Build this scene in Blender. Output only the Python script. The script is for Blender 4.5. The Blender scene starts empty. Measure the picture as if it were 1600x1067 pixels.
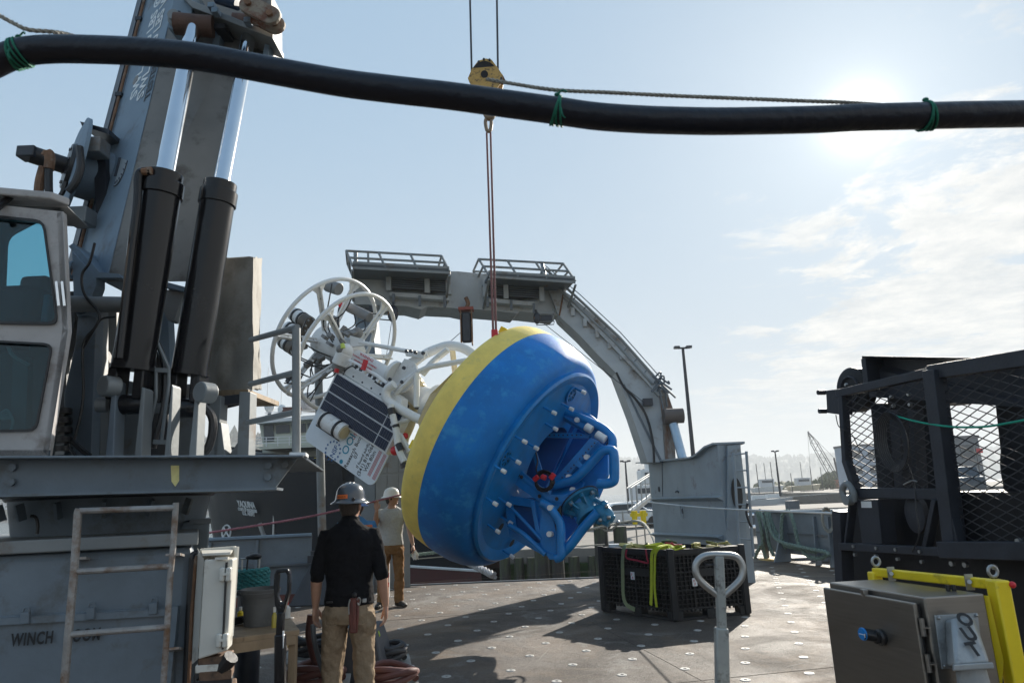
import bpy, bmesh, math, random
from mathutils import Vector, Matrix, noise as mnoise
random.seed(7)
R = math.radians
sc = bpy.context.scene
C = sc.collection
# ---------------------------------------------------------------- camera
CAMZ, F1600, PITCH, ROLL = 1.62, 1067.0, R(12.85), R(2.3)
FW = Vector((0, math.cos(PITCH), math.sin(PITCH)))
U0 = Vector((0, -math.sin(PITCH), math.cos(PITCH)))
R0 = Vector((1, 0, 0))
RT = R0 * math.cos(ROLL) - U0 * math.sin(ROLL)
UP = U0 * math.cos(ROLL) + R0 * math.sin(ROLL)
CAM = Vector((0, 0, CAMZ))
cd = bpy.data.cameras.new('camera'); cam = bpy.data.objects.new('camera', cd); C.objects.link(cam)
cd.sensor_width = 36; cd.lens = 24.0075; cd.clip_start = .05; cd.clip_end = 20000
cam.matrix_world = Matrix(((RT.x, UP.x, -FW.x, 0), (RT.y, UP.y, -FW.y, 0), (RT.z, UP.z, -FW.z, CAMZ), (0, 0, 0, 1)))
cd.dof.use_dof = True; cd.dof.focus_distance = 9.0; cd.dof.aperture_fstop = 7.0
sc.camera = cam
def ray(px, py):
    return (FW + RT * ((px - 800) / F1600) + UP * ((533.5 - py) / F1600)).normalized()
def P(px, py, Y):            # the point of that sight line at forward distance Y
    d = ray(px, py); return CAM + d * (Y / d.y)
SY = math.tan(R(12))          # the ship lies 12 degrees off the line of sight
def T(px, py, Y0):            # the same on an athwartships plane
    d = ray(px, py); return CAM + d * (Y0 / (d.y - SY * d.x))
def G(px, py, z=0.0):        # the same on a level plane
    d = ray(px, py); return CAM + d * ((z - CAMZ) / d.z)
SA = Vector((-math.sin(R(12)), math.cos(R(12)), 0))   # aft
SR = Vector((math.cos(R(12)), math.sin(R(12)), 0))    # starboard side (to the right)
# ---------------------------------------------------------------- light
SUN = ray(1342, 186)
el = math.asin(SUN.z); az = math.atan2(SUN.x, SUN.y)
w = bpy.data.worlds.new('World'); sc.world = w; w.use_nodes = True
nt = w.node_tree; nt.nodes.clear()
def nd(t, nodes=None, **k):
    n = (nodes or nt.nodes).new(t)
    for a, b in k.items(): setattr(n, a, b)
    return n
out = nd('ShaderNodeOutputWorld'); bg = nd('ShaderNodeBackground'); bg.inputs[1].default_value = 0.104
sky = nd('ShaderNodeTexSky', sky_type='NISHITA', sun_disc=False, sun_elevation=el, sun_rotation=az,
         air_density=1.0, dust_density=0.35, ozone_density=2.0, altitude=0)
geo = nd('ShaderNodeTexCoord')
sep = nd('ShaderNodeSeparateXYZ'); nt.links.new(geo.outputs['Generated'], sep.inputs[0])
def M_(op, a, b=None, c=None, cl=False):
    n = nd('ShaderNodeMath', operation=op, use_clamp=cl)
    for i, v in enumerate((a, b, c)):
        if v is None: continue
        if isinstance(v, (int, float)): n.inputs[i].default_value = v
        else: nt.links.new(v, n.inputs[i])
    return n.outputs[0]
zz = M_('ADD', M_('MAXIMUM', sep.outputs[2], 0.0), 0.06)
cx = M_('DIVIDE', sep.outputs[0], zz); cy = M_('DIVIDE', sep.outputs[1], zz)
cmb = nd('ShaderNodeCombineXYZ'); nt.links.new(cx, cmb.inputs[0]); nt.links.new(cy, cmb.inputs[1])
def nz(scale, detail, rough, vec, dist=0.0, off=0.0):
    n = nd('ShaderNodeTexNoise'); n.inputs['Scale'].default_value = scale; n.inputs['Detail'].default_value = detail
    n.inputs['Roughness'].default_value = rough; n.inputs['Distortion'].default_value = dist
    m = nd('ShaderNodeMapping'); m.inputs['Location'].default_value = (off, off * .7, off * 1.3)
    nt.links.new(vec, m.inputs[0]); nt.links.new(m.outputs[0], n.inputs['Vector']); return n.outputs[0]
nA = nz(2.3, 13, .70, cmb.outputs[0], .35, 3.1); nB = nz(.55, 4, .5, cmb.outputs[0], .2, 11.7); nC = nz(5.0, 10, .7, cmb.outputs[0], .1, 5.0)
# a bank of broken cloud spreads over the right side of the sky
side = M_('SUBTRACT', cx, M_('MULTIPLY_ADD', cy, .10, .58))
side = M_('ADD', side, M_('MULTIPLY_ADD', nB, 1.3, -.65))
bank = M_('MULTIPLY_ADD', side, .85, .15, True)
den = M_('MULTIPLY_ADD', nA, 4.6, -2.3)
den = M_('ADD', den, M_('MULTIPLY_ADD', bank, 1.15, -.62))
den = M_('MULTIPLY', M_('MULTIPLY', den, 2.6, None, True), M_('MULTIPLY', bank, 1.6, None, True), None, True)
low = M_('MULTIPLY_ADD', sep.outputs[2], 8.0, -.25, True)
den = M_('MULTIPLY', M_('MULTIPLY', den, low), .95)
vd = nd('ShaderNodeVectorMath', operation='DOT_PRODUCT'); nt.links.new(geo.outputs['Generated'], vd.inputs[0]); vd.inputs[1].default_value = SUN
dt = M_('MAXIMUM', vd.outputs['Value'], 0.0)
glow = M_('ADD', M_('MULTIPLY', M_('POWER', dt, 20.0), .12), M_('ADD', M_('MULTIPLY', M_('POWER', dt, 50.0), .85), M_('ADD', M_('MULTIPLY', M_('POWER', dt, 260.0), .7), M_('MULTIPLY', M_('POWER', dt, 1600.0), 5.0))))
gl = nd('ShaderNodeVectorMath', operation='SCALE'); gl.inputs[0].default_value = (1, .93, .80); nt.links.new(glow, gl.inputs['Scale'])
add = nd('ShaderNodeVectorMath', operation='ADD'); 
# thin high veil evens out the very wide range between the sky by the sun and away from it
def V_(op, a, b_):
    n = nd('ShaderNodeVectorMath', operation=op)
    for i, v in enumerate((a, b_)):
        if isinstance(v, tuple): n.inputs[i].default_value = v
        else: nt.links.new(v, n.inputs[i])
    return n.outputs[0]
SK = (2.7, 3.45, 4.2)
num = V_('MULTIPLY', sky.outputs[0], (2.75, 3.6, 4.3))
evened = V_('DIVIDE', num, V_('ADD', V_('MULTIPLY', num, (1 / SK[0], 1 / SK[1], 1 / SK[2])), (1, 1, 1)))
nt.links.new(evened, add.inputs[0]); nt.links.new(gl.outputs[0], add.inputs[1])
# the pale veil near the horizon
hz = M_('POWER', M_('SUBTRACT', 1.0, M_('MAXIMUM', sep.outputs[2], 0.0), None, True), 5.0)
veil = nd('ShaderNodeMix', data_type='RGBA'); nt.links.new(M_('MULTIPLY_ADD', hz, .8, .0), veil.inputs['Factor'])
nt.links.new(add.outputs[0], veil.inputs['A']); veil.inputs['B'].default_value = (3.7, 3.72, 3.68, 1)
cshade = nd('ShaderNodeMix', data_type='RGBA'); nt.links.new(M_('MULTIPLY_ADD', nC, 3.6, -1.25, True), cshade.inputs['Factor'])
cshade.inputs['A'].default_value = (3.05, 3.25, 3.4, 1); cshade.inputs['B'].default_value = (4.75, 4.65, 4.45, 1)
cadd = nd('ShaderNodeVectorMath', operation='ADD'); nt.links.new(cshade.outputs['Result'], cadd.inputs[0]); nt.links.new(gl.outputs[0], cadd.inputs[1])
mix = nd('ShaderNodeMix', data_type='RGBA'); nt.links.new(den, mix.inputs['Factor'])
nt.links.new(veil.outputs['Result'], mix.inputs['A']); nt.links.new(cadd.outputs[0], mix.inputs['B'])
nt.links.new(mix.outputs['Result'], bg.inputs[0]); nt.links.new(bg.outputs[0], out.inputs[0])
sl = bpy.data.lights.new('sun', 'SUN'); sl.energy = 5.0; sl.angle = R(.5); sl.color = (1, .93, .82)
so = bpy.data.objects.new('sun', sl); C.objects.link(so); so.rotation_euler = SUN.to_track_quat('Z', 'Y').to_euler()
sc.view_settings.view_transform = 'Standard'; sc.view_settings.look = 'None'
sc.view_settings.gamma = 1; sc.view_settings.use_curve_mapping = False; sc.view_settings.exposure = 1.0
sc.render.engine = 'CYCLES'; cy_ = sc.cycles
cy_.use_denoising = True; cy_.max_bounces = 7; cy_.diffuse_bounces = 3; cy_.glossy_bounces = 3; cy_.transparent_max_bounces = 12
cy_.volume_bounces = 0; cy_.sample_clamp_indirect = 8; cy_.caustics_reflective = False; cy_.caustics_refractive = False
# ---------------------------------------------------------------- materials
MATS = {}
def mat(name, col, rough=.5, metal=0.0, var=.12, scale=3.0, bump=.0, bscale=60.0, dirt=None, dirt_amt=.0, dscale=2.0, spec=.5, coat=0.0, stretch=None, rvar=.15):
    if name in MATS: return MATS[name]
    m = bpy.data.materials.new(name); m.use_nodes = True; t = m.node_tree; N = t.nodes; L = t.links
    b = N['Principled BSDF']; b.inputs['Metallic'].default_value = metal; b.inputs['Roughness'].default_value = rough
    b.inputs['Specular IOR Level'].default_value = spec; b.inputs['Coat Weight'].default_value = coat
    tc = N.new('ShaderNodeTexCoord'); mp = N.new('ShaderNodeMapping'); L.new(tc.outputs['Object'], mp.inputs[0])
    if stretch: mp.inputs['Scale'].default_value = stretch
    n = N.new('ShaderNodeTexNoise'); n.inputs['Scale'].default_value = scale; n.inputs['Detail'].default_value = 6; n.inputs['Roughness'].default_value = .6
    L.new(mp.outputs[0], n.inputs['Vector'])
    cr = N.new('ShaderNodeValToRGB'); e = cr.color_ramp.elements
    e[0].position = .3; e[1].position = .7
    e[0].color = (*[max(0, c * (1 - var)) for c in col], 1); e[1].color = (*[min(1, c * (1 + var)) for c in col], 1)
    L.new(n.outputs[0], cr.inputs[0]); last = cr.outputs[0]
    if dirt:
        n2 = N.new('ShaderNodeTexNoise'); n2.inputs['Scale'].default_value = dscale; n2.inputs['Detail'].default_value = 9; n2.inputs['Roughness'].default_value = .68
        L.new(mp.outputs[0], n2.inputs['Vector'])
        c2 = N.new('ShaderNodeValToRGB'); c2.color_ramp.elements[0].position = .62 - dirt_amt * .3; c2.color_ramp.elements[1].position = .74 - dirt_amt * .2
        L.new(n2.outputs[0], c2.inputs[0])
        mx = N.new('ShaderNodeMix'); mx.data_type = 'RGBA'; L.new(c2.outputs[0], mx.inputs['Factor']); L.new(last, mx.inputs['A']); mx.inputs['B'].default_value = (*dirt, 1)
        last = mx.outputs['Result']
    L.new(last, b.inputs['Base Color'])
    if rvar:
        mr = N.new('ShaderNodeMapRange'); mr.inputs[3].default_value = max(.03, rough - rvar); mr.inputs[4].default_value = min(1, rough + rvar)
        L.new(n.outputs[0], mr.inputs[0]); L.new(mr.outputs[0], b.inputs['Roughness'])
    if bump:
        n3 = N.new('ShaderNodeTexNoise'); n3.inputs['Scale'].default_value = bscale; n3.inputs['Detail'].default_value = 4; L.new(mp.outputs[0], n3.inputs['Vector'])
        bp = N.new('ShaderNodeBump'); bp.inputs['Strength'].default_value = bump; bp.inputs['Distance'].default_value = .01
        L.new(n3.outputs[0], bp.inputs['Height']); L.new(bp.outputs[0], b.inputs['Normal'])
    MATS[name] = m; return m
RUST = (.13, .055, .025)
GREY = mat('ship_grey_paint', (.155, .19, .225), .42, 0, .14, 2.5, .12, 30, (.11, .10, .09), .12, 3)
GREYD = mat('dull_grey_paint', (.11, .13, .15), .5, 0, .16, 2.5, .15, 25, RUST, .12, 3)
BOOMC = mat('pale_grey_boom_paint', (.21, .28, .35), .6, 0, .12, 2.0, .08, 30, (.15, .16, .17), .2, 2.5, spec=.2)
BOOMU = mat('grimy_grey_paint', (.20, .19, .175), .5, 0, .18, 2.0, .15, 25, (.08, .065, .05), .3, 3)
CABC = mat('worn_white_cab_paint', (.40, .38, .37), .5, 0, .14, 3.5, .15, 30, (.20, .17, .15), .35, 4)
FRAMEG = mat('weathered_grey_steel', (.205, .22, .225), .5, .1, .16, 2.2, .15, 22, (.15, .09, .05), .22, 1.6)
BLK = mat('black_rubber', (.012, .012, .014), .38, 0, .2, 5, .1, 60)
BLKP = mat('black_gloss_paint', (.007, .007, .009), .2, 0, .2, 4, .04, 30, (.02, .019, .019), .1, 3, rvar=.04, spec=.38)
BLKS = mat('black_plastic', (.014, .014, .016), .5, 0, .25, 8, .1, 80)
DKST = mat('dark_painted_steel', (.028, .032, .042), .42, 0, .25, 5, .2, 40)
CHROME = mat('chrome_rod', (.72, .74, .76), .12, 1.0, .04, 2, 0, rvar=.05)
STEEL = mat('galvanised_steel', (.36, .37, .37), .38, .85, .12, 8, .08, 60)
STAIN = mat('brushed_stainless', (.25, .235, .215), .34, .9, .07, 18, .05, 150, stretch=(.3, .3, 6))
RUSTM = mat('rusty_steel', (.19, .10, .055), .75, .1, .4, 9, .4, 60, (.3, .27, .22), .3, 6)
YELP = mat('yellow_steel_paint', (.90, .66, .015), .4, 0, .08, 4, .05, 40, (.35, .25, .03), .1, 6)
YBLK = mat('weathered_yellow_block_paint', (.55, .33, .08), .5, 0, .12, 8, .2, 60, (.06, .04, .03), .35, 14)
BUOYB = mat('blue_buoy_coating', (.004, .18, .55), .55, 0, .2, 1.9, .25, 90, (.03, .28, .62), .34, 5.5, spec=.35)
BUOYP = mat('blue_frame_paint', (.004, .19, .52), .36, 0, .2, 4, .08, 30, (.02, .22, .5), .15, 5)
BUOYY = mat('yellow_buoy_coating', (.86, .66, .15), .6, 0, .12, 4, .3, 110, (.66, .54, .16), .22, 5)
WHT = mat('white_paint', (.72, .73, .73), .4, 0, .05, 4, .05, 30, (.5, .48, .44), .12, 6)
WHTP = mat('white_plastic', (.78, .78, .75), .35, 0, .05, 6, 0)
CREAM = mat('cream_yellowed_plate', (.62, .52, .32), .5, 0, .12, 6)
REDP = mat('red_plastic', (.6, .02, .03), .4, 0, .1, 6)
TEAL = mat('teal_rope', (.03, .20, .21), .75, 0, .3, 30, .6, 90)
GRNR = mat('weathered_green_rope', (.17, .24, .21), .8, 0, .3, 20, .6, 90)
GRNT = mat('green_twine', (.01, .16, .10), .7, 0, .2, 20, .5, 120)
TANR = mat('tan_braided_rope', (.36, .34, .29), .8, 0, .25, 60, .8, 200)
WOOD = mat('weathered_wood', (.30, .22, .14), .7, 0, .25, 6, .4, 40, (.12, .08, .05), .3, 5, stretch=(1, 1, .3))
CANV = mat('grey_canvas', (.28, .265, .235), .8, 0, .12, 3, .5, 18, (.18, .165, .14), .35, 2)
GLS = bpy.data.materials.new('tinted_window_glass'); GLS.use_nodes = True
_n = GLS.node_tree.nodes; _n.clear(); _o = _n.new('ShaderNodeOutputMaterial'); _t = _n.new('ShaderNodeBsdfTransparent'); _t.inputs[0].default_value = (.40, .66, .73, 1)
_g = _n.new('ShaderNodeBsdfGlossy'); _g.inputs['Roughness'].default_value = .03; _f = _n.new('ShaderNodeFresnel'); _f.inputs[0].default_value = 1.5
_m = _n.new('ShaderNodeMixShader'); _l = GLS.node_tree.links; _l.new(_f.outputs[0], _m.inputs[0]); _l.new(_t.outputs[0], _m.inputs[1]); _l.new(_g.outputs[0], _m.inputs[2]); _l.new(_m.outputs[0], _o.inputs[0])
# ---------------------------------------------------------------- mesh helpers
class MB:
    def __init__(s): s.v = []; s.f = []
    def add(s, vs, fs):
        k = len(s.v); s.v += [Vector(v) for v in vs]; s.f += [tuple(i + k for i in f) for f in fs]; return s
    def box(s, c, d, M=None):
        c = Vector(c); vs = []
        for x in (-.5, .5):
            for y in (-.5, .5):
                for z in (-.5, .5):
                    p = Vector((x * d[0], y * d[1], z * d[2])); vs.append(c + (M @ p if M else p))
        return s.add(vs, [(0, 1, 3, 2), (4, 6, 7, 5), (0, 4, 5, 1), (2, 3, 7, 6), (0, 2, 6, 4), (1, 5, 7, 3)])
    def hexa(s, a, b):       # two matching quads
        return s.add(list(a) + list(b), [(0, 1, 2, 3), (4, 7, 6, 5), (0, 4, 5, 1), (1, 5, 6, 2), (2, 6, 7, 3), (3, 7, 4, 0)])
    def beam(s, p0, p1, w, h=None, up=(0, 0, 1)):
        p0 = Vector(p0); p1 = Vector(p1); h = h or w; d = (p1 - p0).normalized(); u = Vector(up)
        if abs(d.dot(u)) > .98: u = Vector((0, 1, 0))
        a = d.cross(u).normalized(); b = a.cross(d).normalized()
        q = lambda p: [p + a * (w / 2) * i + b * (h / 2) * j for i, j in ((-1, -1), (1, -1), (1, 1), (-1, 1))]
        return s.hexa(q(p0), q(p1))
    def prism(s, poly, vec):
        n = len(poly); v = Vector(vec); a = [Vector(p) for p in poly]
        return s.add(a + [p + v for p in a], [tuple(range(n)), tuple(range(2 * n - 1, n - 1, -1))] + [(i, (i + 1) % n, (i + 1) % n + n, i + n) for i in range(n)])
    def ringplate(s, outer, inner, vec):
        n = len(outer); v = Vector(vec); o = [Vector(p) for p in outer]; i_ = [Vector(p) for p in inner]
        vs = o + i_ + [p + v for p in o] + [p + v for p in i_]; f = []
        for i in range(n):
            j = (i + 1) % n
            f += [(i, j, n + j, n + i), (2 * n + i, 3 * n + i, 3 * n + j, 2 * n + j), (i, 2 * n + i, 2 * n + j, j), (n + i, n + j, 3 * n + j, 3 * n + i)]
        return s.add(vs, f)
    def tube(s, pts, r, n=8, closed=False, cap=True):
        pts = [Vector(p) for p in pts]; m = len(pts); rr = r if isinstance(r, (list, tuple)) else [r] * m
        tang = []
        for i in range(m):
            a = pts[(i - 1) % m] if (closed or i > 0) else pts[i]; b = pts[(i + 1) % m] if (closed or i < m - 1) else pts[i]
            t = b - a; tang.append(t.normalized() if t.length > 1e-9 else Vector((0, 0, 1)))
        u = tang[0].orthogonal().normalized(); vs = []
        for i in range(m):
            u = (u - tang[i] * u.dot(tang[i]));  u = u.normalized() if u.length > 1e-6 else tang[i].orthogonal().normalized()
            w_ = tang[i].cross(u)
            for k in range(n):
                a = 2 * math.pi * k / n; vs.append(pts[i] + (u * math.cos(a) + w_ * math.sin(a)) * rr[i])
        f = []
        for i in range(m if closed else m - 1):
            j = (i + 1) % m
            for k in range(n):
                l = (k + 1) % n; f.append((i * n + k, i * n + l, j * n + l, j * n + k))
        if not closed and cap: f += [tuple(range(n - 1, -1, -1)), tuple((m - 1) * n + k for k in range(n))]
        return s.add(vs, f)
    def cyl(s, p0, p1, r0, r1=None, n=16):
        return s.tube([p0, p1], [r0, r0 if r1 is None else r1], n)
    def lathe(s, prof, M=None, n=48, cap=False):
        M = M or Matrix.Identity(4); vs = []; f = []; m = len(prof)
        for r, z in prof:
            for k in range(n):
                a = 2 * math.pi * k / n; vs.append(M @ Vector((r * math.cos(a), r * math.sin(a), z)))
        for i in range(m - 1):
            for k in range(n):
                l = (k + 1) % n; f.append((i * n + k, i * n + l, (i + 1) * n + l, (i + 1) * n + k))
        if cap and prof[0][0] > 1e-5: f.append(tuple(range(n - 1, -1, -1)))
        if cap and prof[-1][0] > 1e-5: f.append(tuple((m - 1) * n + k for k in range(n)))
        return s.add(vs, f)
    def ball(s, c, r, n=12, m=8):
        r = r if isinstance(r, (tuple, list)) else (r, r, r); c = Vector(c)
        Mx = Matrix.Translation(c) @ Matrix.Diagonal((*r, 1))
        return s.lathe([(math.sin(math.pi * i / m) + (1e-6 if i in (0, m) else 0), -math.cos(math.pi * i / m)) for i in range(m + 1)], Mx, n)
    def build(s, name, m=None, parent=None, org=None, smooth=35, bevel=0, kind=None, label=None, merge=True):
        me = bpy.data.meshes.new(name)
        o0 = Vector(org) if org is not None else (ORG.get(parent.name, Vector()) if parent else Vector())
        me.from_pydata([v - o0 for v in s.v], [], s.f)
        bm = bmesh.new(); bm.from_mesh(me)
        if merge and len(bm.verts) < 60000: bmesh.ops.remove_doubles(bm, verts=bm.verts, dist=1e-5)
        bmesh.ops.recalc_face_normals(bm, faces=bm.faces); bm.to_mesh(me); bm.free()
        if smooth: me.shade_smooth(); me.set_sharp_from_angle(angle=R(smooth))
        if m: me.materials.append(m)
        o = bpy.data.objects.new(name, me); C.objects.link(o)
        if parent: o.parent = parent; ORG[o.name] = o0
        else: o.location = o0; ORG[o.name] = o0
        if bevel:
            b = o.modifiers.new('bevel', 'BEVEL'); b.width = bevel; b.segments = 2; b.limit_method = 'ANGLE'; b.angle_limit = R(40)
        if kind: o['kind'] = kind
        if label: o['label'] = label
        return o
ORG = {}
def tag(o, label, cat, group=None):
    o['label'] = label; o['category'] = cat
    if group: o['group'] = group
    return o
def thing(name, label, cat, loc=(0, 0, 0), group=None, rot=None):
    o = bpy.data.objects.new(name, None); C.objects.link(o); o.location = loc; o.empty_display_size = .1
    if rot: o.rotation_euler = rot
    ORG[o.name] = Vector(loc) if rot is None else Vector()
    return tag(o, label, cat, group)
def copy_tree(o, parent=None):
    c = o.copy(); C.objects.link(c)
    if parent: c.parent = parent
    ORG[c.name] = ORG.get(o.name, Vector())
    for ch in list(o.children): copy_tree(ch, c)
    return c
def cr(pts, k=6, closed=False):     # Catmull-Rom
    pts = [Vector(p) for p in pts]; n = len(pts); o = []
    for i in range(n if closed else n - 1):
        g = lambda j: pts[j % n] if closed else pts[max(0, min(n - 1, j))]
        a, b, c, d = g(i - 1), g(i), g(i + 1), g(i + 2)
        for q in range(k):
            t = q / k; o.append(.5 * ((2 * b) + (c - a) * t + (2 * a - 5 * b + 4 * c - d) * t * t + (3 * b - a - 3 * c + d) * t ** 3))
    if not closed: o.append(pts[-1])
    return o
def rope_pts(pts, r, twist=9, k=None):
    """a laid rope: three strands wound round the path"""
    L = 0; out_ = [[], [], []]; prev = pts[0]
    for i, p in enumerate(pts):
        L += (p - prev).length; prev = p
        a = pts[max(0, i - 1)]; b = pts[min(len(pts) - 1, i + 1)]; t = (b - a).normalized(); u = t.orthogonal().normalized() if abs(t.z) > .95 else t.cross(Vector((0, 0, 1))).normalized(); w_ = t.cross(u)
        for s_ in range(3):
            q = L / (r * twist) * 2 * math.pi + s_ * 2.0944; out_[s_].append(p + (u * math.cos(q) + w_ * math.sin(q)) * r * .55)
    return out_
def resample(pts, step):
    o = [pts[0]]; acc = 0
    for a, b in zip(pts, pts[1:]):
        d = (b - a).length; t = step - acc
        while t <= d:
            o.append(a.lerp(b, t / d)); t += step
        acc = (acc + d) % step
    o.append(pts[-1]); return o
def rope(name, pts, r, m, parent=None, twist=9, step=None, org=None, n=5):
    p = resample([Vector(q) for q in pts], step or r * 1.4); b = MB()
    for s_ in rope_pts(p, r, twist): b.tube(s_, r * .58, n)
    return b.build(name, m, parent, org, merge=False)
def text(name, body, org, xd, yd, size, m, parent, depth=.001, bold=0.0, shear=0.0, align='LEFT', space=1.0, label=None, xs=1.0):
    cu = bpy.data.curves.new(name, 'FONT'); cu.body = body; cu.size = size; cu.extrude = depth; cu.offset = bold * size; cu.shear = shear
    cu.align_x = align; cu.space_character = space; cu.resolution_u = 3
    x = Vector(xd).normalized(); y = Vector(yd); y = (y - x * y.dot(x)).normalized(); z = x.cross(y)
    tmp = bpy.data.objects.new('tmp', cu); C.objects.link(tmp); bpy.context.view_layer.update()
    me = bpy.data.meshes.new_from_object(tmp.evaluated_get(bpy.context.evaluated_depsgraph_get()))
    bpy.data.objects.remove(tmp); bpy.data.curves.remove(cu)
    o0 = ORG.get(parent.name, Vector()) if parent else Vector()
    x = x * xs
    me.transform(Matrix(((x.x, y.x, z.x, org[0] - o0.x), (x.y, y.y, z.y, org[1] - o0.y), (x.z, y.z, z.z, org[2] - o0.z), (0, 0, 0, 1))))
    me.materials.clear(); me.materials.append(m)
    o = bpy.data.objects.new(name, me); C.objects.link(o); o.parent = parent
    if label: o['label'] = label
    return o
def struct(o): o['kind'] = 'structure'; return o
# ================================================================= water, land, sky-line
WZ = -2.3
wm = bpy.data.materials.new('harbour_water'); wm.use_nodes = True; t = wm.node_tree; b = t.nodes['Principled BSDF']
b.inputs['Base Color'].default_value = (.035, .06, .07, 1); b.inputs['Roughness'].default_value = .16
tc = t.nodes.new('ShaderNodeTexCoord'); n1 = t.nodes.new('ShaderNodeTexNoise'); n1.inputs['Scale'].default_value = 1.4; n1.inputs['Detail'].default_value = 5
bp = t.nodes.new('ShaderNodeBump'); bp.inputs['Strength'].default_value = .5; bp.inputs['Distance'].default_value = .25
t.links.new(tc.outputs['Object'], n1.inputs['Vector']); t.links.new(n1.outputs[0], bp.inputs['Height']); t.links.new(bp.outputs[0], b.inputs['Normal'])
struct(MB().add([(-4400, -400, WZ), (5400, -400, WZ), (5400, 5000, WZ), (-4400, 5000, WZ)], [(0, 1, 2, 3)]).build('water', wm))
HILL = mat('wooded_hill', (.045, .06, .04), .9, 0, .4, .02, 0)
def ridge(name, x0, x1, Y, depth, hf, step=12, trees=True, tm=None, base=WZ - 1, ts=1.0):
    rnd = random.Random(hash(name) % 99 + 5); m = MB(); xs = [x0 + i * step for i in range(int((x1 - x0) / step) + 1)]; rows = 9; vs = []
    for j in range(rows + 1):
        v = j / rows
        for x in xs:
            h = hf(x) * math.sin(min(1, v * 1.35) * math.pi / 2) ** .9 if v < .74 else hf(x) * (1 - (v - .74) * .8)
            h += mnoise.noise(Vector((x * .01, v * 3, 1))) * 9 * v
            vs.append((x, Y + v * depth + mnoise.noise(Vector((x * .004, 0, 7))) * 60, base + max(h, 0)))
    n = len(xs); m.add(vs, [(j * n + i, j * n + i + 1, (j + 1) * n + i + 1, (j + 1) * n + i) for j in range(rows) for i in range(n - 1)])
    o = struct(m.build(name, HILL)); o['label'] = 'hazy wooded hill beyond the harbour'
    if trees:
        m = MB()
        for _ in range(trees):
            i = rnd.randrange(n); j = rnd.choice([2, 3, 4, 5, 5, 6, 6, 6, 7]); p = Vector(vs[j * n + i]) + Vector((rnd.uniform(-step, step), rnd.uniform(-10, 10), -3))
            hh = ts * rnd.uniform(7, 13) * (1.7 if rnd.random() < .06 else 1); rr = hh * rnd.uniform(.3, .5)
            if rnd.random() < .5:
                m.tube([p, p + Vector((0, 0, hh * .3)), p + Vector((0, 0, hh * .6)), p + Vector((0, 0, hh * 1.15))], [rr * .6, rr, rr * .6, .05], 6)
            else:
                m.ball(p + Vector((0, 0, hh * .55)), (rr * 1.25, rr * 1.25, hh * .5), 6, 4)
        tr = m.build('far_woodland', HILL, merge=False); tr['kind'] = 'stuff'; tr['label'] = 'hazy treetops along the ' + ('right' if x0 > 0 else 'left') + ' harbour hill'
def hR(x):
    px = x / 2600 * 1067 + 800
    base = 121 + 10 * mnoise.noise(Vector((x * .0035, 3, 0)))
    if px < 1120: base += 38 * math.exp(-((px - 1000) / 45) ** 2) - 10
    return base + max(0, (px - 1300)) * .02
ridge('far_hill', 200, 4000, 2600, 700, hR, 14, 2200, ts=1.7)
def hL(x): return 95 + 20 * mnoise.noise(Vector((x * .004, 9, 0))) - max(0, x + 250) * .25
ridge('near_hill', -1100, -60, 620, 420, hL, 10, 700)
# ---- left shore: seawall, houses
SH = mat('pale_house_wall', (.50, .52, .54), .7, 0, .1, .3); SH2 = mat('blue_grey_house_wall', (.30, .36, .44), .7, 0, .1, .3); RF = mat('house_roof', (.11, .11, .12), .8, 0, .2, .5)
WIN = mat('dark_window', (.03, .045, .06), .12, 0, .2, .5); CONC = mat('concrete', (.24, .225, .205), .9, 0, .14, .6, .2, 12, (.14, .13, .115), .2, .5, spec=.12)
SB = 3.5   # shore level
struct(MB().hexa([(-900, 596, WZ - 1), (40, 596, WZ - 1), (40, 640, WZ - 1), (-900, 640, WZ - 1)], [(-900, 600, SB), (40, 600, SB), (40, 640, SB), (-900, 640, SB)]).build('shore', CONC))
pm = MB()
for i in range(150): pm.box((-760 + i * 5, 594.5, (SB + WZ) / 2), (.7, .7, SB - WZ + 1.5))
pm.box((-390, 594, SB + .6), (750, 1, .5)); o = pm.build('seawall_piles', DKST, merge=False); o['kind'] = 'stuff'; o['label'] = 'row of dark mooring piles along the far left shore'
rnd = random.Random(3)
def house(name, x, y, z, w_, d_, h_, m, label, floors=2, cat='house', grp=None, roof=True):
    e = thing(name, label, cat, (x, y, z), grp)
    MB().box((x, y, z + h_ / 2), (w_, d_, h_)).build('wall', m, e, smooth=0)
    if roof:
        MB().prism([(x - w_ * .54, y - d_ * .54, z + h_), (x + w_ * .54, y - d_ * .54, z + h_), (x, y - d_ * .54, z + h_ + w_ * .22)], (0, d_ * 1.08, 0)).build('roof', RF, e, smooth=0)
    else: MB().box((x, y, z + h_ + .3), (w_ * 1.04, d_ * 1.04, .6)).build('roof', RF, e, smooth=0)
    n = max(2, int(w_ / 4.2)); fh = h_ / floors; shared = None
    for f_ in range(floors):
        for i in range(n):
            wx = x - w_ / 2 + (i + .5) * w_ / n; wz = z + (f_ + .5) * fh
            MB().box((wx, y - d_ / 2 - .05, wz), (w_ / n * .5, .18, fh * .52)).build('window', WIN, e, smooth=0)
    return e
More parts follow.
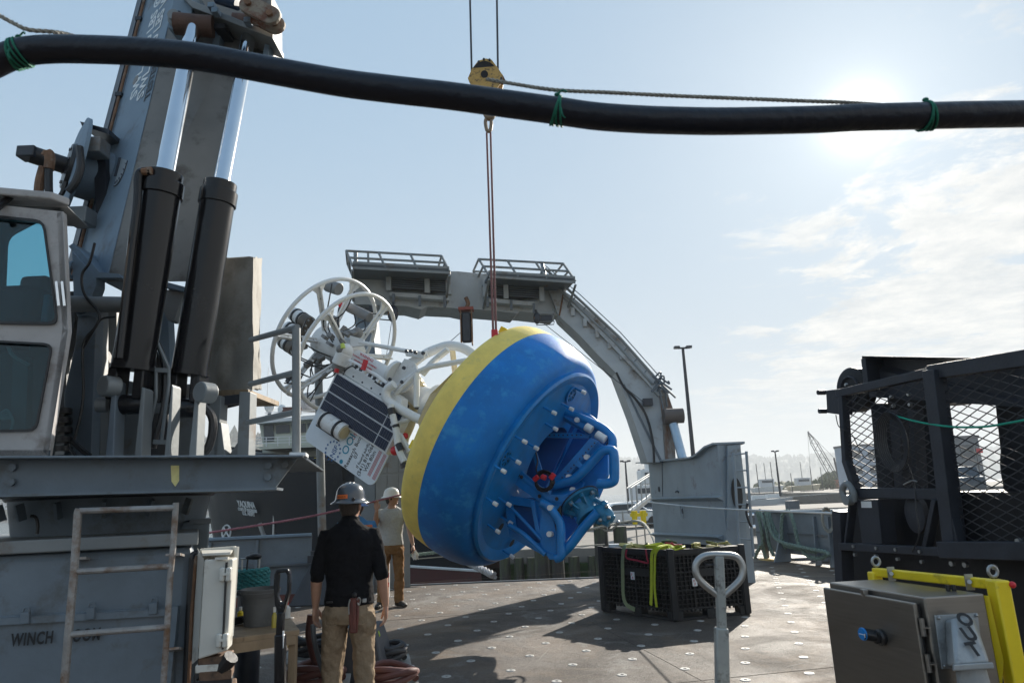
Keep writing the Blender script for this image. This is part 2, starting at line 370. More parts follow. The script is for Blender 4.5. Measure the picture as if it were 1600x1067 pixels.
# the waterfront block seen under the crane and the hillside houses
adj = ['white', 'grey', 'pale blue']
for i, (px, wd, fl, m) in enumerate([(-20, 15, 3, SH), (14, 17, 4, SH2), (42, 14, 4, SH)]):
    q = P(px, 815, 640)
    house('waterfront_block', q.x, 640 + i * 3, SB, wd, 12, fl * 3.2, m, ['white waterfront apartment block at the far left edge behind the crane pedestal', 'tall blue-grey waterfront block between two white ones under the crane beam', 'white four storey waterfront block right beside the crane pedestal'][i], fl, 'apartment block', 'blocks along the left waterfront', roof=(i == 1))
k = 0
for px, py, wd in [(334, 793, 9), (345, 788, 11), (352, 778, 8), (364, 790, 10), (372, 780, 9), (340, 775, 8), (358, 770, 9), (380, 792, 9), (392, 776, 9), (385, 768, 8)]:
    Yh = 690 + (800 - py) * 6; q = P(px, py, Yh)
    house('hillside_house', q.x, Yh, q.z - 4, wd, 8, 5.5, (SH, SH2)[k % 2], ('pale', 'blue-grey')[k % 2] + ' hillside house seen under the crane beam, ' + ['lowest on the left', 'second from the left, low down', 'upper one near the middle', 'low one near the middle', 'upper one right of the middle', 'highest on the left', 'highest near the middle', 'low one beside the ship bow', 'upper one beside the ship bow', 'topmost by the ship bow'][k], 2, 'house', 'houses on the far hillside'); k += 1
# ================================================================= quay on the right
QZ = -.35
PIL = mat('dark_wet_timber', (.035, .032, .03), .6, 0, .35, 3, .5, 20, (.06, .09, .03), .3, 2, stretch=(1, 1, .3))
MOSS = mat('mossy_timber', (.05, .09, .03), .9, 0, .4, 3, .5, 20)
quay = struct(MB().box((0, 0, 0), (1, 1, 1)).build('quay', CONC)); q0 = P(756, 800, 26.5)
bpy.data.objects.remove(quay)
qa, qb, qc, qd = Vector((-.6, 27.5, QZ)), Vector((9.0, 25.7, QZ)), Vector((24, 70, QZ)), Vector((8, 100, QZ))
quay = struct(MB().prism([qa, qb, qc, qd], (0, 0, -.5)).build('quay', CONC))
MB().prism([qa + Vector((0, -.25, -.51)), qb + Vector((0, -.25, -.51)), qb + Vector((0, .1, -.51)), qa + Vector((0, .1, -.51))], (0, 0, -.7)).build('fender_board', MOSS, quay)
piles = []
rnd = random.Random(11)
base = MB().tube([(0, 0, -3.2), (0, 0, 0)], [.19, .17], 10).build('pile', PIL); base.parent = quay
def pile(x, y, top, r=1.0):
    o = base if not piles else base.copy()
    if piles: C.objects.link(o)
    o.location = (x, y, top) ; o.scale = (r, r, 1.2); piles.append(o)
for i in range(19):
    f_ = i / 18; p = qa.lerp(qb, f_ * 1.0); pile(p.x + rnd.uniform(-.1, .1), p.y - .4, QZ - .25 + (rnd.random() < .3) * .5, rnd.uniform(.85, 1.25))
for i in range(11):
    p = qa.lerp(qb, i / 11); pile(p.x + .3, p.y + 2.6, QZ - .6, .9)
for px, py in [(868, 838), (937, 812), (968, 822), (845, 850)]:
    p = P(px, py, 23.5); pile(p.x, p.y, p.z, 1.35)
# rail on the quay, gangway, car, canopy, yellow bitt
rl = thing('quay_railing', 'thin galvanised pipe railing along the quay edge beside the blue anchor frame', 'railing', P(960, 800, 26))
for px in (945, 971, 990, 1003): a = P(px, 775, 27); MB().tube([Vector((a.x, 27, QZ)), Vector((a.x, 27, .95))], .028, 6).build('post', STEEL, rl)
for zz_ in (.9, .45): MB().tube([(2.9, 27, zz_), (6.4, 27, zz_)], .022, 6).build('rail', STEEL, rl)
gw = thing('gangway', 'grey aluminium gangway ramp sloping down to the quay left of the grey pedestal', 'gangway', P(1000, 795, 30))
a, b_ = P(988, 800, 30), P(1030, 768, 34)
for s_ in (0, 1.1):
    d = Vector((0, s_, 0)); MB().beam(a + d, b_ + d, .08, .16).build('side_beam', STEEL, gw)
    MB().tube([a + d + Vector((0, 0, 1)), b_ + d + Vector((0, 0, 1))], .03, 6).build('handrail', STEEL, gw)
    for i in range(7): q = a.lerp(b_, i / 6) + d; MB().tube([q, q + Vector((0, 0, 1))], .02, 5).build('post', STEEL, gw)
MB().prism([a, b_, b_ + Vector((0, 1.1, 0)), a + Vector((0, 1.1, 0))], (0, 0, .05)).build('walkway', STEEL, gw)
def car(x, y, z, rz, col, label, L=4.6, h=1.42):
    e = thing('parked_car', label, 'car', (x, y, z), 'cars parked on the quay'); cm = mat('car_paint_' + label.split()[0], col, .25, .2, .04, 1, coat=.6)
    M4 = Matrix.Translation((x, y, z)) @ Matrix.Rotation(rz, 4, 'Z'); T_ = lambda X, Y_, Z: M4 @ Vector((X * L / 4.6, Y_, Z * h / 1.42))
    side = [(-2.3, .35), (-2.3, .8), (-2.2, .95), (-1.5, 1.0), (-.9, 1.4), (.5, 1.42), (1.15, 1.0), (2.0, .88), (2.28, .7), (2.3, .35)]
    MB().prism([T_(a_, -.85, c_) for a_, c_ in side], M4.to_3x3() @ Vector((0, 1.7, 0))).build('body', cm, e, bevel=.05)
    MB().prism([T_(a_, -.87, c_) for a_, c_ in [(-1.35, 1.02), (-.85, 1.33), (.45, 1.35), (.98, 1.02)]], M4.to_3x3() @ Vector((0, 1.74, 0))).build('window', WIN, e)
    for X in (-1.4, 1.4):
        for Y_ in (-.8, .8): MB().cyl(T_(X, Y_ - .1, .32), T_(X, Y_ + .1, .32), .32, n=18).build('wheel', BLK, e)
q = P(975, 786, 41); car(q.x, q.y, QZ, R(8), (.62, .66, .68), 'white sedan parked on the quay just right of the blue anchor frame')
q = P(1003, 782, 47); car(q.x, q.y, QZ, R(5), (.16, .22, .30), 'blue-grey car parked behind the white sedan on the quay')
bt = P(998, 803, 25.6); e = thing('mooring_bitt', 'small yellow mooring bitt on the mossy quay edge', 'bitt', bt)
for s_ in (-.16, .16): MB().cyl(bt + Vector((s_, 0, -.35)), bt + Vector((s_, 0, .12)), .09, .12, 10).build('post', YELP, e)
MB().box(bt + Vector((0, 0, -.02)), (.62, .12, .12)).build('crossbar', YELP, e)
def light_pole(pt, pb_y, Y, label, r=.09, head=1.5, grp='light poles around the harbour'):
    top = P(pt[0], pt[1], Y); zb = QZ if pb_y is None else P(pt[0], pb_y, Y).z
    e = thing('light_pole', label, 'light pole', (top.x, top.y, zb), grp)
    MB().tube([(top.x, top.y, zb), top], [r, r * .55], 8).build('pole', DKST, e)
    if head:
        MB().box(top + Vector((0, 0, .05)), (head * .8, .1, .1)).build('arm', DKST, e)
        for s_ in (-1, 1): MB().box(top + Vector((s_ * head * .5, 0, .1)), (head * .45, .35, .14)).build('lamp_head', DKST, e)
light_pole((1067, 545), 800, 42, 'tall double headed light pole rising just behind the grey pedestal', .16, .75)
light_pole((977, 722), None, 60, 'slim light pole on the quay right of the blue anchor frame', .12, .6)
light_pole((1002, 735), None, 90, 'faint light pole left of the pedestal lip', .12, .6)
light_pole((1211, 706), 775, 75, 'leaning slim light pole standing between the pedestal and the far crane', .13, .5)
# pier pipes and deck on the right behind the bulwark
pier = thing('pier', 'long low concrete pier with metal caps running behind the starboard bulwark', 'pier', P(1230, 790, 30))
for i, (y0, y1, zt, zb, m) in enumerate([(30, 31.0, -.05, -.45, CONC), (34, 36, .25, -.12, GREYD), (42, 52, .28, -.5, CONC)]):
    MB().hexa([(8, y0, zb), (40, y0 + 1, zb), (40, y1 + 1, zb), (8, y1, zb)], [(8, y0, zt), (40, y0 + 1, zt), (40, y1 + 1, zt), (8, y1, zt)]).build(('cap_beam', 'pipe_rack', 'deck_slab')[i], m, pier)
MB().tube([(8, 29.6, .02), (40, 30.6, .1)], .09, 10).build('pipe', CHROME, pier)
MB().tube([(8, 33.6, .36), (40, 34.6, .42)], .1, 10).build('pipe', CHROME, pier)
for i in range(13): x = 9 + i * 1.9; MB().cyl((x, 30.5, -3.3), (x, 30.5, -.4), .22, n=10).build('pile', PIL, pier)
for i in range(4): x = 13.2 + i * 5; MB().box((x, 34, .5), (.5, .5, .9)).build('post', GREYD, pier)
# ---- distant derrick crane
ck = thing('lattice_crane', 'far lattice boom crane leaning left over the harbour works', 'crane', P(1310, 765, 260)); Yk = 260
A, B = P(1312, 762, Yk), P(1262, 674, Yk); dd = (B - A); nn = 16; per = dd.cross(Vector((0, 1, 0))).normalized()
m = MB()
for s1 in (-1, 1):
    for s2 in (-1, 1):
        m.tube([A + per * .3 * s1, A + dd * .15 + per * 1.2 * s1 + Vector((0, s2, 0)), A + dd * .8 + per * 1.0 * s1 + Vector((0, s2 * .8, 0)), B], .14, 4)
for i in range(nn):
    w0 = A + dd * (i / nn); w1 = A + dd * ((i + 1) / nn); s_ = 1 if i % 2 else -1; k_ = min(1, .3 + i / 3, .2 + (nn - i) / 4)
    m.tube([w0 + per * s_ * 1.1 * k_, w1 - per * s_ * 1.1 * k_], .09, 4)
m.build('boom', DKST, ck, merge=False)
mt = P(1303, 715, Yk); MB().tube([Vector((mt.x + 1, Yk, 0)), mt], .35, 6).build('mast', DKST, ck)
m = MB(); m.tube([mt, B], .06, 4); m.tube([mt, P(1325, 765, Yk)], .06, 4); m.tube([P(1262, 676, Yk), P(1267, 750, Yk)], .05, 4); m.build('cable', DKST, ck)
MB().box(A + Vector((2, 0, 1)), (8, 5, 4)).build('crane_house', mat('rusty_red_house', (.3, .12, .08), .7), ck, bevel=.1)
# works barge and shoreline shrubs, pale boats
FOL = mat('foliage', (.07, .085, .03), .8, 0, .35, 1.5)
for i, (px, py, w_, col, lab) in enumerate([(1255, 757, 5, (.45, .40, .28), 'tan work barge with deckhouse moored below the lattice crane'), (1198, 759, 5, (.6, .62, .62), 'pale boat with a low cabin moored far out beyond the pier'), (1340, 757, 5, (.5, .5, .5), 'grey launch moored behind the black winch frame')]):
    q = P(px, py + 3, 230); e = thing('moored_boat', lab, 'boat', q, 'small boats in the far harbour'); cm = mat('boat_paint_%s' % ('tan', 'pale', 'grey')[i], col, .5)
    MB().hexa([q + Vector((-w_ * .9, -1.5, -1.5)), q + Vector((w_ * .8, -1.5, -1.5)), q + Vector((w_ * .8, 1.5, -1.5)), q + Vector((-w_ * .9, 1.5, -1.5))], [q + Vector((-w_, -2, .2)), q + Vector((w_, -2, .6)), q + Vector((w_, 2, .6)), q + Vector((-w_, 2, .2))]).build('hull', cm, e)
    MB().box(q + Vector((0, 0, 1.6)), (w_ * .9, 2.4, 2.4)).build('cabin', SH, e); MB().box(q + Vector((0, -1.22, 2)), (w_ * .7, .1, .7)).build('window', WIN, e)
    MB().tube([q + Vector((0, 0, 2)), q + Vector((0, 0, 8))], .1, 5).build('mast', DKST, e)
rnd = random.Random(5)
for i, (px, py, s_) in enumerate([(1280, 757, 5.5), (1291, 754, 6.5), (1325, 752, 8), (1297, 757, 4.5)]):
    q = P(px, py, 240); e = thing('shore_shrub', ['leftmost dark shrub at the foot of the lattice crane', 'taller shrub just left of the crane boom foot', 'largest shrub right of the lattice crane boom foot', 'low shrub directly under the crane boom foot'][i], 'shrub', q + Vector((0, 0, -3)), 'shrubs by the lattice crane'); m = MB()
    for _ in range(260):
        v = Vector((rnd.gauss(0, 1), rnd.gauss(0, 1), rnd.gauss(0, .8))); v = v.normalized() * rnd.uniform(.4, 1) * s_ * .5; c_ = q + v; a_ = Vector((rnd.uniform(-1, 1), rnd.uniform(-1, 1), rnd.uniform(-1, 1))) * .5; b2 = a_.orthogonal() 
        m.add([c_, c_ + a_, c_ + a_ * .6 + b2], [(0, 1, 2)])
    m.build('crown', FOL, e, smooth=0, merge=False); MB().tube([q + Vector((0, 0, -3.5)), q], .3, 5).build('trunk', PIL, e)
# the white vessel behind the gangway and masts of the marina
q = P(1010, 768, 85); e = thing('moored_boat', 'white workboat with stacked cabins moored behind the gangway', 'boat', Vector((q.x, 85, WZ)), 'small boats in the far harbour'); q.z = 0
MB().hexa([q + Vector((-5, -2, -2.6)), q + Vector((6, -2, -2.6)), q + Vector((6, 2, -2.6)), q + Vector((-5, 2, -2.6))], [q + Vector((-6.5, -2.4, .4)), q + Vector((7, -2.4, 1)), q + Vector((7, 2.4, 1)), q + Vector((-6.5, 2.4, .4))]).build('hull', SH, e)
for i_, (w_, z_) in enumerate(((7, 1.6), (4.5, 3.4), (2.5, 4.8))):
    MB().box(q + Vector((1.5, 0, z_)), (w_, 3, 1.7)).build('cabin', WHT, e, bevel=.1); MB().box(q + Vector((1.5, -1.55, z_ + .2)), (w_ * .8, .1, .6)).build('window', WIN, e)
MB().tube([q + Vector((1.5, 0, 5)), q + Vector((1.5, 0, 9))], .08, 5).build('mast', DKST, e); MB().tube([q + Vector((-.5, 0, 7)), q + Vector((3.5, 0, 7))], .05, 5).build('yard', DKST, e)
rnd = random.Random(17)
nmx = ['leftmost', 'second', 'third', 'fourth', 'fifth', 'sixth', 'rightmost']
for i_, px in enumerate((1010, 1183, 1206, 1236, 1268, 1284, 1328)):
    Yb = 150 + i_ * 9; q = P(px, 765, Yb); q.z = WZ; e = thing('sailboat', nmx[i_] + ' of the small moored sailboats with bare masts along the far shore', 'sailboat', q, 'sailboats in the far marina')
    MB().hexa([q + Vector((-3, -1, -.3)), q + Vector((3, -1, -.3)), q + Vector((3, 1, -.3)), q + Vector((-3, 1, -.3))], [q + Vector((-4, -1.3, 1.2)), q + Vector((4.5, -1.3, 1.4)), q + Vector((4.5, 1.3, 1.4)), q + Vector((-4, 1.3, 1.2))]).build('hull', SH if i_ % 3 else SH2, e)
    MB().box(q + Vector((0, 0, 1.8)), (3, 1.6, 1)).build('cabin', WHT, e); MB().tube([q + Vector((.4, 0, 1)), q + Vector((.4, 0, rnd.uniform(6, 10)))], .09, 5).build('mast', DKST, e); MB().tube([q + Vector((.4, 0, 2.6)), q + Vector((-3, 0, 2.5))], .12, 5).build('boom', DKST, e)
m = MB()
for _ in range(420):
    px = rnd.uniform(1185, 1345); Yt = rnd.uniform(330, 420); q = P(px, 762, Yt); hh = rnd.uniform(3, 7) * (1 + .6 * (px > 1290)); m.ball(Vector((q.x, Yt, WZ + hh * .4)), (rnd.uniform(2, 5), 2.5, hh * .6), 6, 4)
o = m.build('shore_bushes', FOL, merge=False); o['kind'] = 'stuff'; o['label'] = 'low bushes lining the far harbour shore'
# far buildings seen through the cage
e = house('harbour_shed', P(1475, 720, 150).x, 150, -1, 11, 8, 11, GREYD, 'grey harbour shed with flat roof seen through the wire cage', 2, 'shed', roof=False)
q = P(1340, 715, 200); house('harbour_tower', q.x, 200, -1, 9, 8, q.z + 4, SH2, 'blue-grey harbour building seen through the left mesh of the black cage', 3, 'building', roof=False)
fq = P(1525, 706, 120); e = thing('flag_pole', 'thin flag pole with small red flag seen through the cage', 'flag pole', (fq.x, 120, 0))
MB().tube([(fq.x, 120, 0), fq + Vector((0, 0, 1))], .08, 5).build('pole', DKST, e); MB().box(fq + Vector((.6, 0, .2)), (1.2, .05, .8)).build('flag', REDP, e)
q = P(1500, 745, 48); car(q.x, q.y, .28, R(70), (.03, .04, .05), 'dark van parked on the pier seen through the cage', 5, 2.2)
struct(MB().hexa([(64, 136, -3), (260, 136, -3), (260, 330, -3), (84, 330, -3)], [(62, 135, .1), (260, 135, .1), (260, 330, .1), (82, 330, .1)]).build('harbour_ground', CONC))
# ================================================================= the black hulled dredge
HUL = mat('black_hull_paint', (.006, .010, .015), .45, 0, .3, .6, .1, 3, (.018, .024, .028), .12, .35, spec=.12); REDH = mat('red_boot_topping', (.085, .022, .022), .5, 0, .3, .5, .1, 4, (.03, .03, .03), .3, .6)
CRM = mat('cream_superstructure', (.52, .55, .47), .55, 0, .06, .6, 0, dirt=(.35, .25, .16), dirt_amt=.05, dscale=.8)
yq = thing('dredge_ship', 'black hulled dredge with cream wheelhouse lying behind the port bulwark', 'ship', P(500, 800, 40))
bow = P(356, 775, 47); st = P(741, 790, 30) + Vector((2.6, 4.5, 0)); du = (st - bow); du.z = 0; L = du.length; du.normalize(); dv = Vector((-du.y, du.x, 0))
if dv.y < 0: dv = -dv     # away from us
H0 = WZ - .5
def hull_pt(s, h, side):   # s along, h 0..1 height, flare at bow
    top = P(465, 718, 44).z + 1.6 - 3.4 * min(1, s / L) ** .8
    half = 5.2 * min(1, (s / 9 + .02)) ** .55 * (.45 + .55 * h ** .8 if s < 12 else 1 - .15 * (1 - h)) if s > 0 else .05
    s2 = s - 2.4 * h * max(0, 1 - s / 10)
    return bow + du * s2 + dv * (side * half) + Vector((0, 0, H0 - bow.z + (top - H0) * h))
ss = [0, .6, 1.5, 3, 5, 8, 12, 16, L * .5, L * .78, L]; hs = [0, .12, .24, .27, .45, .65, .85, 1]
for nm, h0, h1, mm in (('hull', 3, 7, HUL), ('boot_topping', 0, 3, REDH)):
    m = MB()
    for side in (-1, 1):
        vs = [hull_pt(s, h, side) for h in hs[h0:h1 + 1] for s in ss]; n = len(ss)
        m.add(vs, [(j * n + i, j * n + i + 1, (j + 1) * n + i + 1, (j + 1) * n + i) for j in range(h1 - h0) for i in range(n - 1)])
    if nm == 'hull': m.add([hull_pt(s, .98, sd) for sd in (-1, 1) for s in ss], [(i, i + 1, len(ss) + i + 1, len(ss) + i) for i in range(len(ss) - 1)])
    m.build(nm, mm, yq)
MB().tube([hull_pt(s, .26, -1) - dv * .03 for s in ss[4:]], .06, 5).build('waterline_stripe', WHT, yq)
MB().tube([hull_pt(s, 1, -1) for s in ss], .1, 6).build('gunwale', HUL, yq)
nd_ = (hull_pt(6, .6, -1) - hull_pt(3, .6, -1)).normalized()
for bt_, px, py, sz in (('YAQUINA', 376, 788.5, .52), ('CORPS OF ENGINEERS', 377, 795, .25), ('U.S. ARMY', 383, 802, .36)):
    d = ray(px, py); best = None
    for k_ in range(120):       # meet the flared bow plating
        s = k_ * .1
        for h in [.3 + .01 * i_ for i_ in range(45)]:
            q = hull_pt(s, h, -1); e_ = ((q - CAM).normalized() - d).length
            if best is None or e_ < best[0]: best = (e_, q, s, h)
    _, q, s, h = best; xd = hull_pt(s + 1.2, h, -1) - q; yd = hull_pt(s, min(1, h + .12), -1) - q
    nrm = xd.cross(yd).normalized(); nrm = nrm if nrm.dot(CAM - q) > 0 else -nrm
    text('hull_lettering', bt_, q + nrm * .15, xd, yd, sz, WHT, yq, .01, .02)
ax = hull_pt(4.3, .38, -1) - dv * .2
mk = MB(); mk.tube([ax + (du * math.cos(a_) + Vector((0, 0, math.sin(a_)))) * .42 for a_ in [i * math.pi / 8 for i in range(16)]], .05, 5, True)
for a_ in (.8, 2.37): q = du * math.cos(a_) + Vector((0, 0, math.sin(a_))); mk.tube([ax - q * .42, ax + q * .42], .05, 5)
mk.build('thruster_mark', WHT, yq)
ha = hull_pt(10, .5, -1) - dv * .25   # the anchor in its pocket
mk = MB(); mk.tube([ha + Vector((0, 0, .9)), ha + Vector((0, 0, -.8))], .1, 6); mk.tube(cr([ha + Vector((-.8, 0, 0)), ha + Vector((-.5, 0, -.7)), ha + Vector((0, 0, -.9)), ha + Vector((.5, 0, -.7)), ha + Vector((.8, 0, 0))], 4), .12, 6); mk.build('anchor', STEEL, yq)
# wheelhouse
Yw = 47
def W(px, py, d=0): return P(px, py, Yw + d)
wh = [W(404, 661), W(486, 652), W(500, 652), W(500, 697), W(410, 697)]
MB().prism([W(405, 662), W(560, 646), W(560, 697), W(411, 697)], (0, 7, 0)).build('wheelhouse', CRM, yq)
MB().prism([W(398, 658, -.8), W(480, 649, -.8), W(560, 643, -.8), W(560, 649, -.8), W(480, 655, -.8), W(400, 662, -.8)], (0, 8.6, 0)).build('wheelhouse_roof', WHT, yq)
for a_, b_, c_, d_ in [(411.5, 664, 427, 690), (430, 664, 452, 677), (455, 662.5, 477, 676), (480, 661, 496, 675)]:
    MB().prism([W(a_, b_, -.1), W(c_, b_ - 1.3, -.1), W(c_ + .8, d_ - 1, -.1), W(a_ + 1.5, d_, -.1)], (0, .15, 0)).build('window', WIN, yq)
MB().prism([W(400, 698, -1.2), W(560, 690, -1.2), W(560, 695, -1.2), W(409, 702, -1.2)], (0, 9, 0)).build('bridge_deck', CRM, yq)
MB().prism([W(410, 700, 1), W(560, 694, 1), W(560, 740, 1), W(410, 740, 1)], (0, 6, 0)).build('deckhouse', CRM, yq)
rm = MB()
for dy in (0, 4.5, 9): rm.tube([W(398, 684 + dy, -1.3), W(560, 678 + dy, -1.3)], .035, 4)
for i in range(9): x = 398 + i * 18; rm.tube([W(x, 699 - i, -1.3), W(x, 684 - i * .65, -1.3)], .035, 4)
for dy in (0, 4): rm.tube([W(414, 645 + dy, 0), W(560, 637 + dy, 0)], .03, 4)
rm.build('bridge_railing', WHT, yq)
for px, py, r in ((421.5, 634, .42), (440.5, 640, .33)):
    q = W(px, py, .5); MB().ball(q, (r * .9, r * .9, r * 1.15)).build('radar_dome', WHT, yq); MB().tube([q, q + Vector((0, 0, -1.1))], .14, 6).build('dome_stand', GREYD, yq)
for px, py in ((419.5, 575), (440, 610)): q = W(px, py, .5); MB().tube([q, Vector((q.x, q.y, W(px, 650).z))], .025, 4).build('whip_antenna', WHT, yq)
q = W(487, 634, 2); MB().lathe([(0.01, 1.0), (.55, .9), (.85, .5), (.9, 0), (.9, -.35)], Matrix.Translation(q), 20).build('satellite_dome', CABC, yq)
q = W(455, 642, .5); MB().box(q, (1.3, .5, .5)).build('searchlight_box', mat('brown_box', (.12, .05, .04), .6), yq)
q = W(496, 718, -9); MB().box(q, (.35, .1, .2)).build('deck_lamp', YELP, yq)
# ================================================================= own ship: deck
dm = bpy.data.materials.new('nonskid_deck'); dm.use_nodes = True; t = dm.node_tree; N = t.nodes; L_ = t.links; b = N['Principled BSDF']
tc = N.new('ShaderNodeTexCoord')
def tn(sc_, det=6, ro=.6, dist=0, st=None):
    n = N.new('ShaderNodeTexNoise'); n.inputs['Scale'].default_value = sc_; n.inputs['Detail'].default_value = det; n.inputs['Roughness'].default_value = ro; n.inputs['Distortion'].default_value = dist
    mp = N.new('ShaderNodeMapping'); mp.inputs['Scale'].default_value = st or (1, 1, 1); L_.new(tc.outputs['Object'], mp.inputs[0]); L_.new(mp.outputs[0], n.inputs['Vector']); return n.outputs[0]
def ramp(src, p0, c0, p1, c1):
    r = N.new('ShaderNodeValToRGB'); r.color_ramp.elements[0].position = p0; r.color_ramp.elements[1].position = p1; r.color_ramp.elements[0].color = (*c0, 1); r.color_ramp.elements[1].color = (*c1, 1); L_.new(src, r.inputs[0]); return r.outputs[0]
def mx(f, a, b2):
    m = N.new('ShaderNodeMix'); m.data_type = 'RGBA'; L_.new(f, m.inputs['Factor']) if not isinstance(f, float) else setattr(m.inputs['Factor'], 'default_value', f)
    for nme, v in (('A', a), ('B', b2)):
        if isinstance(v, tuple): m.inputs[nme].default_value = (*v, 1)
        else: L_.new(v, m.inputs[nme])
    return m.outputs['Result']
c = ramp(tn(1.3, 8, .65, .4), .32, (.056, .047, .041), .7, (.122, .098, .080))
c = mx(ramp(tn(.55, 9, .7, .8), .48, (0, 0, 0), .6, (.85, .85, .85)), c, (.15, .108, .076))          # rusty brown traffic film
c = mx(ramp(tn(.8, 9, .72, 1.2), .55, (0, 0, 0), .64, (.85, .85, .85)), c, (.19, .18, .165))             # salt bloom
c = mx(ramp(tn(85, 3, .6), .56, (0, 0, 0), .66, (.9, .9, .9)), c, (.27, .235, .195))                    # grit
c = mx(ramp(tn(38, 4, .7), .54, (0, 0, 0), .68, (.75, .75, .75)), c, (.035, .031, .029))
L_.new(c, b.inputs['Base Color'])
L_.new(ramp(tn(.7, 7, .65, 1.0), .38, (.5, .5, .5), .68, (.85, .85, .85)), b.inputs['Roughness'])
b.inputs['Specular IOR Level'].default_value = .22
bp = N.new('ShaderNodeBump'); bp.inputs['Strength'].default_value = 1.0; bp.inputs['Distance'].default_value = .012; L_.new(tn(130, 3, .7), bp.inputs['Height'])
bp2 = N.new('ShaderNodeBump'); bp2.inputs['Strength'].default_value = .8; bp2.inputs['Distance'].default_value = .03; L_.new(tn(3, 4, .6), bp2.inputs['Height']); L_.new(bp.outputs[0], bp2.inputs['Normal']); L_.new(bp2.outputs[0], b.inputs['Normal'])
E1, E2 = G(470, 922), G(1178, 893)      # along the stern edge
sd = (E2 - E1).normalized(); ster = lambda s: E1 + sd * s
L1 = ster(-3.2); L2 = ster((E2 - E1).length + .2)
deck_poly = [L1, L2, L2 + SA * 3.6 , Vector((13, 24, 0)), Vector((14, -6, 0)), Vector((-7, -6, 0)), L1 - SR * 4]
# the aft edge is cut back to the stern opening, the deck goes on outboard of the pedestal
sb0 = G(1178, 872); sb1 = G(1312, 880)
deck_poly = [L1, ster((G(1040, 893) - E1).length), G(1150, 858), G(1330, 858), Vector((9.5, 12, 0)), Vector((9.5, -6, 0)), Vector((-8, -6, 0)), L1 - SR * 4]
deck = struct(MB().prism(deck_poly, (0, 0, -2.6)).build('deck', dm, smooth=0))
# plate seams
sm = MB()
for i in range(3):
    a = G(300, 1000) + SA * (i * 4.4 - 4) - SR * 1
    sm.prism([a, a + SR * 9, a + SR * 9 + SA * .008, a + SA * .008], (0, 0, .003))
for i in range(2):
    a = Vector((-1.9 + i * 4.6, 1, 0)); sm.prism([a, a + SA * 11.5, a + SA * 11.5 + SR * .008, a + SR * .008], (0, 0, .0025))
sm.build('weld_seam', dm, deck, smooth=0)
# scuffed sweep marks and drips left on the coating
rnd = random.Random(31); SCU = mat('scrape_mark', (.16, .145, .125), .8, 0, .3, 30); STN = mat('dark_oil_stain', (.03, .026, .023), .45, 0, .3, 9); RST = mat('rust_stain', (.14, .075, .04), .8, 0, .35, 9)
for nm_, mm_, n_, s0_, s1_ in (('scrape', SCU, 70, .1, .5),):
    m = MB()
    for i in range(n_):
        c_ = Vector((rnd.uniform(-2.2, 5.2), rnd.uniform(4.6, 12.5), .0015 + .0006 * (i % 3) + (.001 if nm_ == 'oil_stain' else 0))); a_ = rnd.uniform(0, 3.14); L_q = rnd.uniform(s0_, s1_); W_q = .002 + rnd.random() * .004 if nm_ == 'scrape' else L_q * rnd.uniform(.4, .9); k0 = 12; ph = rnd.uniform(0, 6)
        m.add([c_ + Vector((math.cos(a_), math.sin(a_), 0)) * (math.cos(t_) * L_q * (1 + .25 * math.sin(3 * t_ + ph))) + Vector((-math.sin(a_), math.cos(a_), 0)) * (math.sin(t_) * W_q * (1 + .3 * math.sin(2 * t_ + ph))) for t_ in [j * 6.283 / k0 for j in range(k0)]], [tuple(range(k0))])
    o = m.build(nm_, mm_, deck, smooth=0, merge=False); o['kind'] = 'stuff'
# tie-down sockets on a two-foot grid
SOCK = mat('galvanised_socket', (.40, .39, .37), .6, .2, .25, 10, .2, 60, (.16, .12, .09), .3, 25)
sk = MB().lathe([(.015, .001), (.017, .005), (.043, .005), (.047, 0), (.047, -.01)], n=14)
sk = sk.build('tie_down_socket', SOCK, deck); skin_ = MB().lathe([(.0, .004), (.022, .004)], n=8).build('hole', DKST); bpy.data.objects.remove(skin_)
first = True; org_ = Vector((.31, 5, .001))
def in_deck(p):
    s = (p - E1).dot(sd); q = p - (E1 + sd * s); return q.y < -.12
for i in range(-14, 22):
    for j in range(-8, 20):
        p = org_ + SR * (i * .62 + (.31 if j % 2 else 0)) + SA * (j * .54)
        if p.y < 3.4 or not (in_deck(p) or p.x > 4.2): continue
        d = p - CAM; x_ = d.dot(RT) / d.dot(FW) * F1600 + 800; y_ = 533.5 - d.dot(UP) / d.dot(FW) * F1600
        if not (330 < x_ < 1320 and y_ < 1075) or p.y > 15: continue
        if p.x < -2.2 and p.y < 5.4: continue
        o = sk if first else sk.copy()
        if not first: C.objects.link(o)
        first = False; o.location = p
# deck edge lip & fender
MB().beam(L1 + Vector((0, .03, .0)), ster((G(1040, 893) - E1).length) + Vector((0, .03, 0)), .05, .05).build('edge_bar', GREYD, deck)
# ---------------------------------------------------------------- port stern bulwark
bw = thing('port_bulwark', 'low grey plate bulwark left of the stern opening with teal rope behind the table', 'bulwark', G(400, 924))
a0, a1 = P(300, 840, 12.6), T(487, 829.5, 13.4)
a0 = T(300, 839.5, 13.4)
HB = 1.12
A0 = Vector((a0.x, a0.y, 0)); A1 = Vector((a1.x, a1.y, 0)); uu = (A1 - A0).normalized()
MB().prism([A0 - uu * 3, A1, A1 + Vector((0, 0, HB)), A0 - uu * 3 + Vector((0, 0, HB))], (0, .03, 0)).build('plate', GREY, bw)
MB().beam(A0 - uu * 3 + Vector((0, 0, HB)), A1 + Vector((0, 0, HB)), .12, .05).build('cap_rail', BOOMC, bw, bevel=.008)
MB().beam(A0 - uu * 3 + Vector((0, -.05, HB * .56)), A1 + Vector((0, -.05, HB * .56)), .08, .03).build('stiffener', GREYD, bw)
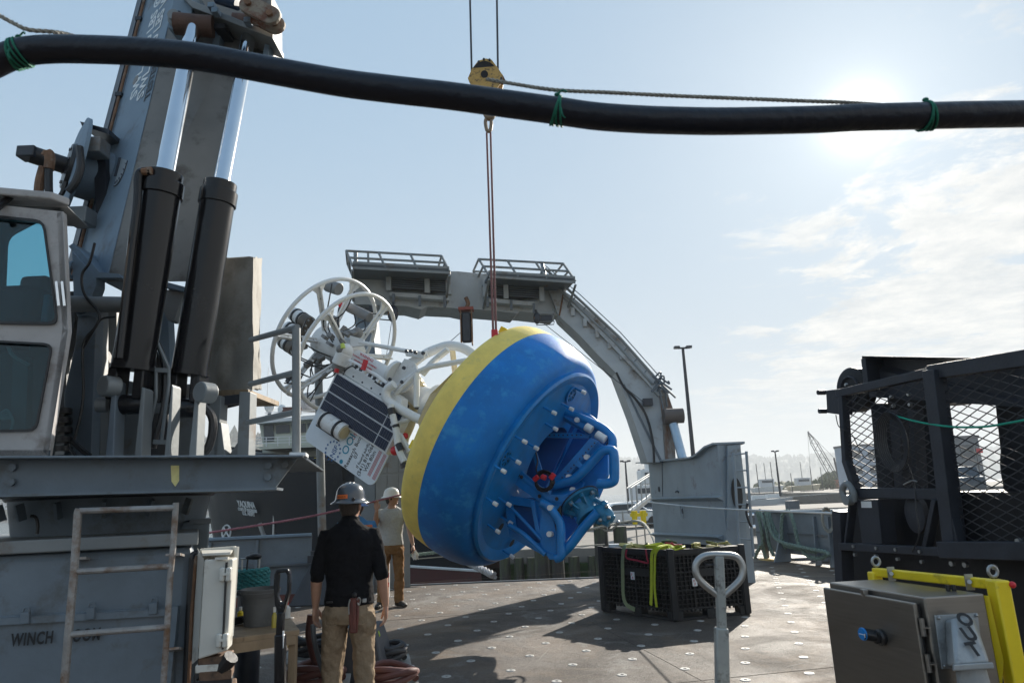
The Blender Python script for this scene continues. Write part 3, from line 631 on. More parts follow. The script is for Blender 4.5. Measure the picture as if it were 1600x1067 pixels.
for px in (330, 403):
    a = T(px, 830, 13.4); MB().prism([Vector((a.x, a.y - .02, 0)), Vector((a.x, a.y - .12, 0)), Vector((a.x, a.y - .08, HB - .05)), Vector((a.x, a.y - .02, HB - .05))], uu * .04).build('gusset', GREY, bw)
MB().beam(A0 - uu * 3 + Vector((0, -.1, .07)), A1 + Vector((0, -.1, .07)), .14, .14).build('foot_bar', mat('red_oxide', (.16, .05, .04), .6, 0, .2, 4), bw)
# ---------------------------------------------------------------- stanchion post
ps = thing('stern_post', 'tall weathered steel post on a dark tapered base behind the man in black', 'post', G(493, 925))
pb = Vector((P(504, 866, 12.3).x, 12.3, 0)); zb = P(500, 866, 12.3).z; pt_ = P(497, 556, 12.3)
c0 = pb
q4 = lambda c_, r, z: [Vector((c_.x + i * r, c_.y + j * r, z)) for i, j in ((-1, -1), (1, -1), (1, 1), (-1, 1))]
MB().hexa(q4(c0 + Vector((-.12, 0, 0)), .34, 0), q4(c0, .15, zb - .12)).build('base', DKST, ps, bevel=.02)
MB().hexa(q4(c0, .2, zb - .12), q4(c0, .2, zb)).build('base_cap', DKST, ps)
for s_ in (-.14, .02, .16): MB().cyl(c0 + Vector((s_, -.12, zb)), c0 + Vector((s_, -.12, zb + .07)), .035, n=6).build('bolt', DKST, ps)
MB().tube([c0 + Vector((0, 0, zb)), pt_], .072, 14).build('pole', FRAMEG, ps)
MB().tube([pt_ + Vector((0, 0, -.25)), pt_ + Vector((.38, 0, -.22))], .03, 6).build('arm', FRAMEG, ps)
MB().tube([pt_ + Vector((0, 0, -.5)), pt_ + Vector((.22, 0, -.3))], .02, 6).build('brace', FRAMEG, ps)
# ---------------------------------------------------------------- port pedestal (grey house behind the far man)
pp = thing('port_pedestal', 'tall grey panelled pedestal standing behind the man in the grey shirt', 'pedestal', T(600, 905, 14.4))
f = lambda px, py: T(px, py, 14.5)
b0, b1 = f(586, 905), f(641, 902); b0.z = b1.z = 0; tz = 2.75
MB().prism([b0, b1, b1 + Vector((0, 0, tz)), b0 + Vector((0, 0, tz))], SA * 2.2).build('wall', FRAMEG, pp, smooth=0)
c1 = f(552, 905); c1.z = 0
MB().prism([c1, b0 - SR * .01, b0 - SR * .01 + Vector((0, 0, tz)), c1 + Vector((0, 0, tz))], SA * 1.2).build('corner_column', GREY, pp, smooth=0)
for i in range(3):
    for j in range(5):
        a = b0.lerp(b1, (i + .04) / 3) + Vector((0, 0, .08 + j * .53)); b2 = b0.lerp(b1, (i + .96) / 3) + Vector((0, 0, .08 + j * .53))
        MB().prism([a, b2, b2 + Vector((0, 0, .49)), a + Vector((0, 0, .49))], -SA * .012).build('panel', FRAMEG, pp, smooth=0, bevel=.004)
# red white striped hazard board at his feet
hbd = T(601, 918, 12.2); e = MB().box(hbd + Vector((0, 0, .33)), (.16, .04, .95)).build('hazard_board', WHT, org=hbd); tag(e, 'narrow board with red and white diagonal stripes standing behind the far man\'s legs', 'board')
for i in range(6):
    z = hbd.z - .08 + i * .15; MB().add([(hbd.x - .08, hbd.y - .024, z), (hbd.x + .08, hbd.y - .024, z + .1), (hbd.x + .08, hbd.y - .024, z + .17), (hbd.x - .08, hbd.y - .024, z + .07)], [(0, 1, 2, 3)]).build('stripe', REDP, e, smooth=0)
# ---------------------------------------------------------------- starboard pedestal
sp = thing('starboard_pedestal', 'large grey A-frame pedestal with ribs and a ladder on its forward end', 'pedestal', G(1150, 895))
PF = FRAMEG2 = mat('pedestal_paint', (.27, .31, .335), .5, 0, .12, 2.2, .15, 22, (.14, .10, .08), .1, 1.8)
cn = G(1168, 893); cn.z = 0                      # forward starboard foot
inb = G(1135, 893); inb.z = 0
va = P(1135, 830, 12.6); vb = P(1022, 830, 16.6)  # along the inboard face
def on_face(px, py, off=0):                       # inboard plane through va, vb
    n_ = Vector((vb.y - va.y, va.x - vb.x, 0)).normalized(); d = ray(px, py); t_ = (va - CAM).dot(n_) / d.dot(n_); return CAM + d * t_ - n_ * off
nf = Vector((vb.y - va.y, va.x - vb.x, 0)).normalized()
if nf.x < 0: nf = -nf
prof = [(1022, 832), (1008, 728), (1084, 717), (1103, 702), (1118, 695), (1148, 693), (1137, 693)]
prof = [(1085, 716), (1092, 713), (1108, 699.5), (1120, 695)]
tp = [Vector((vb.x, vb.y, P(1014, 723, 16.6).z))] + [on_face(*q) for q in prof] + [Vector((va.x, va.y, P(1128, 694, 12.6).z))]; lo = [Vector((tp[-1].x, tp[-1].y, 0)), Vector((tp[0].x, tp[0].y, 0))]
endw = (T(1168, 800, 1)).x and Vector((P(1164, 760, 12.7).x - va.x, .1, 0))
MB().prism(tp + lo, endw).build('body', PF, sp, smooth=0)
# top flange following the profile
for i in range(len(tp) - 1):
    a, b2 = tp[i] - nf * .10, tp[i + 1] - nf * .10; MB().prism([a, b2, b2 + Vector((0, 0, .035)), a + Vector((0, 0, .035))], Vector((endw.x + .15, 0, 0))).build('top_flange', PF, sp, smooth=0)
a = on_face(993, 724); MB().prism([a, tp[0] - nf * .1, tp[0] - nf * .1 + Vector((0, 0, .03)), a + Vector((0, 0, .03))], Vector((.3, 0, 0))).build('flange_tip', PF, sp, smooth=0)
for y0, y1, dd_ in ((777, 773.5, 9), (831, 835.5, 9)):
    a, b2 = on_face(1022, y0), on_face(1130, y1); h = Vector((0, 0, .10))
    MB().add([a, b2, b2 - h * .35 - nf * .12, a - h * .35 - nf * .12, b2 - h, a - h], [(0, 1, 2, 3), (3, 2, 4, 5), (1, 4, 2), (0, 3, 5)]).build('rib', PF, sp, smooth=0)
for px, py, r in ((1030, 764, .06), (1067, 798, .055)):
    q = on_face(px, py); MB().cyl(q + nf * .02, q - nf * .012, r, n=16).build('port_hole', DKST, sp)
    if py > 790: MB().tube([q - nf * .02 + Vector((0, math.cos(k_ * .393) * .14, math.sin(k_ * .393) * .14)) for k_ in range(16)], .008, 5, True).build('weld_ring', PF, sp)
q = on_face(1060, 769); MB().tube([q - nf * .03 + Vector((0, .12 * math.cos(k_ * .5), .03 * math.sin(k_ * .5))) for k_ in range(8)], .012, 5).build('pad_eye', DKST, sp)
# seams
MB().beam(on_face(1035, 722, .0) - nf * .012, on_face(1036, 775) - nf * .012, .012, .01).build('seam', GREYD, sp)
# forward end: plates, opening, ladder
fe = lambda px, py: P(px, py, 12.55)
MB().prism([fe(1136, 868), fe(1137, 696), fe(1157, 694), fe(1169, 868)], (0, .06, 0)).build('end_plate', PF, sp, smooth=0)
MB().lathe([(.0, 0), (.11, 0)], Matrix.Translation(fe(1152, 780) + Vector((0, -.02, .1))) @ Matrix.Rotation(R(90), 4, 'X') @ Matrix.Diagonal((.9, 2.6, 1, 1)), 20).build('access_hole', BLK, sp)
lr = [fe(1141.5, 708) - Vector((0, .18, 0)), fe(1151, 865) - Vector((0, .18, 0))]; rr = [fe(1161, 706) - Vector((0, .18, 0)), fe(1172, 868) - Vector((0, .18, 0))]
for a in (lr, rr): MB().tube(a, .025, 7).build('ladder_rail', PF, sp)
for i in range(6): k_ = .02 + i * .165; MB().tube([lr[0].lerp(lr[1], k_), rr[0].lerp(rr[1], k_)], .014, 6).build('rung', PF, sp)
MB().prism([fe(1171, 741) + Vector((0, 2.5, 0)), fe(1176, 742) + Vector((0, 2.5, 0)), fe(1181, 860) + Vector((0, 2.5, 0)), fe(1171, 860) + Vector((0, 2.5, 0))], (0, .5, 0)).build('side_box', GREYD, sp, smooth=0)
q = [fe(1162, 786) + Vector((0, -.2, 0)), fe(1160, 800) + Vector((0, -.22, 0)), fe(1163, 812) + Vector((0, -.22, 0)), fe(1168, 822) + Vector((0, -.2, 0))]; MB().tube(cr(q), .02, 6).build('cable', BLK, sp)
# ---------------------------------------------------------------- starboard bulwark
bs = thing('starboard_bulwark', 'grey starboard bulwark hung with old green mooring ropes', 'bulwark', G(1240, 880))
s0, s1 = P(1178, 800, 17.2), P(1320, 795, 14.0); S0 = Vector((s0.x, s0.y, 0)); S1 = Vector((s1.x, s1.y, 0)) ; su = (S1 - S0).normalized(); z0, z1 = P(1180, 799, 17.2).z, P(1320, 795.5, 14).z
MB().prism([S0 + Vector((0, 0, .16)), S1 + su * 1.5 + Vector((0, 0, .16)), S1 + su * 1.5 + Vector((0, 0, z1)), S0 + Vector((0, 0, z0))], (0.03, .03, 0)).build('plate', GREY, bs, smooth=0)
MB().beam(S0 + Vector((0, 0, z0)), S1 + su * 1.5 + Vector((0, 0, z1)), .14, .06).build('cap_rail', BOOMC, bs, bevel=.01)
MB().beam(S0 + Vector((0, 0, z0 * .55)), S1 + su * 1.5 + Vector((0, 0, z1 * .55)), .06, .04).build('stiffener', GREYD, bs)
for px in (1195, 1232, 1277, 1297):
    f_ = (px - 1178) / 142; a = S0.lerp(S1, f_); n_ = Vector((su.y, -su.x, 0)); n_ = n_ if n_.x < 0 else -n_
    w_ = .42 if px == 1232 else .12; MB().prism([a, a + n_ * w_, a + n_ * .05 + Vector((0, 0, z0 * .93)), a + Vector((0, 0, z0 * .93))], su * .05).build('stanchion', GREY, bs)
nb = Vector((su.y, -su.x, 0)); nb = nb if nb.x < 0 else -nb
def bp_(px, py, o=.12):      # on the inboard face of the bulwark
    n_ = nb; d = ray(px, py); t_ = (S0 + nb * o - CAM).dot(n_) / d.dot(n_); return CAM + d * t_
hang = [[(1183, 797), (1190, 830), (1192, 852), (1196, 870), (1200, 882)], [(1186, 796), (1196, 820), (1202, 850), (1209, 868)], [(1196, 797), (1205, 830), (1220, 846), (1260, 856), (1290, 862), (1296, 868)],
        [(1200, 798), (1210, 826), (1222, 845), (1228, 856)], [(1222, 846), (1221, 820), (1224, 801), (1234, 800), (1241, 820), (1248, 850), (1262, 868), (1282, 872), (1292, 866)], [(1190, 850), (1180, 870), (1186, 888)], [(1222, 850), (1245, 857), (1275, 862)]]
for i, h in enumerate(hang):
    r_ = rope('mooring_rope', cr([bp_(x, y, .16 + .05 * (i % 3)) for x, y in h], 8), .042, GRNR, org=bp_(*h[0]), twist=7)
    tag(r_, ['thick green rope hanging straight down beside the pedestal ladder', 'green rope draped over the rail next to the pedestal', 'long green rope sagging along the foot of the starboard bulwark', 'short green rope hanging into the tangle at the bulwark foot', 'looped green rope thrown over the bulwark stanchion', 'frayed rope tail lying against the pedestal foot', 'second rope strand lying along the bulwark foot'][i], 'rope', 'old mooring ropes on the starboard bulwark')
r_ = MB()
for k_ in range(4): r_.tube([bp_(1293, 812, .14 + .02 * k_) + Vector((0, 0, 0)) + Vector((.09 * math.cos(a_) * (1 + .1 * k_), 0, .2 * math.sin(a_) * (1 + .08 * k_))) for a_ in [j * .45 for j in range(14)]], .014, 6, True)
tag(r_.build('rope_hank', TANR, org=bp_(1293, 812)), 'small hank of pale rope hung on the starboard bulwark by the black frame', 'rope')
q = G(1288, 872); r_ = MB()
for k_ in range(5): r_.tube(cr([q + Vector((.16 * math.cos(a_ + k_), .12 * math.sin(a_ + k_), .08 + .17 * k_ * .6 + .06 * math.sin(a_ * 2 + k_))) for a_ in [j * .9 for j in range(7)]], 4, True), .045, 7, True)
tag(r_.build('rope_tangle', GRNR, org=q), 'tangled bundle of rope on the deck at the foot of the black frame', 'rope')
q = G(1222, 873); e = MB().lathe([(.0, .012), (.5, .01), (.52, 0)], Matrix.Translation(q), 24).build('hatch_cover', YBLK, org=q, kind=None); tag(e, 'flat round yellowish hatch cover on the deck beside the starboard bulwark', 'hatch')
q = G(1254, 874); e = MB().box(q + Vector((0, 0, .02)), (.6, .35, .08)).build('deck_pad', GREYD, org=q, bevel=.01); tag(e, 'small grey steel pad welded to the deck below the bulwark ropes', 'deck pad')
e = MB().prism([G(1277, 878), G(1305, 879), P(1303, 860, G(1305, 879).y), P(1283, 860, G(1277, 878).y)], (0, .4, 0)).build('fairlead', GREYD, org=G(1290, 878), bevel=.02); tag(e, 'grey steel fairlead block on deck left of the black frame', 'fairlead')
# ================================================================= A-frame
af = thing('a_frame', 'huge grey steel stern A-frame arching over the deck', 'A-frame', G(1040, 880))
AFP = mat('a_frame_paint', (.37, .39, .40), .5, 0, .14, 1.4, .15, 18, (.17, .12, .08), .22, 1.1)
A_ = lambda px, py, o=0: T(px, py, 16.2 + o / math.cos(R(12)))
MB().prism([A_(555, 424), A_(600, 424), A_(715, 424), A_(852, 437), A_(893, 467), A_(873, 493), A_(812, 486), A_(808, 490), A_(778, 486), A_(742, 483), A_(732, 486), A_(708, 481), A_(668, 479), A_(658, 484), A_(635, 478), A_(552, 475)], SA * .9).build('crossbeam', AFP, af, smooth=0)
# lower ledges with hangers
for x0, y0, x1, y1 in ((609, 456, 702, 463), (757, 465, 836, 472)):
    MB().prism([A_(x0, y0, -.25), A_(x1, y1, -.25), A_(x1, y1 + 6, -.25), A_(x0, y0 + 6, -.25)], SA * .25).build('ledge', AFP, af, smooth=0)
for px, py in ((615, 465), (656, 468), (695, 470), (762, 470), (799, 474), (834, 480)):
    MB().beam(A_(px, py - 6, -.28), A_(px, py + 10, -.28), .06, .06).build('hanger', GREYD, af)
# sheave grilles between posts
for x0, x1, n_ in ((612, 666, 0), (669, 699, 0), (762, 788, 0), (793, 842, 0)):
    yo = 420 + (x0 - 612) * .072; yw = (x1 - x0) * .072
    MB().prism([A_(x0, yo, -.16), A_(x1, yo + yw, -.16), A_(x1, yo + 30 + yw, -.16), A_(x0, yo + 32, -.16)], SA * .05).build('grille', BLK, af, smooth=0)
    for i in range(9):
        y = yo + 2 + i * 3.3; MB().beam(A_(x0, y, -.19), A_(x1, y + yw, -.19), .02, .03).build('louvre', GREYD, af)
for px in (607, 667, 700, 758, 790, 846):
    y = 418 + (px - 607) * .072; MB().beam(A_(px, y, -.22), A_(px + 1, y + 36, -.22), .12, .12).build('post', AFP, af)
# right leg: two tapering plates form a bent box
leg = [(850, 436), (893, 462), (960, 520), (1016, 582), (1040, 604), (1052, 640), (1056, 722), (1012, 722), (988, 650), (962, 582), (940, 560), (905, 523), (873, 493)]
B_ = lambda px, py, o=0: P(px, py, 16.4 - .9 * min(1, max(0, (py - 450) / 270)) + o)
MB().prism([B_(*q) for q in leg], (0, .85, 0)).build('leg', AFP, af, smooth=0)
MB().prism([B_(1040, 604, -.04), B_(1052, 640, -.04), B_(1056, 722, -.04), B_(1040, 722, -.04), B_(1035, 650, -.04), B_(1030, 612, -.04)], (0, .04, 0)).build('cheek_plate', mat('rust_streaked_plate', (.22, .20, .18), .6, 0, .25, 3, .2, 20, RUST, .5, 2, stretch=(3, 3, .3)), af, smooth=0)
MB().prism([B_(973, 600, -.02), B_(976, 600, -.02), B_(1036, 722, -.02), B_(1032, 722, -.02)], (0, .02, 0)).build('seam', GREYD, af, smooth=0)
MB().beam(B_(874, 493, -.01), B_(880, 460, -.01), .03, .03).build('seam', RUSTM, af)
for t_ in range(7): q = Vector(B_(895 + t_ * 19, 487 + t_ * 17, -.05)); MB().box(q, (.09, .08, .2)).build('bracket', AFP, af)
MB().prism([B_(880, 462, -.1), B_(888, 462, -.1), B_(1020, 590, -.1), B_(1036, 618, -.1), B_(1028, 618, -.1), B_(1010, 597, -.1)], (0, .1, 0)).build('edge_flange', AFP, af, smooth=0)
# left leg, seen end on
MB().prism([P(552, 424, 16), P(576, 424, 16), P(590, 600, 15.2), P(602, 740, 14.9), P(572, 740, 14.9), P(560, 600, 15.2)], (0, .8, 0)).build('leg', GREY, af, smooth=0)
for i in range(14): y = 430 + i * 7.2; MB().beam(P(555, y, 15.85), P(574, y, 15.85), .03).build('rung', FRAMEG, af)
for x_ in (554, 575): MB().tube([P(x_, 395, 15.8), P(x_ + 6, 540, 15.6)], .03, 6).build('ladder_rail', FRAMEG, af)
# right ladder
l0, l1 = [(851, 419), (905, 468), (968, 527), (1030, 597)], [(845, 426), (898, 474), (960, 534), (1020, 601)]
for l_ in (l0, l1): MB().tube([B_(x, y, -.1) for x, y in l_], .035, 7).build('ladder_rail', FRAMEG, af)
pa, pb_ = resample([B_(x, y, -.1) for x, y in l0], .36), resample([B_(x, y, -.1) for x, y in l1], .36)
for a, b2 in zip(pa, pb_): MB().tube([a, b2], .018, 5).build('rung', FRAMEG, af)
MB().tube([B_(852, 415, -.2), B_(906, 460, -.2), B_(970, 520, -.2), B_(1034, 592, -.2)], .012, 5).build('safety_wire', FRAMEG, af)
# ram and knuckle
q = B_(1045, 650, -.25); MB().cyl(q - Vector((.12, 0, 0)), q + Vector((.32, 0, 0)), .17, n=18).build('ram_bearing', mat('oxidised_bearing', (.12, .10, .09), .6, .2), af)
MB().cyl(B_(1052, 662, -.2), B_(1068, 722, -.2), .10, n=18).build('ram_rod', mat('blue_grey_rod', (.35, .48, .62), .2, .3), af)
q = B_(1030, 598, -.25); m = MB()
rnd = random.Random(4)
for i in range(9):
    a = q + Vector((rnd.uniform(-.15, .15), rnd.uniform(-.1, .1), rnd.uniform(-.2, .2))); m.tube(cr([a, a + Vector((rnd.uniform(-.2, .25), 0, rnd.uniform(-.2, .2))), a + Vector((rnd.uniform(.0, .3), 0, rnd.uniform(-.5, .1)))], 5), .022, 6)
m.build('hose_bundle', GREYD, af, merge=False)
# service hose along the leg
MB().tube(cr([B_(963, 582, -.12), B_(975, 605, -.1), B_(992, 622, -.1), B_(1010, 650, -.1), B_(1020, 690, -.1), B_(1022, 722, -.1)], 6), .028, 6).build('service_hose', BLK, af)
q = B_(1012, 628, -.1); MB().box(q, (.22, .12, .16)).build('junction_box', DKST, af)
# platforms with rails
def platform(x0, y0, x1, y1, tx0, ty0, tx1, ty1, lab):
    D = .9
    lo_f = [A_(x0, y0, -.9), A_(x1, y1, -.9)]; up_f = [A_(tx0, ty0, -.6), A_(tx1, ty1, -.6)]
    MB().prism([lo_f[0], lo_f[1], lo_f[1] + SA * .9, lo_f[0] + SA * .9], (0, 0, .06)).build('platform_floor', GREYD, af, smooth=0)
    MB().prism([lo_f[0] + Vector((0, 0, -.06)), lo_f[1] + Vector((0, 0, -.06)), lo_f[1] + Vector((0, 0, .12)), lo_f[0] + Vector((0, 0, .12))], SA * .03).build('toe_board', FRAMEG, af, smooth=0)
    for k_ in (1, .55):
        a, b2 = lo_f[0].lerp(up_f[0], k_), lo_f[1].lerp(up_f[1], k_); c_, d_ = a + SA * .9, b2 + SA * .9
        for p_, q_ in ((a, b2), (c_, d_), (a, c_), (b2, d_)): MB().tube([p_, q_], .028, 6).build('rail', FRAMEG, af)
    for i in range(4):
        for o_ in (0, .9):
            a = lo_f[0].lerp(lo_f[1], i / 3) + SA * o_; b2 = up_f[0].lerp(up_f[1], i / 3) + SA * o_; MB().tube([a, b2], .028, 6).build('rail_post', FRAMEG, af)
    for o_ in (0,): 
        for s_, x_ in ((0, x0), (1, x1)): a = lo_f[s_] + Vector((0, 0, -.1)); MB().tube([a, a + SA * .9 + Vector((0, 0, -.45))], .03, 6).build('strut', FRAMEG, af)
platform(551, 416, 702, 424, 541, 392, 690, 400, 0)
platform(764, 430, 899, 439, 748, 405, 880, 412, 1)
MB().tube([A_(557, 420, -.5), A_(557, 394, .2)], .03, 6).build('mast', DKST, af); MB().tube([A_(851, 430, -.5), A_(847, 412, .2)], .05, 6).build('mast', DKST, af)
# hanging gear
def block(name, px, py, Y0, h, label, col=DKST, top=(0, 0)):
    q = A_(px, py, Y0); e = thing(name, label, 'block', q, 'blocks hanging from the A-frame')
    MB().ball(q, (h * .3, h * .2, h * .5), 14, 10).build('shell', col, e); MB().cyl(q - SR * h * .28, q + SR * h * .28, h * .12, n=10).build('pin', RUSTM, e)
    t_ = A_(top[0], top[1], Y0); MB().tube([q + Vector((0, 0, h * .45)), t_], .03, 6).build('shackle', DKST, e); return q
q = block('snatch_block', 614, 490, -.4, .42, 'dark rounded snatch block hanging under the left platform of the A-frame', DKST, (614, 472))
tag(MB().tube([q, T(603, 560, 15.2)], .008, 4).build('tugger_wire', DKST, org=q), 'thin wire dropping from the left snatch block toward the buoy tower', 'wire')
q = A_(729, 512, -.2); e = thing('sheave_block', 'slim red edged sheave block hanging at the centre of the A-frame', 'block', q, None)
MB().box(q, (.22, .16, .72)).build('sheave', DKST, e, bevel=.03)
for s_ in (-.13, .13): MB().box(q + Vector((s_, 0, 0)), (.03, .22, .85)).build('cheek', RUSTM, e, bevel=.01)
MB().box(q + Vector((0, 0, .45)), (.36, .25, .07)).build('crossbar', mat('red_primer', (.28, .07, .05), .6), e)
MB().tube(cr([q + Vector((0, 0, .48)), q + Vector((.05, 0, .6)), q + Vector((0, 0, .75))], 4), .05, 8).build('shackle', RUSTM, e)
MB().tube([q + Vector((0, 0, .7)), A_(730, 468, -.2)], [.045, .06], 8).build('swivel', DKST, e)
tag(MB().tube([A_(725, 515, -.2), T(690, 545, 15.5)], .008, 4).build('tugger_wire', DKST, org=q), 'thin wire running left from the central sheave block behind the white arch', 'wire')
q = A_(846, 499, -.4); e = thing('flood_lamp', 'boxy flood lamp in a wire guard under the right end of the A-frame beam', 'lamp')
ORG[e.name] = Vector(q); e.location = q
MB().box(q + Vector((.1, 0, 0)), (.3, .2, .16)).build('lamp_body', DKST, e, bevel=.02)
for z in (-.1, .1): MB().tube([q + Vector((x_, y_, z)) for x_, y_ in ((-.12, -.15), (.3, -.15), (.3, .15), (-.12, .15))], .012, 5, True).build('guard', FRAMEG, e)
for x_ in (-.1, .28): MB().tube([q + Vector((x_, -.1, -.1)), q + Vector((x_, -.1, .22))], .012, 5).build('bracket', FRAMEG, e)
q2 = block('snatch_block', 839, 497, -.5, .3, 'small snatch block beside the flood lamp under the right end of the beam', DKST, (836, 484))
for i, (x_, y_) in enumerate([(960, 592), (1008, 630)]):
    tag(MB().tube([q2, B_(x_, y_, -.2)], .010, 4).build('tugger_wire', DKST, org=q2), ['upper', 'lower'][i] + ' thin wire running from the right snatch block down to the A-frame leg', 'wire')
q = A_(583, 483, -.3); e = tag(MB().box(q, (.16, .15, .14)).build('camera_box', DKST, org=q, bevel=.01), 'small dark camera box under the left end of the A-frame beam', 'camera')
# ================================================================= deckhouse, crane pedestal, crane
HOUSE = mat('deckhouse_paint', (.150, .187, .222), .5, 0, .18, 2.2, .2, 30, (.10, .105, .105), .3, 3.5)
dh = thing('deckhouse', 'grey winch room deckhouse filling the lower left corner', 'deckhouse', T(150, 1067, 4.45))
H_ = lambda px, py, o=0: T(px, py, 4.45 + o)
zt = H_(150, 838).z
HD = ray(306, 830); HD = Vector((HD.x, HD.y, 0)).normalized()
w0, w1 = H_(-260, 900), H_(300, 900)
MB().prism([Vector((w0.x, w0.y, 0)), Vector((w1.x, w1.y, 0)), Vector((w1.x, w1.y, zt - .07)), Vector((w0.x, w0.y, zt - .07))], HD * 1.9).build('wall', HOUSE, dh, smooth=0, bevel=.05)
a, b_ = H_(-260, 838, -.06), H_(311, 826, -.06)
MB().prism([Vector((a.x, a.y, zt - .07)), Vector((b_.x, b_.y, zt - .07)), Vector((b_.x, b_.y, zt)), Vector((a.x, a.y, zt))], HD * 2.0).build('roof_slab', FRAMEG, dh, smooth=0, bevel=.008)
# return wall behind, seen at the right of the corner
a, b_ = T(300, 815, 5.2), T(328, 813, 5.2)
MB().prism([Vector((a.x - .4, a.y, 0)), Vector((b_.x, b_.y, 0)), Vector((b_.x, b_.y, a.z)), Vector((a.x - .4, a.y, a.z))], HD * 1.2).build('rear_wall', HOUSE, dh, smooth=0, bevel=.01)
a, b_ = T(296, 812, 5.15), T(330, 810, 5.15); MB().prism([a, b_, b_ - Vector((0, 0, .03)), a - Vector((0, 0, .03))], HD * 1.25).build('roof_slab', GREYD, dh, smooth=0)
# hatch panel with clips, stencil
MB().prism([H_(-260, 978, -.02), H_(274, 947, -.02), H_(262, 1120, -.02), H_(-260, 1120, -.02)], SA * .018).build('hatch_panel', HOUSE, dh, smooth=0, bevel=.006)
MB().beam(H_(-260, 985, -.035), H_(273, 955, -.035), .025, .035).build('panel_edge', HOUSE, dh)
for px, py in ((41, 965), (143, 958), (241, 950)):
    MB().beam(H_(px - 1, py - 9, -.05), H_(px - 1, py + 9, -.05), .045, .02).build('clip', HOUSE, dh, bevel=.003); q = H_(px, py - 10, -.05); MB().tube([q + Vector((-.018, 0, 0)), q + Vector((-.012, 0, .02)), q + Vector((.012, 0, .02)), q + Vector((.018, 0, 0))], .006, 6).build('clip_hook', HOUSE, dh)
MB().beam(H_(276, 946, -.045), H_(260, 1110, -.045), .03, .03).build('panel_edge', HOUSE, dh)
sten = mat('black_stencil', (.015, .016, .018), .7)
q0 = H_(17, 1011, -.024); xd = H_(152, 1000, -.024) - q0
def stencil(body, px, py):
    q = H_(px, py, -.041); o = text('stencil_lettering', body, q, xd, (0, 0, 1), .086, sten, dh, .0005, .03, .05, space=1.12, xs=.62)
stencil('WINCH', 16, 1009); stencil('ROOM', 101, 1003)
for i, px in enumerate((23, 35, 47, 58, 70, 111, 124, 137, 148)):     # stencil bridges
    pass
# conduit and door frame seam at the corner
MB().tube([H_(302, 870, -.02), H_(296, 960, -.02), H_(290, 1100, -.02)], .022, 8).build('conduit', BLK, dh); MB().tube([H_(306, 868, -.03), H_(299, 960, -.03), H_(293, 1100, -.03)], .012, 8).build('conduit', RUSTM, dh)
MB().tube(cr([H_(300, 872, -.04), H_(303, 864, -.04), H_(310, 862, -.04), H_(318, 858, -.02)]), .012, 7).build('conduit', DKST, dh)
# ladder
ld = thing('deckhouse_ladder', 'worn steel pipe ladder leaning on the winch room wall', 'ladder', H_(100, 1060, -.3))
Lp = lambda px, py: H_(px, py, -.32)
WRN = mat('worn_ladder_steel', (.30, .29, .28), .45, .2, .25, 9, .15, 50, (.16, .09, .05), .45, 7)
MB().tube([Lp(124, 795), Lp(122, 800), Lp(116, 892), Lp(107, 990), Lp(98, 1100)], .020, 10).build('rail', WRN, ld)
MB().tube([Lp(275, 785), Lp(270, 860), Lp(266, 900), Lp(260, 1000), Lp(253, 1100)], .016, 10).build('rail', WRN, ld)
for (x0, y0), (x1, y1) in (((124, 798), (274, 793)), ((115, 893), (268, 884)), ((107, 991), (262, 979))): MB().tube([Lp(x0, y0), Lp(x1, y1)], .016, 10).build('rung', WRN, ld)
for px, py in ((126, 872), (274, 866), (272, 1013)): a = Lp(px - 4, py); MB().beam(a, H_(px + 4, py + 2, -.01), .07, .012).build('bracket', WRN, ld)
# white cabinet on the corner
cb = thing('electrical_cabinet', 'off-white steel cabinet with two hinges mounted on the deckhouse corner', 'cabinet', T(340, 1030, 4.15))
CBP = mat('offwhite_cabinet_paint', (.60, .59, .54), .45, 0, .06, 4, .06, 40, (.25, .22, .18), .15, 5)
c_ = lambda px, py, o=0: T(px, py, 4.2 + o)
MB().prism([c_(319, 874), c_(364, 873), c_(355, 1016), c_(309, 1030)], SA * .14).build('door', CBP, cb, smooth=0, bevel=.008)
MB().prism([c_(310, 858, .12), c_(319, 874), c_(309, 1030), c_(300, 1038, .12)], SA * .2 - SR * .05).build('side_panel', CBP, cb, smooth=0, bevel=.006)
MB().prism([c_(312, 857, .2), c_(368, 853, .2), c_(359, 994, .2), c_(308, 1000, .2)], SA * .03).build('back_plate', CBP, cb, smooth=0, bevel=.004)
MB().tube([c_(369, 854, .19), c_(360, 993, .19)], .018, 8).build('back_edge', CBP, cb)
MB().prism([c_(316, 868), c_(360, 866), c_(366, 858, .3), c_(314, 860, .3)], (0, 0, .012)).build('rain_hood', CBP, cb, smooth=0)
MB().beam(c_(354, 878, -.012), c_(348, 1014, -.012), .008, .012).build('door_gap', BLK, cb)
for py in (897, 1000):
    for dx in (-5, 5): MB().beam(c_(353 + dx - (py - 897) * .05, py - 11, -.02), c_(352 + dx - (py - 897) * .05, py + 11, -.02), .028, .03).build('hinge', CBP, cb, bevel=.008)
    MB().beam(c_(346 - (py - 897) * .05, py, -.03), c_(360 - (py - 897) * .05, py - 1, -.03), .014, .012).build('hinge_pin', CBP, cb)
q = c_(347, 872, -.01); MB().box(q, (.07, .02, .012)).build('latch', CBP, cb)
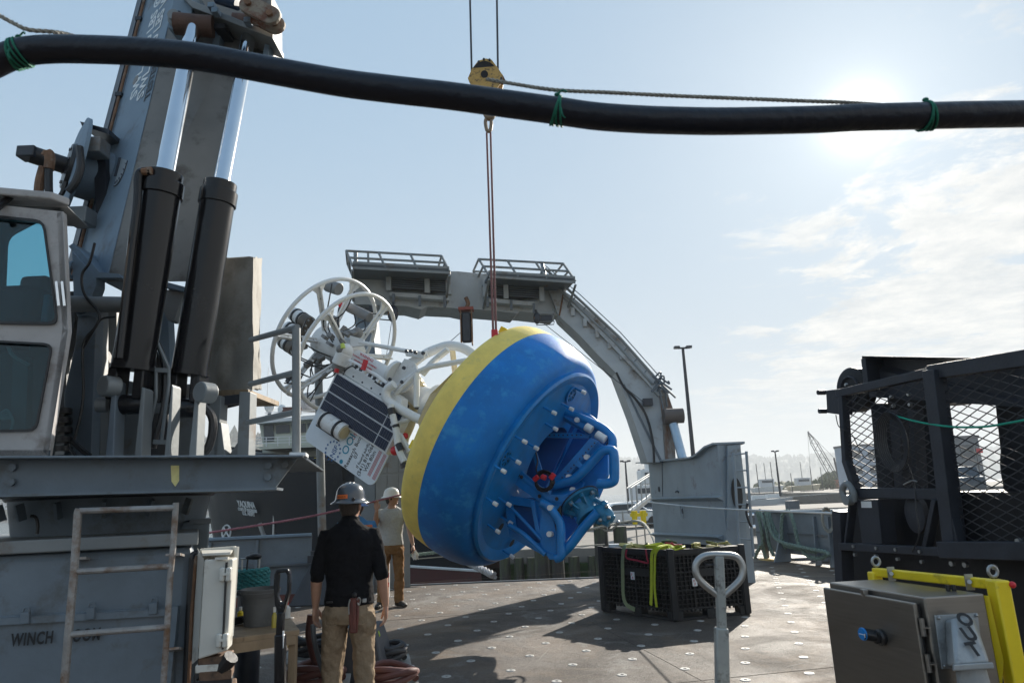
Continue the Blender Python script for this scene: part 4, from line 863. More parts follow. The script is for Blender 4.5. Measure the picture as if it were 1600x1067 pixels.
# timber blocks under it
DWD = mat('dark_weathered_timber', (.15, .09, .055), .75, 0, .3, 9, .4, 40, (.06, .04, .03), .35, 6)
for i, (px, py, w_, h_, dy, m_) in enumerate([(338, 1027, .15, .04, 0, DWD), (336, 1038, .17, .04, .02, CBP), (339, 1050, .16, .05, .0, DWD), (335, 1063, .18, .05, .03, BLKS), (338, 1080, .2, .08, 0, DWD)]):
    q = c_(px, py, .1); o = MB().box(q, (w_, .16, h_), Matrix.Rotation(.2 + i * .05, 3, 'Z')).build('dunnage_block', m_, org=q, bevel=.006)
    tag(o, ['top wooden block of the pile below the white cabinet', 'white painted block second from the top of the pile', 'wooden block in the middle of the dunnage pile', 'black block low in the dunnage pile', 'bottom timber of the dunnage pile under the cabinet'][i], 'block', 'dunnage pile under the cabinet')
q = c_(318, 1050, .1); o = MB().tube(cr([q + Vector((-.02, 0, -.2)), q, q + Vector((.1, -.02, .02)), q + Vector((.16, -.04, .08))]), .04, 10).build('drain_pipe', BLK, org=q); tag(o, 'dark drain pipe curling out beneath the white cabinet', 'pipe')
# crane pedestal
cp = thing('crane_pedestal', 'stubby grey tapered column carrying the crane above the deckhouse roof', 'pedestal', T(170, 835, 5.2))
f = lambda px, py, o=0: T(px, py, 4.75 + o)
def colr(z, r, cx_=None):
    c0_ = f(175, 800, .75); return [Vector((c0_.x + r * math.cos(k_ * math.pi / 8) * 1.0, c0_.y + r * math.sin(k_ * math.pi / 8) * .85, z)) for k_ in range(16)]
zlo, zhi = zt - .02, f(175, 768).z + .05
m = MB(); A1_, A2_ = colr(zlo, .60), colr(zhi, .66); m.add(A1_ + A2_, [(i, (i + 1) % 16, 16 + (i + 1) % 16, 16 + i) for i in range(16)]); m.build('column', HOUSE, cp)
m = MB(); A1_, A2_ = colr(zhi - .08, .66), colr(zhi - .005, .72); m.add(A1_ + A2_, [(i, (i + 1) % 16, 16 + (i + 1) % 16, 16 + i) for i in range(16)]); m.build('slew_ring', DKST, cp)
for k_ in range(9, 16): 
    p0_, p1_ = colr(zlo, .62)[k_], colr(zhi - .1, .70)[k_]; MB().beam(p0_.lerp(p1_, .55), p1_, .02, .05).build('gusset', HOUSE, cp)
MB().tube(cr([f(48, 806, .02), f(56, 808, .02), f(59, 820, .02), f(58, 834, .02)]), .01, 6).build('cable', BLK, cp)
# ---------------------------------------------------------------- crane
cn_ = thing('deck_crane', 'big grey hydraulic deck crane with two black cylinders and a raised boom', 'crane', T(200, 712, 5))
K = lambda px, py, o=0: T(px, py, 4.35 + o)
# slewing platform beam
MB().prism([K(-260, 716), K(466, 714), K(430, 762), K(-260, 780)], SA * .03).build('beam_web', HOUSE, cn_, smooth=0)
MB().prism([K(-260, 713, -.14), K(474, 710.5, -.14), K(472, 714, -.14), K(-260, 717, -.14)], SA * 1.9).build('top_flange', HOUSE, cn_, smooth=0, bevel=.004)
MB().prism([K(-260, 779, -.12), K(433, 761, -.12), K(432, 765, -.12), K(-260, 783, -.12)], SA * .3).build('bottom_flange', HOUSE, cn_, smooth=0)
MB().prism([K(-260, 770, .2), K(400, 756, .2), K(395, 766, .2), K(-260, 784, .2)], SA * .5).build('under_plate', DKST, cn_, smooth=0)
for px, py in ((21, 730), (19, 753), (420, 727), (419, 745), (446, 726)): q = K(px, py, -.005); MB().cyl(q, q - SA * .02, .022, n=6).build('bolt', HOUSE, cn_)
m = MB().prism([K(267, 727, -.002), K(280, 727, -.002), K(280, 751, -.002), K(274, 760, -.002), K(268, 752, -.002)], -SA * .002).build('yellow_mark', mat('faded_yellow_paint', (.82, .74, .32), .6, 0, .1, 30), cn_, smooth=0)
MB().beam(K(455, 711, .02), K(480, 711, .02), .2, .02).build('flange_tip', WHT, cn_)
# boom box
def Q(px, py, Y): return P(px, py, Y)
top, bot = -70, 440
b1, b2, b3, b4 = [Q(*v) for v in ((290, top, 5.75), (437, top, 5.85), (423, top, 6.6), (240, top, 6.4))]
a1, a2, a3, a4 = [Q(*v) for v in ((168, bot, 4.95), (292, bot, 5.1), (270, bot, 5.75), (107, bot, 5.55))]
lerp4 = lambda u: [x.lerp(y, u) for x, y in zip((a1, a2, a3, a4), (b1, b2, b3, b4))]
MB().hexa((a1, a2, a3, a4), (b1, b2, b3, b4)).build('boom', BOOMU, cn_, smooth=0, bevel=.006)
nrm = (b1 - a1).cross(a4 - a1).normalized(); nrm = nrm if nrm.dot(CAM - a1) > 0 else -nrm
o_ = nrm * .008
MB().prism([a1 + o_, b1 + o_, b4 + o_, a4 + o_], -nrm * .006).build('boom_side_plate', BOOMC, cn_, smooth=0)
bl = lambda u, v: a1.lerp(b1, u).lerp(a4.lerp(b4, u), v) + nrm * .012     # on the side plate
MB().prism([bl(0, .86), bl(1, .86), bl(1, 1.0), bl(0, 1.0)], nrm * .03).build('boom_edge_rail', DKST, cn_, smooth=0)
MB().tube([bl(u, .80) + nrm * .02 for u in (0, .3, .6, 1)], .014, 8).build('hydraulic_line', RUSTM, cn_)
for u in (.03, .22, .27, .5, .75): MB().box(bl(u, .8) + nrm * .02, (.06, .05, .04)).build('line_clamp', DKST, cn_)
for u, v in ((.84, .58), (.55, .5), (.25, .60)): q = bl(u, v); MB().cyl(q, q + nrm * .006, .05, n=20).build('inspection_plug', BOOMU, cn_)
# boom side lettering
bd = (b1 - a1).normalized(); bw_ = (bl(.5, 0) - bl(.5, 1)).normalized()
for b_t, u, v, sz, m_ in (('SWL 3600 LBS @ 55 FT', .50, .37, .19, WHT), ('SWL 8800 LBS W/ 20 FT', .497, .18, .19, WHT), ('TESTED', .495, .02, .14, mat('dark_grey_print', (.06, .07, .08), .6))):
    text('boom_lettering', b_t, bl(u, v) + nrm * .003, bd, -bw_, sz, m_, cn_, .0008, .02, .1)
# angle gauge
q = bl(.315, .36); m = MB(); m.prism([q] + [q - bd * .30 * math.cos(t_) + bw_ * .20 * math.sin(t_) for t_ in [i * .17 for i in range(10)]], nrm * .004); m.build('angle_gauge', mat('gauge_plate', (.36, .40, .43), .5), cn_, smooth=0)
MB().tube([q - bd * .30 * math.cos(t_) + bw_ * .20 * math.sin(t_) + nrm * .006 for t_ in [i * .17 for i in range(10)]], .004, 5).build('gauge_rim', DKST, cn_)
MB().beam(q + nrm * .012, q - bd * .2 + nrm * .012, .02, .006).build('gauge_pointer', DKST, cn_)
for k_ in range(6): t_ = .15 + k_ * .25; MB().beam(q - bd * .25 * math.cos(t_) + bw_ * .16 * math.sin(t_) + nrm * .006, q - bd * .28 * math.cos(t_) + bw_ * .18 * math.sin(t_) + nrm * .006, .012, .003).build('gauge_tick', DKST, cn_)
# cylinders
for i, (bx, by, tx, ty, rx, ry, Y0, r) in enumerate(((207, 576, 255, 282, 303, 40, 4.55, .136), (296, 584, 343, 296, 393, 40, 4.75, .124))):
    a, b_, c2 = Q(bx, by, Y0 + .1), Q(tx, ty, Y0 + .05), Q(rx, ry, Y0 + .75); d = (b_ - a).normalized()
    MB().tube([a, b_ - d * .03], r, 32).build('cylinder_barrel', BLKP, cn_)
    MB().tube([b_ - d * .13, b_ - d * .02], r * 1.1, 32).build('cylinder_gland', BLKP, cn_, bevel=.006); MB().tube([b_ - d * .03, b_ + d * .05], r * .97, 32).build('gland_nut', BLKP, cn_, bevel=.006)
    MB().tube([b_ - d * .1, c2], r * .50, 28).build('cylinder_rod', CHROME, cn_)
    MB().tube([a - d * .01, a + d * .02], r * 1.04, 28).build('barrel_base', BLKP, cn_)
    for s_ in (-1, 1): q = a + SR * s_ * r * .6; MB().beam(q, q - Vector((0, 0, .17)) - d * .05, .07, .16).build('clevis', BLKP, cn_, bevel=.01)
    q = a - Vector((0, 0, .2)) - d * .05; MB().cyl(q - SR * .10, q + SR * .10, .07, n=18).build('clevis_pin', BLKP, cn_)
    MB().cyl(q - SR * .2, q - SR * .13, .05, n=14).build('pin_head', FRAMEG, cn_)
    q = c2; MB().cyl(q - SR * .16, q + SR * .16, .095, n=18).build('rod_eye', mat('rusty_eye', (.10, .055, .04), .7, .2, .3, 8, .3, 50), cn_)
MB().tube(cr([Q(236, 268, 4.45), Q(222, 268, 4.45), Q(216, 278, 4.45), Q(214, 320, 4.45), Q(205, 390, 4.45), Q(196, 470, 4.45), Q(186, 560, 4.45)]), .028, 10).build('hydraulic_pipe', BLKP, cn_)
MB().tube([Q(237, 267, 4.45), Q(223, 268, 4.45)], .03, 8).build('pipe_elbow', RUSTM, cn_)
# upper head bracket
hp = lambda px, py, Y=5.35: Q(px, py, Y)
MB().prism([hp(280, -20), hp(303, -20), hp(300, 20), hp(293, 46), hp(280, 50), hp(262, 44), hp(268, 10)], (0, .25, 0)).build('head_lug', BOOMC, cn_, smooth=0, bevel=.01)
for (x0, x1) in ((329, 340), (372, 384), (411, 420)):
    MB().prism([hp(x0 + 8, 18, 5.45), hp(x1 + 8, 20, 5.45), hp(x1 + 3, 62, 5.45), hp(x1 - 2, 90, 5.45), hp(x0 - 2, 90, 5.45), hp(x0 + 4, 60, 5.45)], (0, .12, 0)).build('head_plate', BOOMC, cn_, smooth=0, bevel=.006)
MB().prism([hp(283, -6, 5.3), hp(426, 52, 5.3), hp(426, 60, 5.3), hp(300, 12, 5.3)], (0, .3, 0)).build('head_flange', FRAMEG, cn_, smooth=0, bevel=.004)
MB().prism([hp(284, -20, 5.6), hp(424, -10, 5.6), hp(424, 95, 5.6), hp(270, 70, 5.6)], (0, .3, 0)).build('head_box', BOOMU, cn_, smooth=0)
q = hp(274, 28, 5.3); MB().cyl(q, q + Vector((0, .1, 0)), .075, n=20).build('pin_boss', FRAMEG, cn_, bevel=.008); MB().cyl(q - Vector((0, .05, 0)), q, .05, n=16).build('pin', FRAMEG, cn_)
q = hp(279, 20, 5.28); MB().cyl(q, q + Vector((0, .05, 0)), .022, n=6).build('bolt', DKST, cn_)
for (x0, y0), (x1, y1), r in (((340, -4), (372, 6), .06),): MB().tube([hp(x0, y0, 5.15), hp(x1, y1, 5.15)], r, 16).build('link_ram', mat('navy_ram', (.01, .03, .08), .35), cn_)
a, b_ = hp(388, 6, 5.1), hp(422, 23, 5.1); d = (b_ - a).normalized(); u = d.cross(Vector((0, 1, 0))).normalized(); m = MB()
for yy in (0, .12):
    pl = [a + u * .085 * math.cos(t_) - d * .085 * math.sin(t_) for t_ in [i * math.pi / 8 for i in range(9)]] + [b_ - u * .085 * math.cos(t_) + d * .085 * math.sin(t_) for t_ in [i * math.pi / 8 for i in range(9)]]
    m.prism([p_ + Vector((0, yy, 0)) for p_ in pl], (0, .04, 0))
m.build('chain_link', mat('rust_flaked_link', (.26, .22, .17), .7, .1, .3, 8, .3, 40, (.16, .06, .03), .6, 9), cn_, smooth=0, bevel=.008)
for q in (a, b_): MB().cyl(q - Vector((0, .03, 0)), q + Vector((0, .18, 0)), .028, n=12).build('link_pin', RUSTM, cn_)
for px, py in ((332, 12), (338, 20), (388, 35)): q = hp(px, py, 5.25); MB().box(q, (.06, .08, .05)).build('grease_block', BOOMC, cn_, bevel=.006)
MB().box(hp(350, 52, 5.45), (.1, .2, .05)).build('shadow_plate', DKST, cn_)
# foot knuckle
MB().prism([Q(107, 385, 5.0), Q(150, 434, 4.9), Q(190, 434, 4.9), Q(186, 428, 4.9), Q(155, 425, 4.9), Q(114, 380, 5.0)], (0, .7, 0)).build('foot_flange', BOOMC, cn_, smooth=0)
MB().prism([Q(112, 392, 4.95), Q(150, 432, 4.9), Q(150, 445, 4.9), Q(133, 492, 4.9), Q(120, 494, 4.9), Q(115, 478, 4.9)], (0, .12, 0)).build('foot_cheek', BOOMC, cn_, smooth=0, bevel=.006)
q = Q(119, 475, 4.85); MB().cyl(q - SR * .1, q + SR * .5, .06, n=18).build('foot_pin', FRAMEG, cn_, bevel=.006); MB().cyl(q - SR * .13, q - SR * .09, .066, n=18).build('pin_cap', CABC, cn_)
q = Q(112, 422, 4.95); MB().tube([q + Vector((.0, .04 * math.cos(k_), .06 * math.sin(k_))) for k_ in [j * .6 for j in range(10)]], .014, 6, True).build('lifting_eye', BOOMC, cn_)
MB().prism([Q(256, 448, 5.0), Q(290, 456, 5.0), Q(288, 448, 5.0), Q(258, 440, 5.0)], (0, .5, 0)).build('foot_flange', BOOMC, cn_, smooth=0)
MB().prism([Q(255, 452, 5.05), Q(288, 456, 5.05), Q(272, 500, 5.05), Q(262, 500, 5.05), Q(252, 480, 5.05)], (0, .12, 0)).build('foot_cheek', FRAMEG, cn_, smooth=0)
# king post plates
KP = BOOMU
for poly, Y, m_ in (([(122, 492), (150, 496), (142, 720), (100, 720), (100, 616), (118, 536)], 4.95, GREY), ([(128, 482), (158, 470), (157, 720), (143, 720), (144, 540)], 5.1, FRAMEG), ([(160, 545), (183, 590), (183, 720), (158, 720)], 5.25, KP), ([(183, 590), (222, 600), (222, 720), (183, 720)], 5.2, FRAMEG), ([(225, 560), (262, 560), (262, 720), (225, 720)], 5.5, DKST), ([(264, 600), (308, 600), (308, 720), (264, 720)], 5.3, FRAMEG), ([(245, 488), (262, 478), (266, 560), (262, 600), (246, 560)], 5.3, BOOMC), ([(150, 470), (182, 470), (182, 560), (158, 560)], 5.6, BOOMU), ([(96, 455), (116, 455), (118, 500), (104, 560), (100, 720), (78, 720), (92, 600)], 5.4, BLK)):
    MB().prism([Q(x, y, Y) for x, y in poly], (0, .1, 0)).build('king_post_plate', m_, cn_, smooth=0, bevel=.004)
for x0, x1, y0 in ((164, 182, 590), (209, 226, 604), (256, 270, 600), (294, 311, 602)):
    MB().prism([Q(x0 + 12, y0, 4.55), Q(x1, y0 + 4, 4.55), Q(x1 - 5, 716, 4.55), Q(x0, 716, 4.55)], (0, .12, 0)).build('trunnion_plate', GREY if x0 < 200 else FRAMEG, cn_, smooth=0, bevel=.006)
for px, py in ((160, 602), (311, 612)): q = Q(px, py, 4.5); MB().cyl(q, q + Vector((0, .08, 0)) + SR * .05, .07, n=18).build('trunnion_boss', FRAMEG, cn_, bevel=.008)
# hose loop channel in the middle
MB().tube(cr([Q(243, 530, 4.75), Q(254, 555, 4.75), Q(259, 590, 4.75), Q(255, 640, 4.75), Q(244, 680, 4.75), Q(240, 700, 4.75)]), .02, 8).build('hose', BLK, cn_)
MB().tube(cr([Q(235, 540, 4.8), Q(247, 562, 4.8), Q(251, 595, 4.8), Q(248, 640, 4.8), Q(238, 680, 4.8), Q(234, 700, 4.8)]), .02, 8).build('hose', BLK, cn_)
MB().tube([Q(243, 528, 4.7), Q(264, 575, 4.7), Q(264, 600, 4.7), Q(252, 690, 4.7)], .012, 6).build('hose_guard', FRAMEG, cn_); MB().tube([Q(232, 560, 4.7), Q(244, 580, 4.7), Q(244, 620, 4.7), Q(228, 690, 4.7)], .012, 6).build('hose_guard', FRAMEG, cn_)
for y in (578, 690): MB().beam(Q(240, y, 4.7), Q(264, y + 1, 4.7), .02, .03).build('guard_bar', FRAMEG, cn_)
for pts, r in (([(148, 380), (140, 410), (128, 430), (132, 460), (155, 490), (150, 510), (130, 540), (130, 620), (118, 680), (108, 695), (118, 712)], .010), ([(308, 628), (328, 645), (333, 668), (325, 700), (310, 712)], .03), ([(180, 495), (160, 498), (150, 510), (130, 545)], .008), ([(115, 690), (125, 700), (140, 712)], .02)):
    MB().tube(cr([Q(x, y, 4.8) for x, y in pts], 5), r, 8).build('hose', BLK, cn_)
# canvas covered console on a stand
cv = thing('covered_console', 'tall box wrapped in grey canvas standing on steel legs beside the crane', 'covered box', T(350, 712, 5.3))
m = MB(); rows = 22; cols = 40; vs = []
C4 = [Q(332, 404, 5.55), Q(396, 402, 5.35), Q(410, 404, 6.0), Q(350, 404, 6.1)]; D4 = [Q(322, 612, 5.5), Q(394, 610, 5.3), Q(404, 608, 5.95), Q(350, 608, 6.05)]
for r_ in range(rows + 1):
    v = r_ / rows; ring_ = [a.lerp(b_, v) for a, b_ in zip(C4, D4)]; cen = sum(ring_, Vector()) / 4
    for k_ in range(cols):
        s_ = k_ / cols * 4; i = int(s_); p = ring_[i].lerp(ring_[(i + 1) % 4], s_ - i); d = (p - cen); d.z = 0; d.normalize()
        w_ = (.018 * math.sin(k_ * 1.1 + v * 5) + .03 * mnoise.noise(Vector((k_ * .35, v * 3.5, 2))) + .02 * mnoise.noise(Vector((k_ * .9, v * 9, 5)))) * (.3 + v); vs.append(p + d * w_ + Vector((0, 0, .02 * mnoise.noise(Vector((k_ * .5, 0, 4))) if r_ in (0, rows) else 0)))
m.add(vs, [(r_ * cols + k_, r_ * cols + (k_ + 1) % cols, (r_ + 1) * cols + (k_ + 1) % cols, (r_ + 1) * cols + k_) for r_ in range(rows) for k_ in range(cols)] + [tuple(range(cols))])
m.build('canvas_cover', CANV, cv, smooth=60)
MB().prism([Q(330, 610, 5.4), Q(388, 608, 5.25), Q(388, 616, 5.25), Q(330, 618, 5.4)], (0, .7, 0)).build('shelf', WOOD, cv, smooth=0)
for poly in ([(328, 618), (345, 618), (340, 716), (322, 716)], [(374, 612), (391, 612), (388, 716), (370, 716)], [(330, 660), (345, 660), (352, 716), (335, 716)]):
    MB().prism([Q(x, y, 5.2) for x, y in poly], (0, .14, 0)).build('leg', FRAMEG, cv, smooth=0, bevel=.004)
MB().beam(Q(320, 630, 5.3), Q(388, 622, 5.3), .05, .07).build('cross_beam', DKST, cv); MB().beam(Q(345, 636, 5.5), Q(378, 628, 5.5), .03, .04).build('cross_beam', DKST, cv)
MB().prism([Q(355, 716, 5.3), Q(372, 690, 5.3), Q(372, 716, 5.3)], (0, .03, 0)).build('gusset', FRAMEG, cv, smooth=0)
# guard rail
gr = thing('guard_rail', 'plain grey pipe guard rail at the end of the crane platform', 'railing', K(463, 712, .1))
g = lambda px, py: K(px, py, .15)
MB().tube([g(463, 713), g(463, 513)], .026, 12).build('post', FRAMEG, gr)
for (x0, y0), (x1, y1) in (((392, 531), (465, 511)), ((391, 600), (461, 582)), ((387, 660), (461, 644))): MB().tube([K(x0, y0, .9), g(x1, y1)], .02, 10).build('rail', FRAMEG, gr)
# ---------------------------------------------------------------- tugger winch behind the boom
tw = thing('boom_winch', 'round steel winch drum with motor hanging on the back of the boom', 'winch', Q(130, 270, 5.6))
wc = Q(136, 270, 5.55); ax = (Q(155, 282, 5.6) - Q(118, 258, 5.3)); 
ax = (SR * .85 + SA * .5 + Vector((0, 0, -.1))).normalized()
Mw = Matrix.Translation(wc) @ Matrix.Scale(1.0, 4) @ ax.to_track_quat('Z', 'Y').to_matrix().to_4x4()
MB().lathe([(0, -.12), (.36, -.13), (.46, -.11), (.46, -.08), (.24, -.07), (.24, .22), (.46, .23), (.46, .26), (0, .27)], Mw, 48).build('drum', BOOMC, tw)
MB().lathe([(.05, -.17), (.20, -.16), (.215, -.13), (.05, -.12)], Mw, 32).build('gear_cover', BLK, tw)
MB().lathe([(0, -.42), (.075, -.42), (.075, -.14), (0, -.14)], Mw, 20).build('motor', BLKS, tw); MB().box(Mw @ Vector((0, 0, -.43)), (.15, .12, .1)).build('motor_head', DKST, tw, bevel=.01)
for k_ in range(8): a_ = k_ * .785; q = Mw @ Vector((.16 * math.cos(a_), .16 * math.sin(a_), -.17)); MB().cyl(q, q + ax * .03, .016, n=6).build('bolt', DKST, tw)
MB().beam(Q(158, 226, 5.4), Q(162, 345, 5.5), .1, .06).build('mount_rail', DKST, tw)
for (x, y) in ((150, 232), (128, 340)): MB().box(Q(x, y, 5.3), (.16, .16, .14)).build('mount_block', FRAMEG, tw, bevel=.01)
MB().prism([Q(125, 190, 5.4), Q(170, 202, 5.4), Q(170, 210, 5.4), Q(128, 197, 5.4)], (0, .4, 0)).build('cover_plate', DKST, tw, smooth=0)
for pts, r, m_ in (([(72, 245), (76, 240), (78, 250), (76, 265)], .04, RUSTM), ([(76, 265), (76, 290), (77, 308)], .03, BLK), ([(68, 262), (62, 285), (60, 310)], .035, RUSTM), ([(103, 285), (98, 300), (88, 314), (80, 312)], .018, BLK), ([(124, 230), (126, 260), (118, 285), (106, 300)], .03, BLK)):
    MB().tube(cr([Q(x, y, 5.0) for x, y in pts], 5), r, 8).build('hose', m_, tw)
# ---------------------------------------------------------------- operator's cab
cab = thing('crane_cab', 'worn white operator cab with two rounded windows at the left edge', 'cab', K(40, 712, -.5))
CY = 3.9; F_ = lambda px, py, o=0: T(px, py, CY + .62 + o)
def sm(poly, k=3):      # rounded corners
    out_ = []; n = len(poly)
    for i in range(n):
        a, b_, c_ = Vector((*poly[i - 1], 0)), Vector((*poly[i], 0)), Vector((*poly[(i + 1) % n], 0))
        ra = min(14, (a - b_).length * .4); rc = min(14, (c_ - b_).length * .4); p0_, p2_ = b_ + (a - b_).normalized() * ra, b_ + (c_ - b_).normalized() * rc
        for j in range(4): t_ = j / 3; q = p0_ * (1 - t_) ** 2 + b_ * 2 * t_ * (1 - t_) + p2_ * t_ ** 2; out_.append((q.x, q.y))
    return out_
up_w = sm([(-150, 322), (70, 345), (92, 508), (-150, 504)]); lo_w = sm([(-150, 524), (84, 537), (58, 674), (-150, 676)])
def outer(poly, hole):   # matching points on the outer quad
    o_ = []
    per = [4, 4, 4, 4]; idx = 0
    for (c_, n_) in zip(poly, per): o_ += [c_] * n_
    return o_
for hole, quad in ((up_w, [(-190, 300), (99, 331), (107, 516), (-190, 514)]), (lo_w, [(-190, 514), (107, 516), (75, 714), (-190, 714)])):
    MB().ringplate([F_(*q) for q in outer(quad, hole)], [F_(*q) for q in hole], SA * .05).build('cab_side', CABC, cab, smooth=0)
    cx_ = sum(q[0] for q in hole) / len(hole); cy2 = sum(q[1] for q in hole) / len(hole)
    inn = [(cx_ + (x - cx_) * .972, cy2 + (y - cy2) * .955) for x, y in hole]
    MB().ringplate([F_(*q, -.006) for q in hole], [F_(*q, -.006) for q in inn], -SA * .012).build('window_seal', BLK, cab, smooth=0)
    MB().prism([F_(*q, .02) for q in inn], SA * .004).build('window_glass', GLS if hole is up_w else GLS, cab, smooth=0)
# far side and rear of the cab
R_ = lambda px, py, o=0: T(px, py, CY + 1.5 + o)
fw = sm([(-100, 380), (14, 380), (62, 340), (74, 350), (88, 470), (84, 500), (8, 505), (-100, 505)][:4] if False else [(8, 368), (66, 338), (86, 486), (2, 502)])
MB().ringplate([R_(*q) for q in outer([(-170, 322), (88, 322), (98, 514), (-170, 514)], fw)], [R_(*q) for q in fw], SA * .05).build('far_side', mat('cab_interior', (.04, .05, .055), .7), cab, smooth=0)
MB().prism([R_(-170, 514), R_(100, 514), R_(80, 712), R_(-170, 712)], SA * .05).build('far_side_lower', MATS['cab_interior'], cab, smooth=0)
for (x0, y0, x1, y1) in ((97, 331, 106, 516), (106, 516, 75, 714)):
    MB().prism([F_(x0, y0), R_(x0 - 8, y0 + 4), R_(x1 - 8, y1 - 1), F_(x1, y1)], -SR * .03).build('cab_end', CABC, cab, smooth=0)
MB().prism([F_(-190, 288, -.1), F_(80, 311, -.04), F_(108, 322, .05), R_(100, 330, .0), R_(-190, 318, .1)], (0, 0, .05)).build('roof', CABC, cab, smooth=0, bevel=.01)
MB().prism([F_(-190, 276, .2), F_(86, 303, .2), F_(92, 310, .2), F_(-190, 286, .2)], SA * .5).build('roof_tray', FRAMEG, cab, smooth=0)
MB().tube([F_(-10, 330, -.1), F_(25, 300, .1)], .02, 8).build('roof_cable', BLK, cab)
MB().prism([F_(-190, 714), F_(78, 714), R_(74, 708), R_(-190, 708)], (0, 0, .04)).build('cab_floor', MATS['cab_interior'], cab, smooth=0)
MB().box(R_(40, 486, -.35), (.3, .3, .3)).build('seat', mat('dark_red_seat', (.10, .02, .025), .7), cab, bevel=.06); MB().box(R_(56, 470, -.15), (.2, .12, .35)).build('seat_back', MATS['dark_red_seat'], cab, bevel=.04)
MB().box(R_(70, 490, -.3), (.2, .25, .2)).build('control_box', mat('pale_control_box', (.3, .35, .4), .5), cab, bevel=.02); MB().tube([R_(50, 505, -.3), R_(10, 520, -.3)], .02).build('lever', DKST, cab)
MB().box(R_(0, 510, -.3), (.25, .3, .3)).build('console', BLKS, cab, bevel=.03)
MB().beam(R_(36, 560, -.3), R_(32, 690, -.3), .1, .05).build('inner_post', mat('dull_teal_post', (.06, .09, .09), .6), cab)
m = MB()
for k_ in range(6): m.tube(cr([R_(-10 + k_ * 3, 655, -.35), R_(10 + k_ * 2, 640 + k_ * 3, -.35), R_(20, 655 + k_ * 2, -.35), R_(18 - k_, 675, -.35)]), .006, 5)
m.build('wiring', mat('pale_wire', (.4, .4, .36), .6), cab, merge=False)
MB().tube(cr([R_(10, 532, -.35), R_(20, 555, -.35), R_(45, 570, -.35)]), .012, 6).build('hose', MATS['pale_wire'], cab)
for (x, y0, y1) in ((92, 440, 478), (101, 440, 478)): MB().tube([F_(x - 4, y0, -.03), F_(x, y1, -.03)], .008, 6).build('grab_handle', CHROME, cab)
for i, y in enumerate((640, 655, 670, 685, 700)): MB().cyl(Q(88, y, 4.9), Q(88, y + 8, 4.9), .10, n=16).build('bellows', BLK, cn_)
# ================================================================= the buoy
a_c = Vector((.788, -.385, .482)).normalized(); Zc = -a_c; Xc = Vector((.45, .89, 0)); Xc = (Xc - Zc * Xc.dot(Zc)).normalized(); Yc = Zc.cross(Xc)
cam2w = lambda v: RT * v.x + UP * v.y - FW * v.z
d0 = 9.7; BO = CAM + FW * d0 + RT * (45 / 1067 * d0) - UP * (196.5 / 1067 * d0)
BX, BY, BZv = cam2w(Xc), cam2w(Yc), cam2w(Zc)
BM = Matrix(((BX.x, BY.x, BZv.x, BO.x), (BX.y, BY.y, BZv.y, BO.y), (BX.z, BY.z, BZv.z, BO.z), (0, 0, 0, 1))); BI = BM.inverted()
lc = BI @ CAM
def BL(px, py, y):       # buoy-local point on the plane y
    d = BI.to_3x3() @ ray(px, py); return lc + d * ((y - lc.y) / d.y)
def BZ(px, py, z):       # buoy-local point on the plane z
    d = BI.to_3x3() @ ray(px, py); return lc + d * ((z - lc.z) / d.z)
buoy = bpy.data.objects.new('research_buoy', None); C.objects.link(buoy); buoy.matrix_world = BM; ORG[buoy.name] = Vector()
tag(buoy, 'big blue and yellow research buoy hanging tilted from the crane sling', 'buoy')
# hull
hullp = [(1.46, .04), (1.53, .045), (1.60, .09), (1.665, .18), (1.715, .29), (1.75, .42), (1.765, .56), (1.77, .69)]
m = MB().lathe([(1.43, .02)] + hullp, n=96); m.build('hull', BUOYB, buoy, smooth=50, label='blue painted lower hull')
MB().lathe([(1.771, .69), (1.775, .80), (1.772, .93), (1.755, 1.01), (1.70, 1.05), (1.2, 1.06), (0.0, 1.06)], n=96).build('rim_band', BUOYY, buoy, smooth=50, label='yellow upper band and top')
MB().lathe([(1.455, .05), (1.47, -.02), (1.44, -.045), (1.36, -.03), (1.30, .0)], n=96).build('bottom_plate', BUOYP, buoy, smooth=40)
m = MB(); N_ = 96; ri = [Vector((.12 + .52 * math.cos(2 * math.pi * k_ / N_), .1 + .52 * math.sin(2 * math.pi * k_ / N_), 0)) for k_ in range(N_)]; ro = [Vector((1.30 * math.cos(2 * math.pi * k_ / N_), 1.30 * math.sin(2 * math.pi * k_ / N_), 0)) for k_ in range(N_)]; m.ringplate(ro, ri, (0, 0, .02)); m.build('base_plate', BUOYP, buoy, smooth=40)
MB().lathe([(1.448, .0), (1.462, .0), (1.462, -.02), (1.448, -.025)], n=96).build('plate_edge', BLK, buoy)
MB().lathe([(.52, .02), (.5, .7), (0, .72)], Matrix.Translation((.12, .1, 0)), n=48).build('inner_well', mat('blue_with_painted_shade', (.003, .085, .29), .6, 0, .2, 3), buoy)  # frame blue made darker: the shade inside the well is in its colour
# lightened scuffed skin patches of geometry would be false: wear lives in the coating
# upper deck: tan hatch coaming rising at the rim
hx = [BZ(657, 662, 1.06), BZ(704, 585, 1.06)]
MB().hexa([BZ(655, 668, 1.03), BZ(706, 583, 1.03), BZ(716, 583, 1.03), BZ(662, 690, 1.03)], [BL(653, 658, BZ(655, 668, 1.03).y), BL(672, 616, BZ(680, 620, 1.03).y), BL(704, 585, BZ(704, 583, 1.03).y), BL(660, 640, BZ(660, 660, 1.03).y)]).build('hatch_coaming', CREAM, buoy)
MB().lathe([(.9, 1.05), (.9, 1.1), (.5, 1.16), (.0, 1.18)], n=40).build('deck_hatch', WHT, buoy)
MB().lathe([(.52, 1.06), (.34, 1.95), (.34, 2.1), (0, 2.1)], n=24).build('tower_base', WHT, buoy)
q = BZ(790, 519, 1.05); MB().box(q, (.10, .22, .10)).build('lifting_lug', YELP, buoy, bevel=.01)
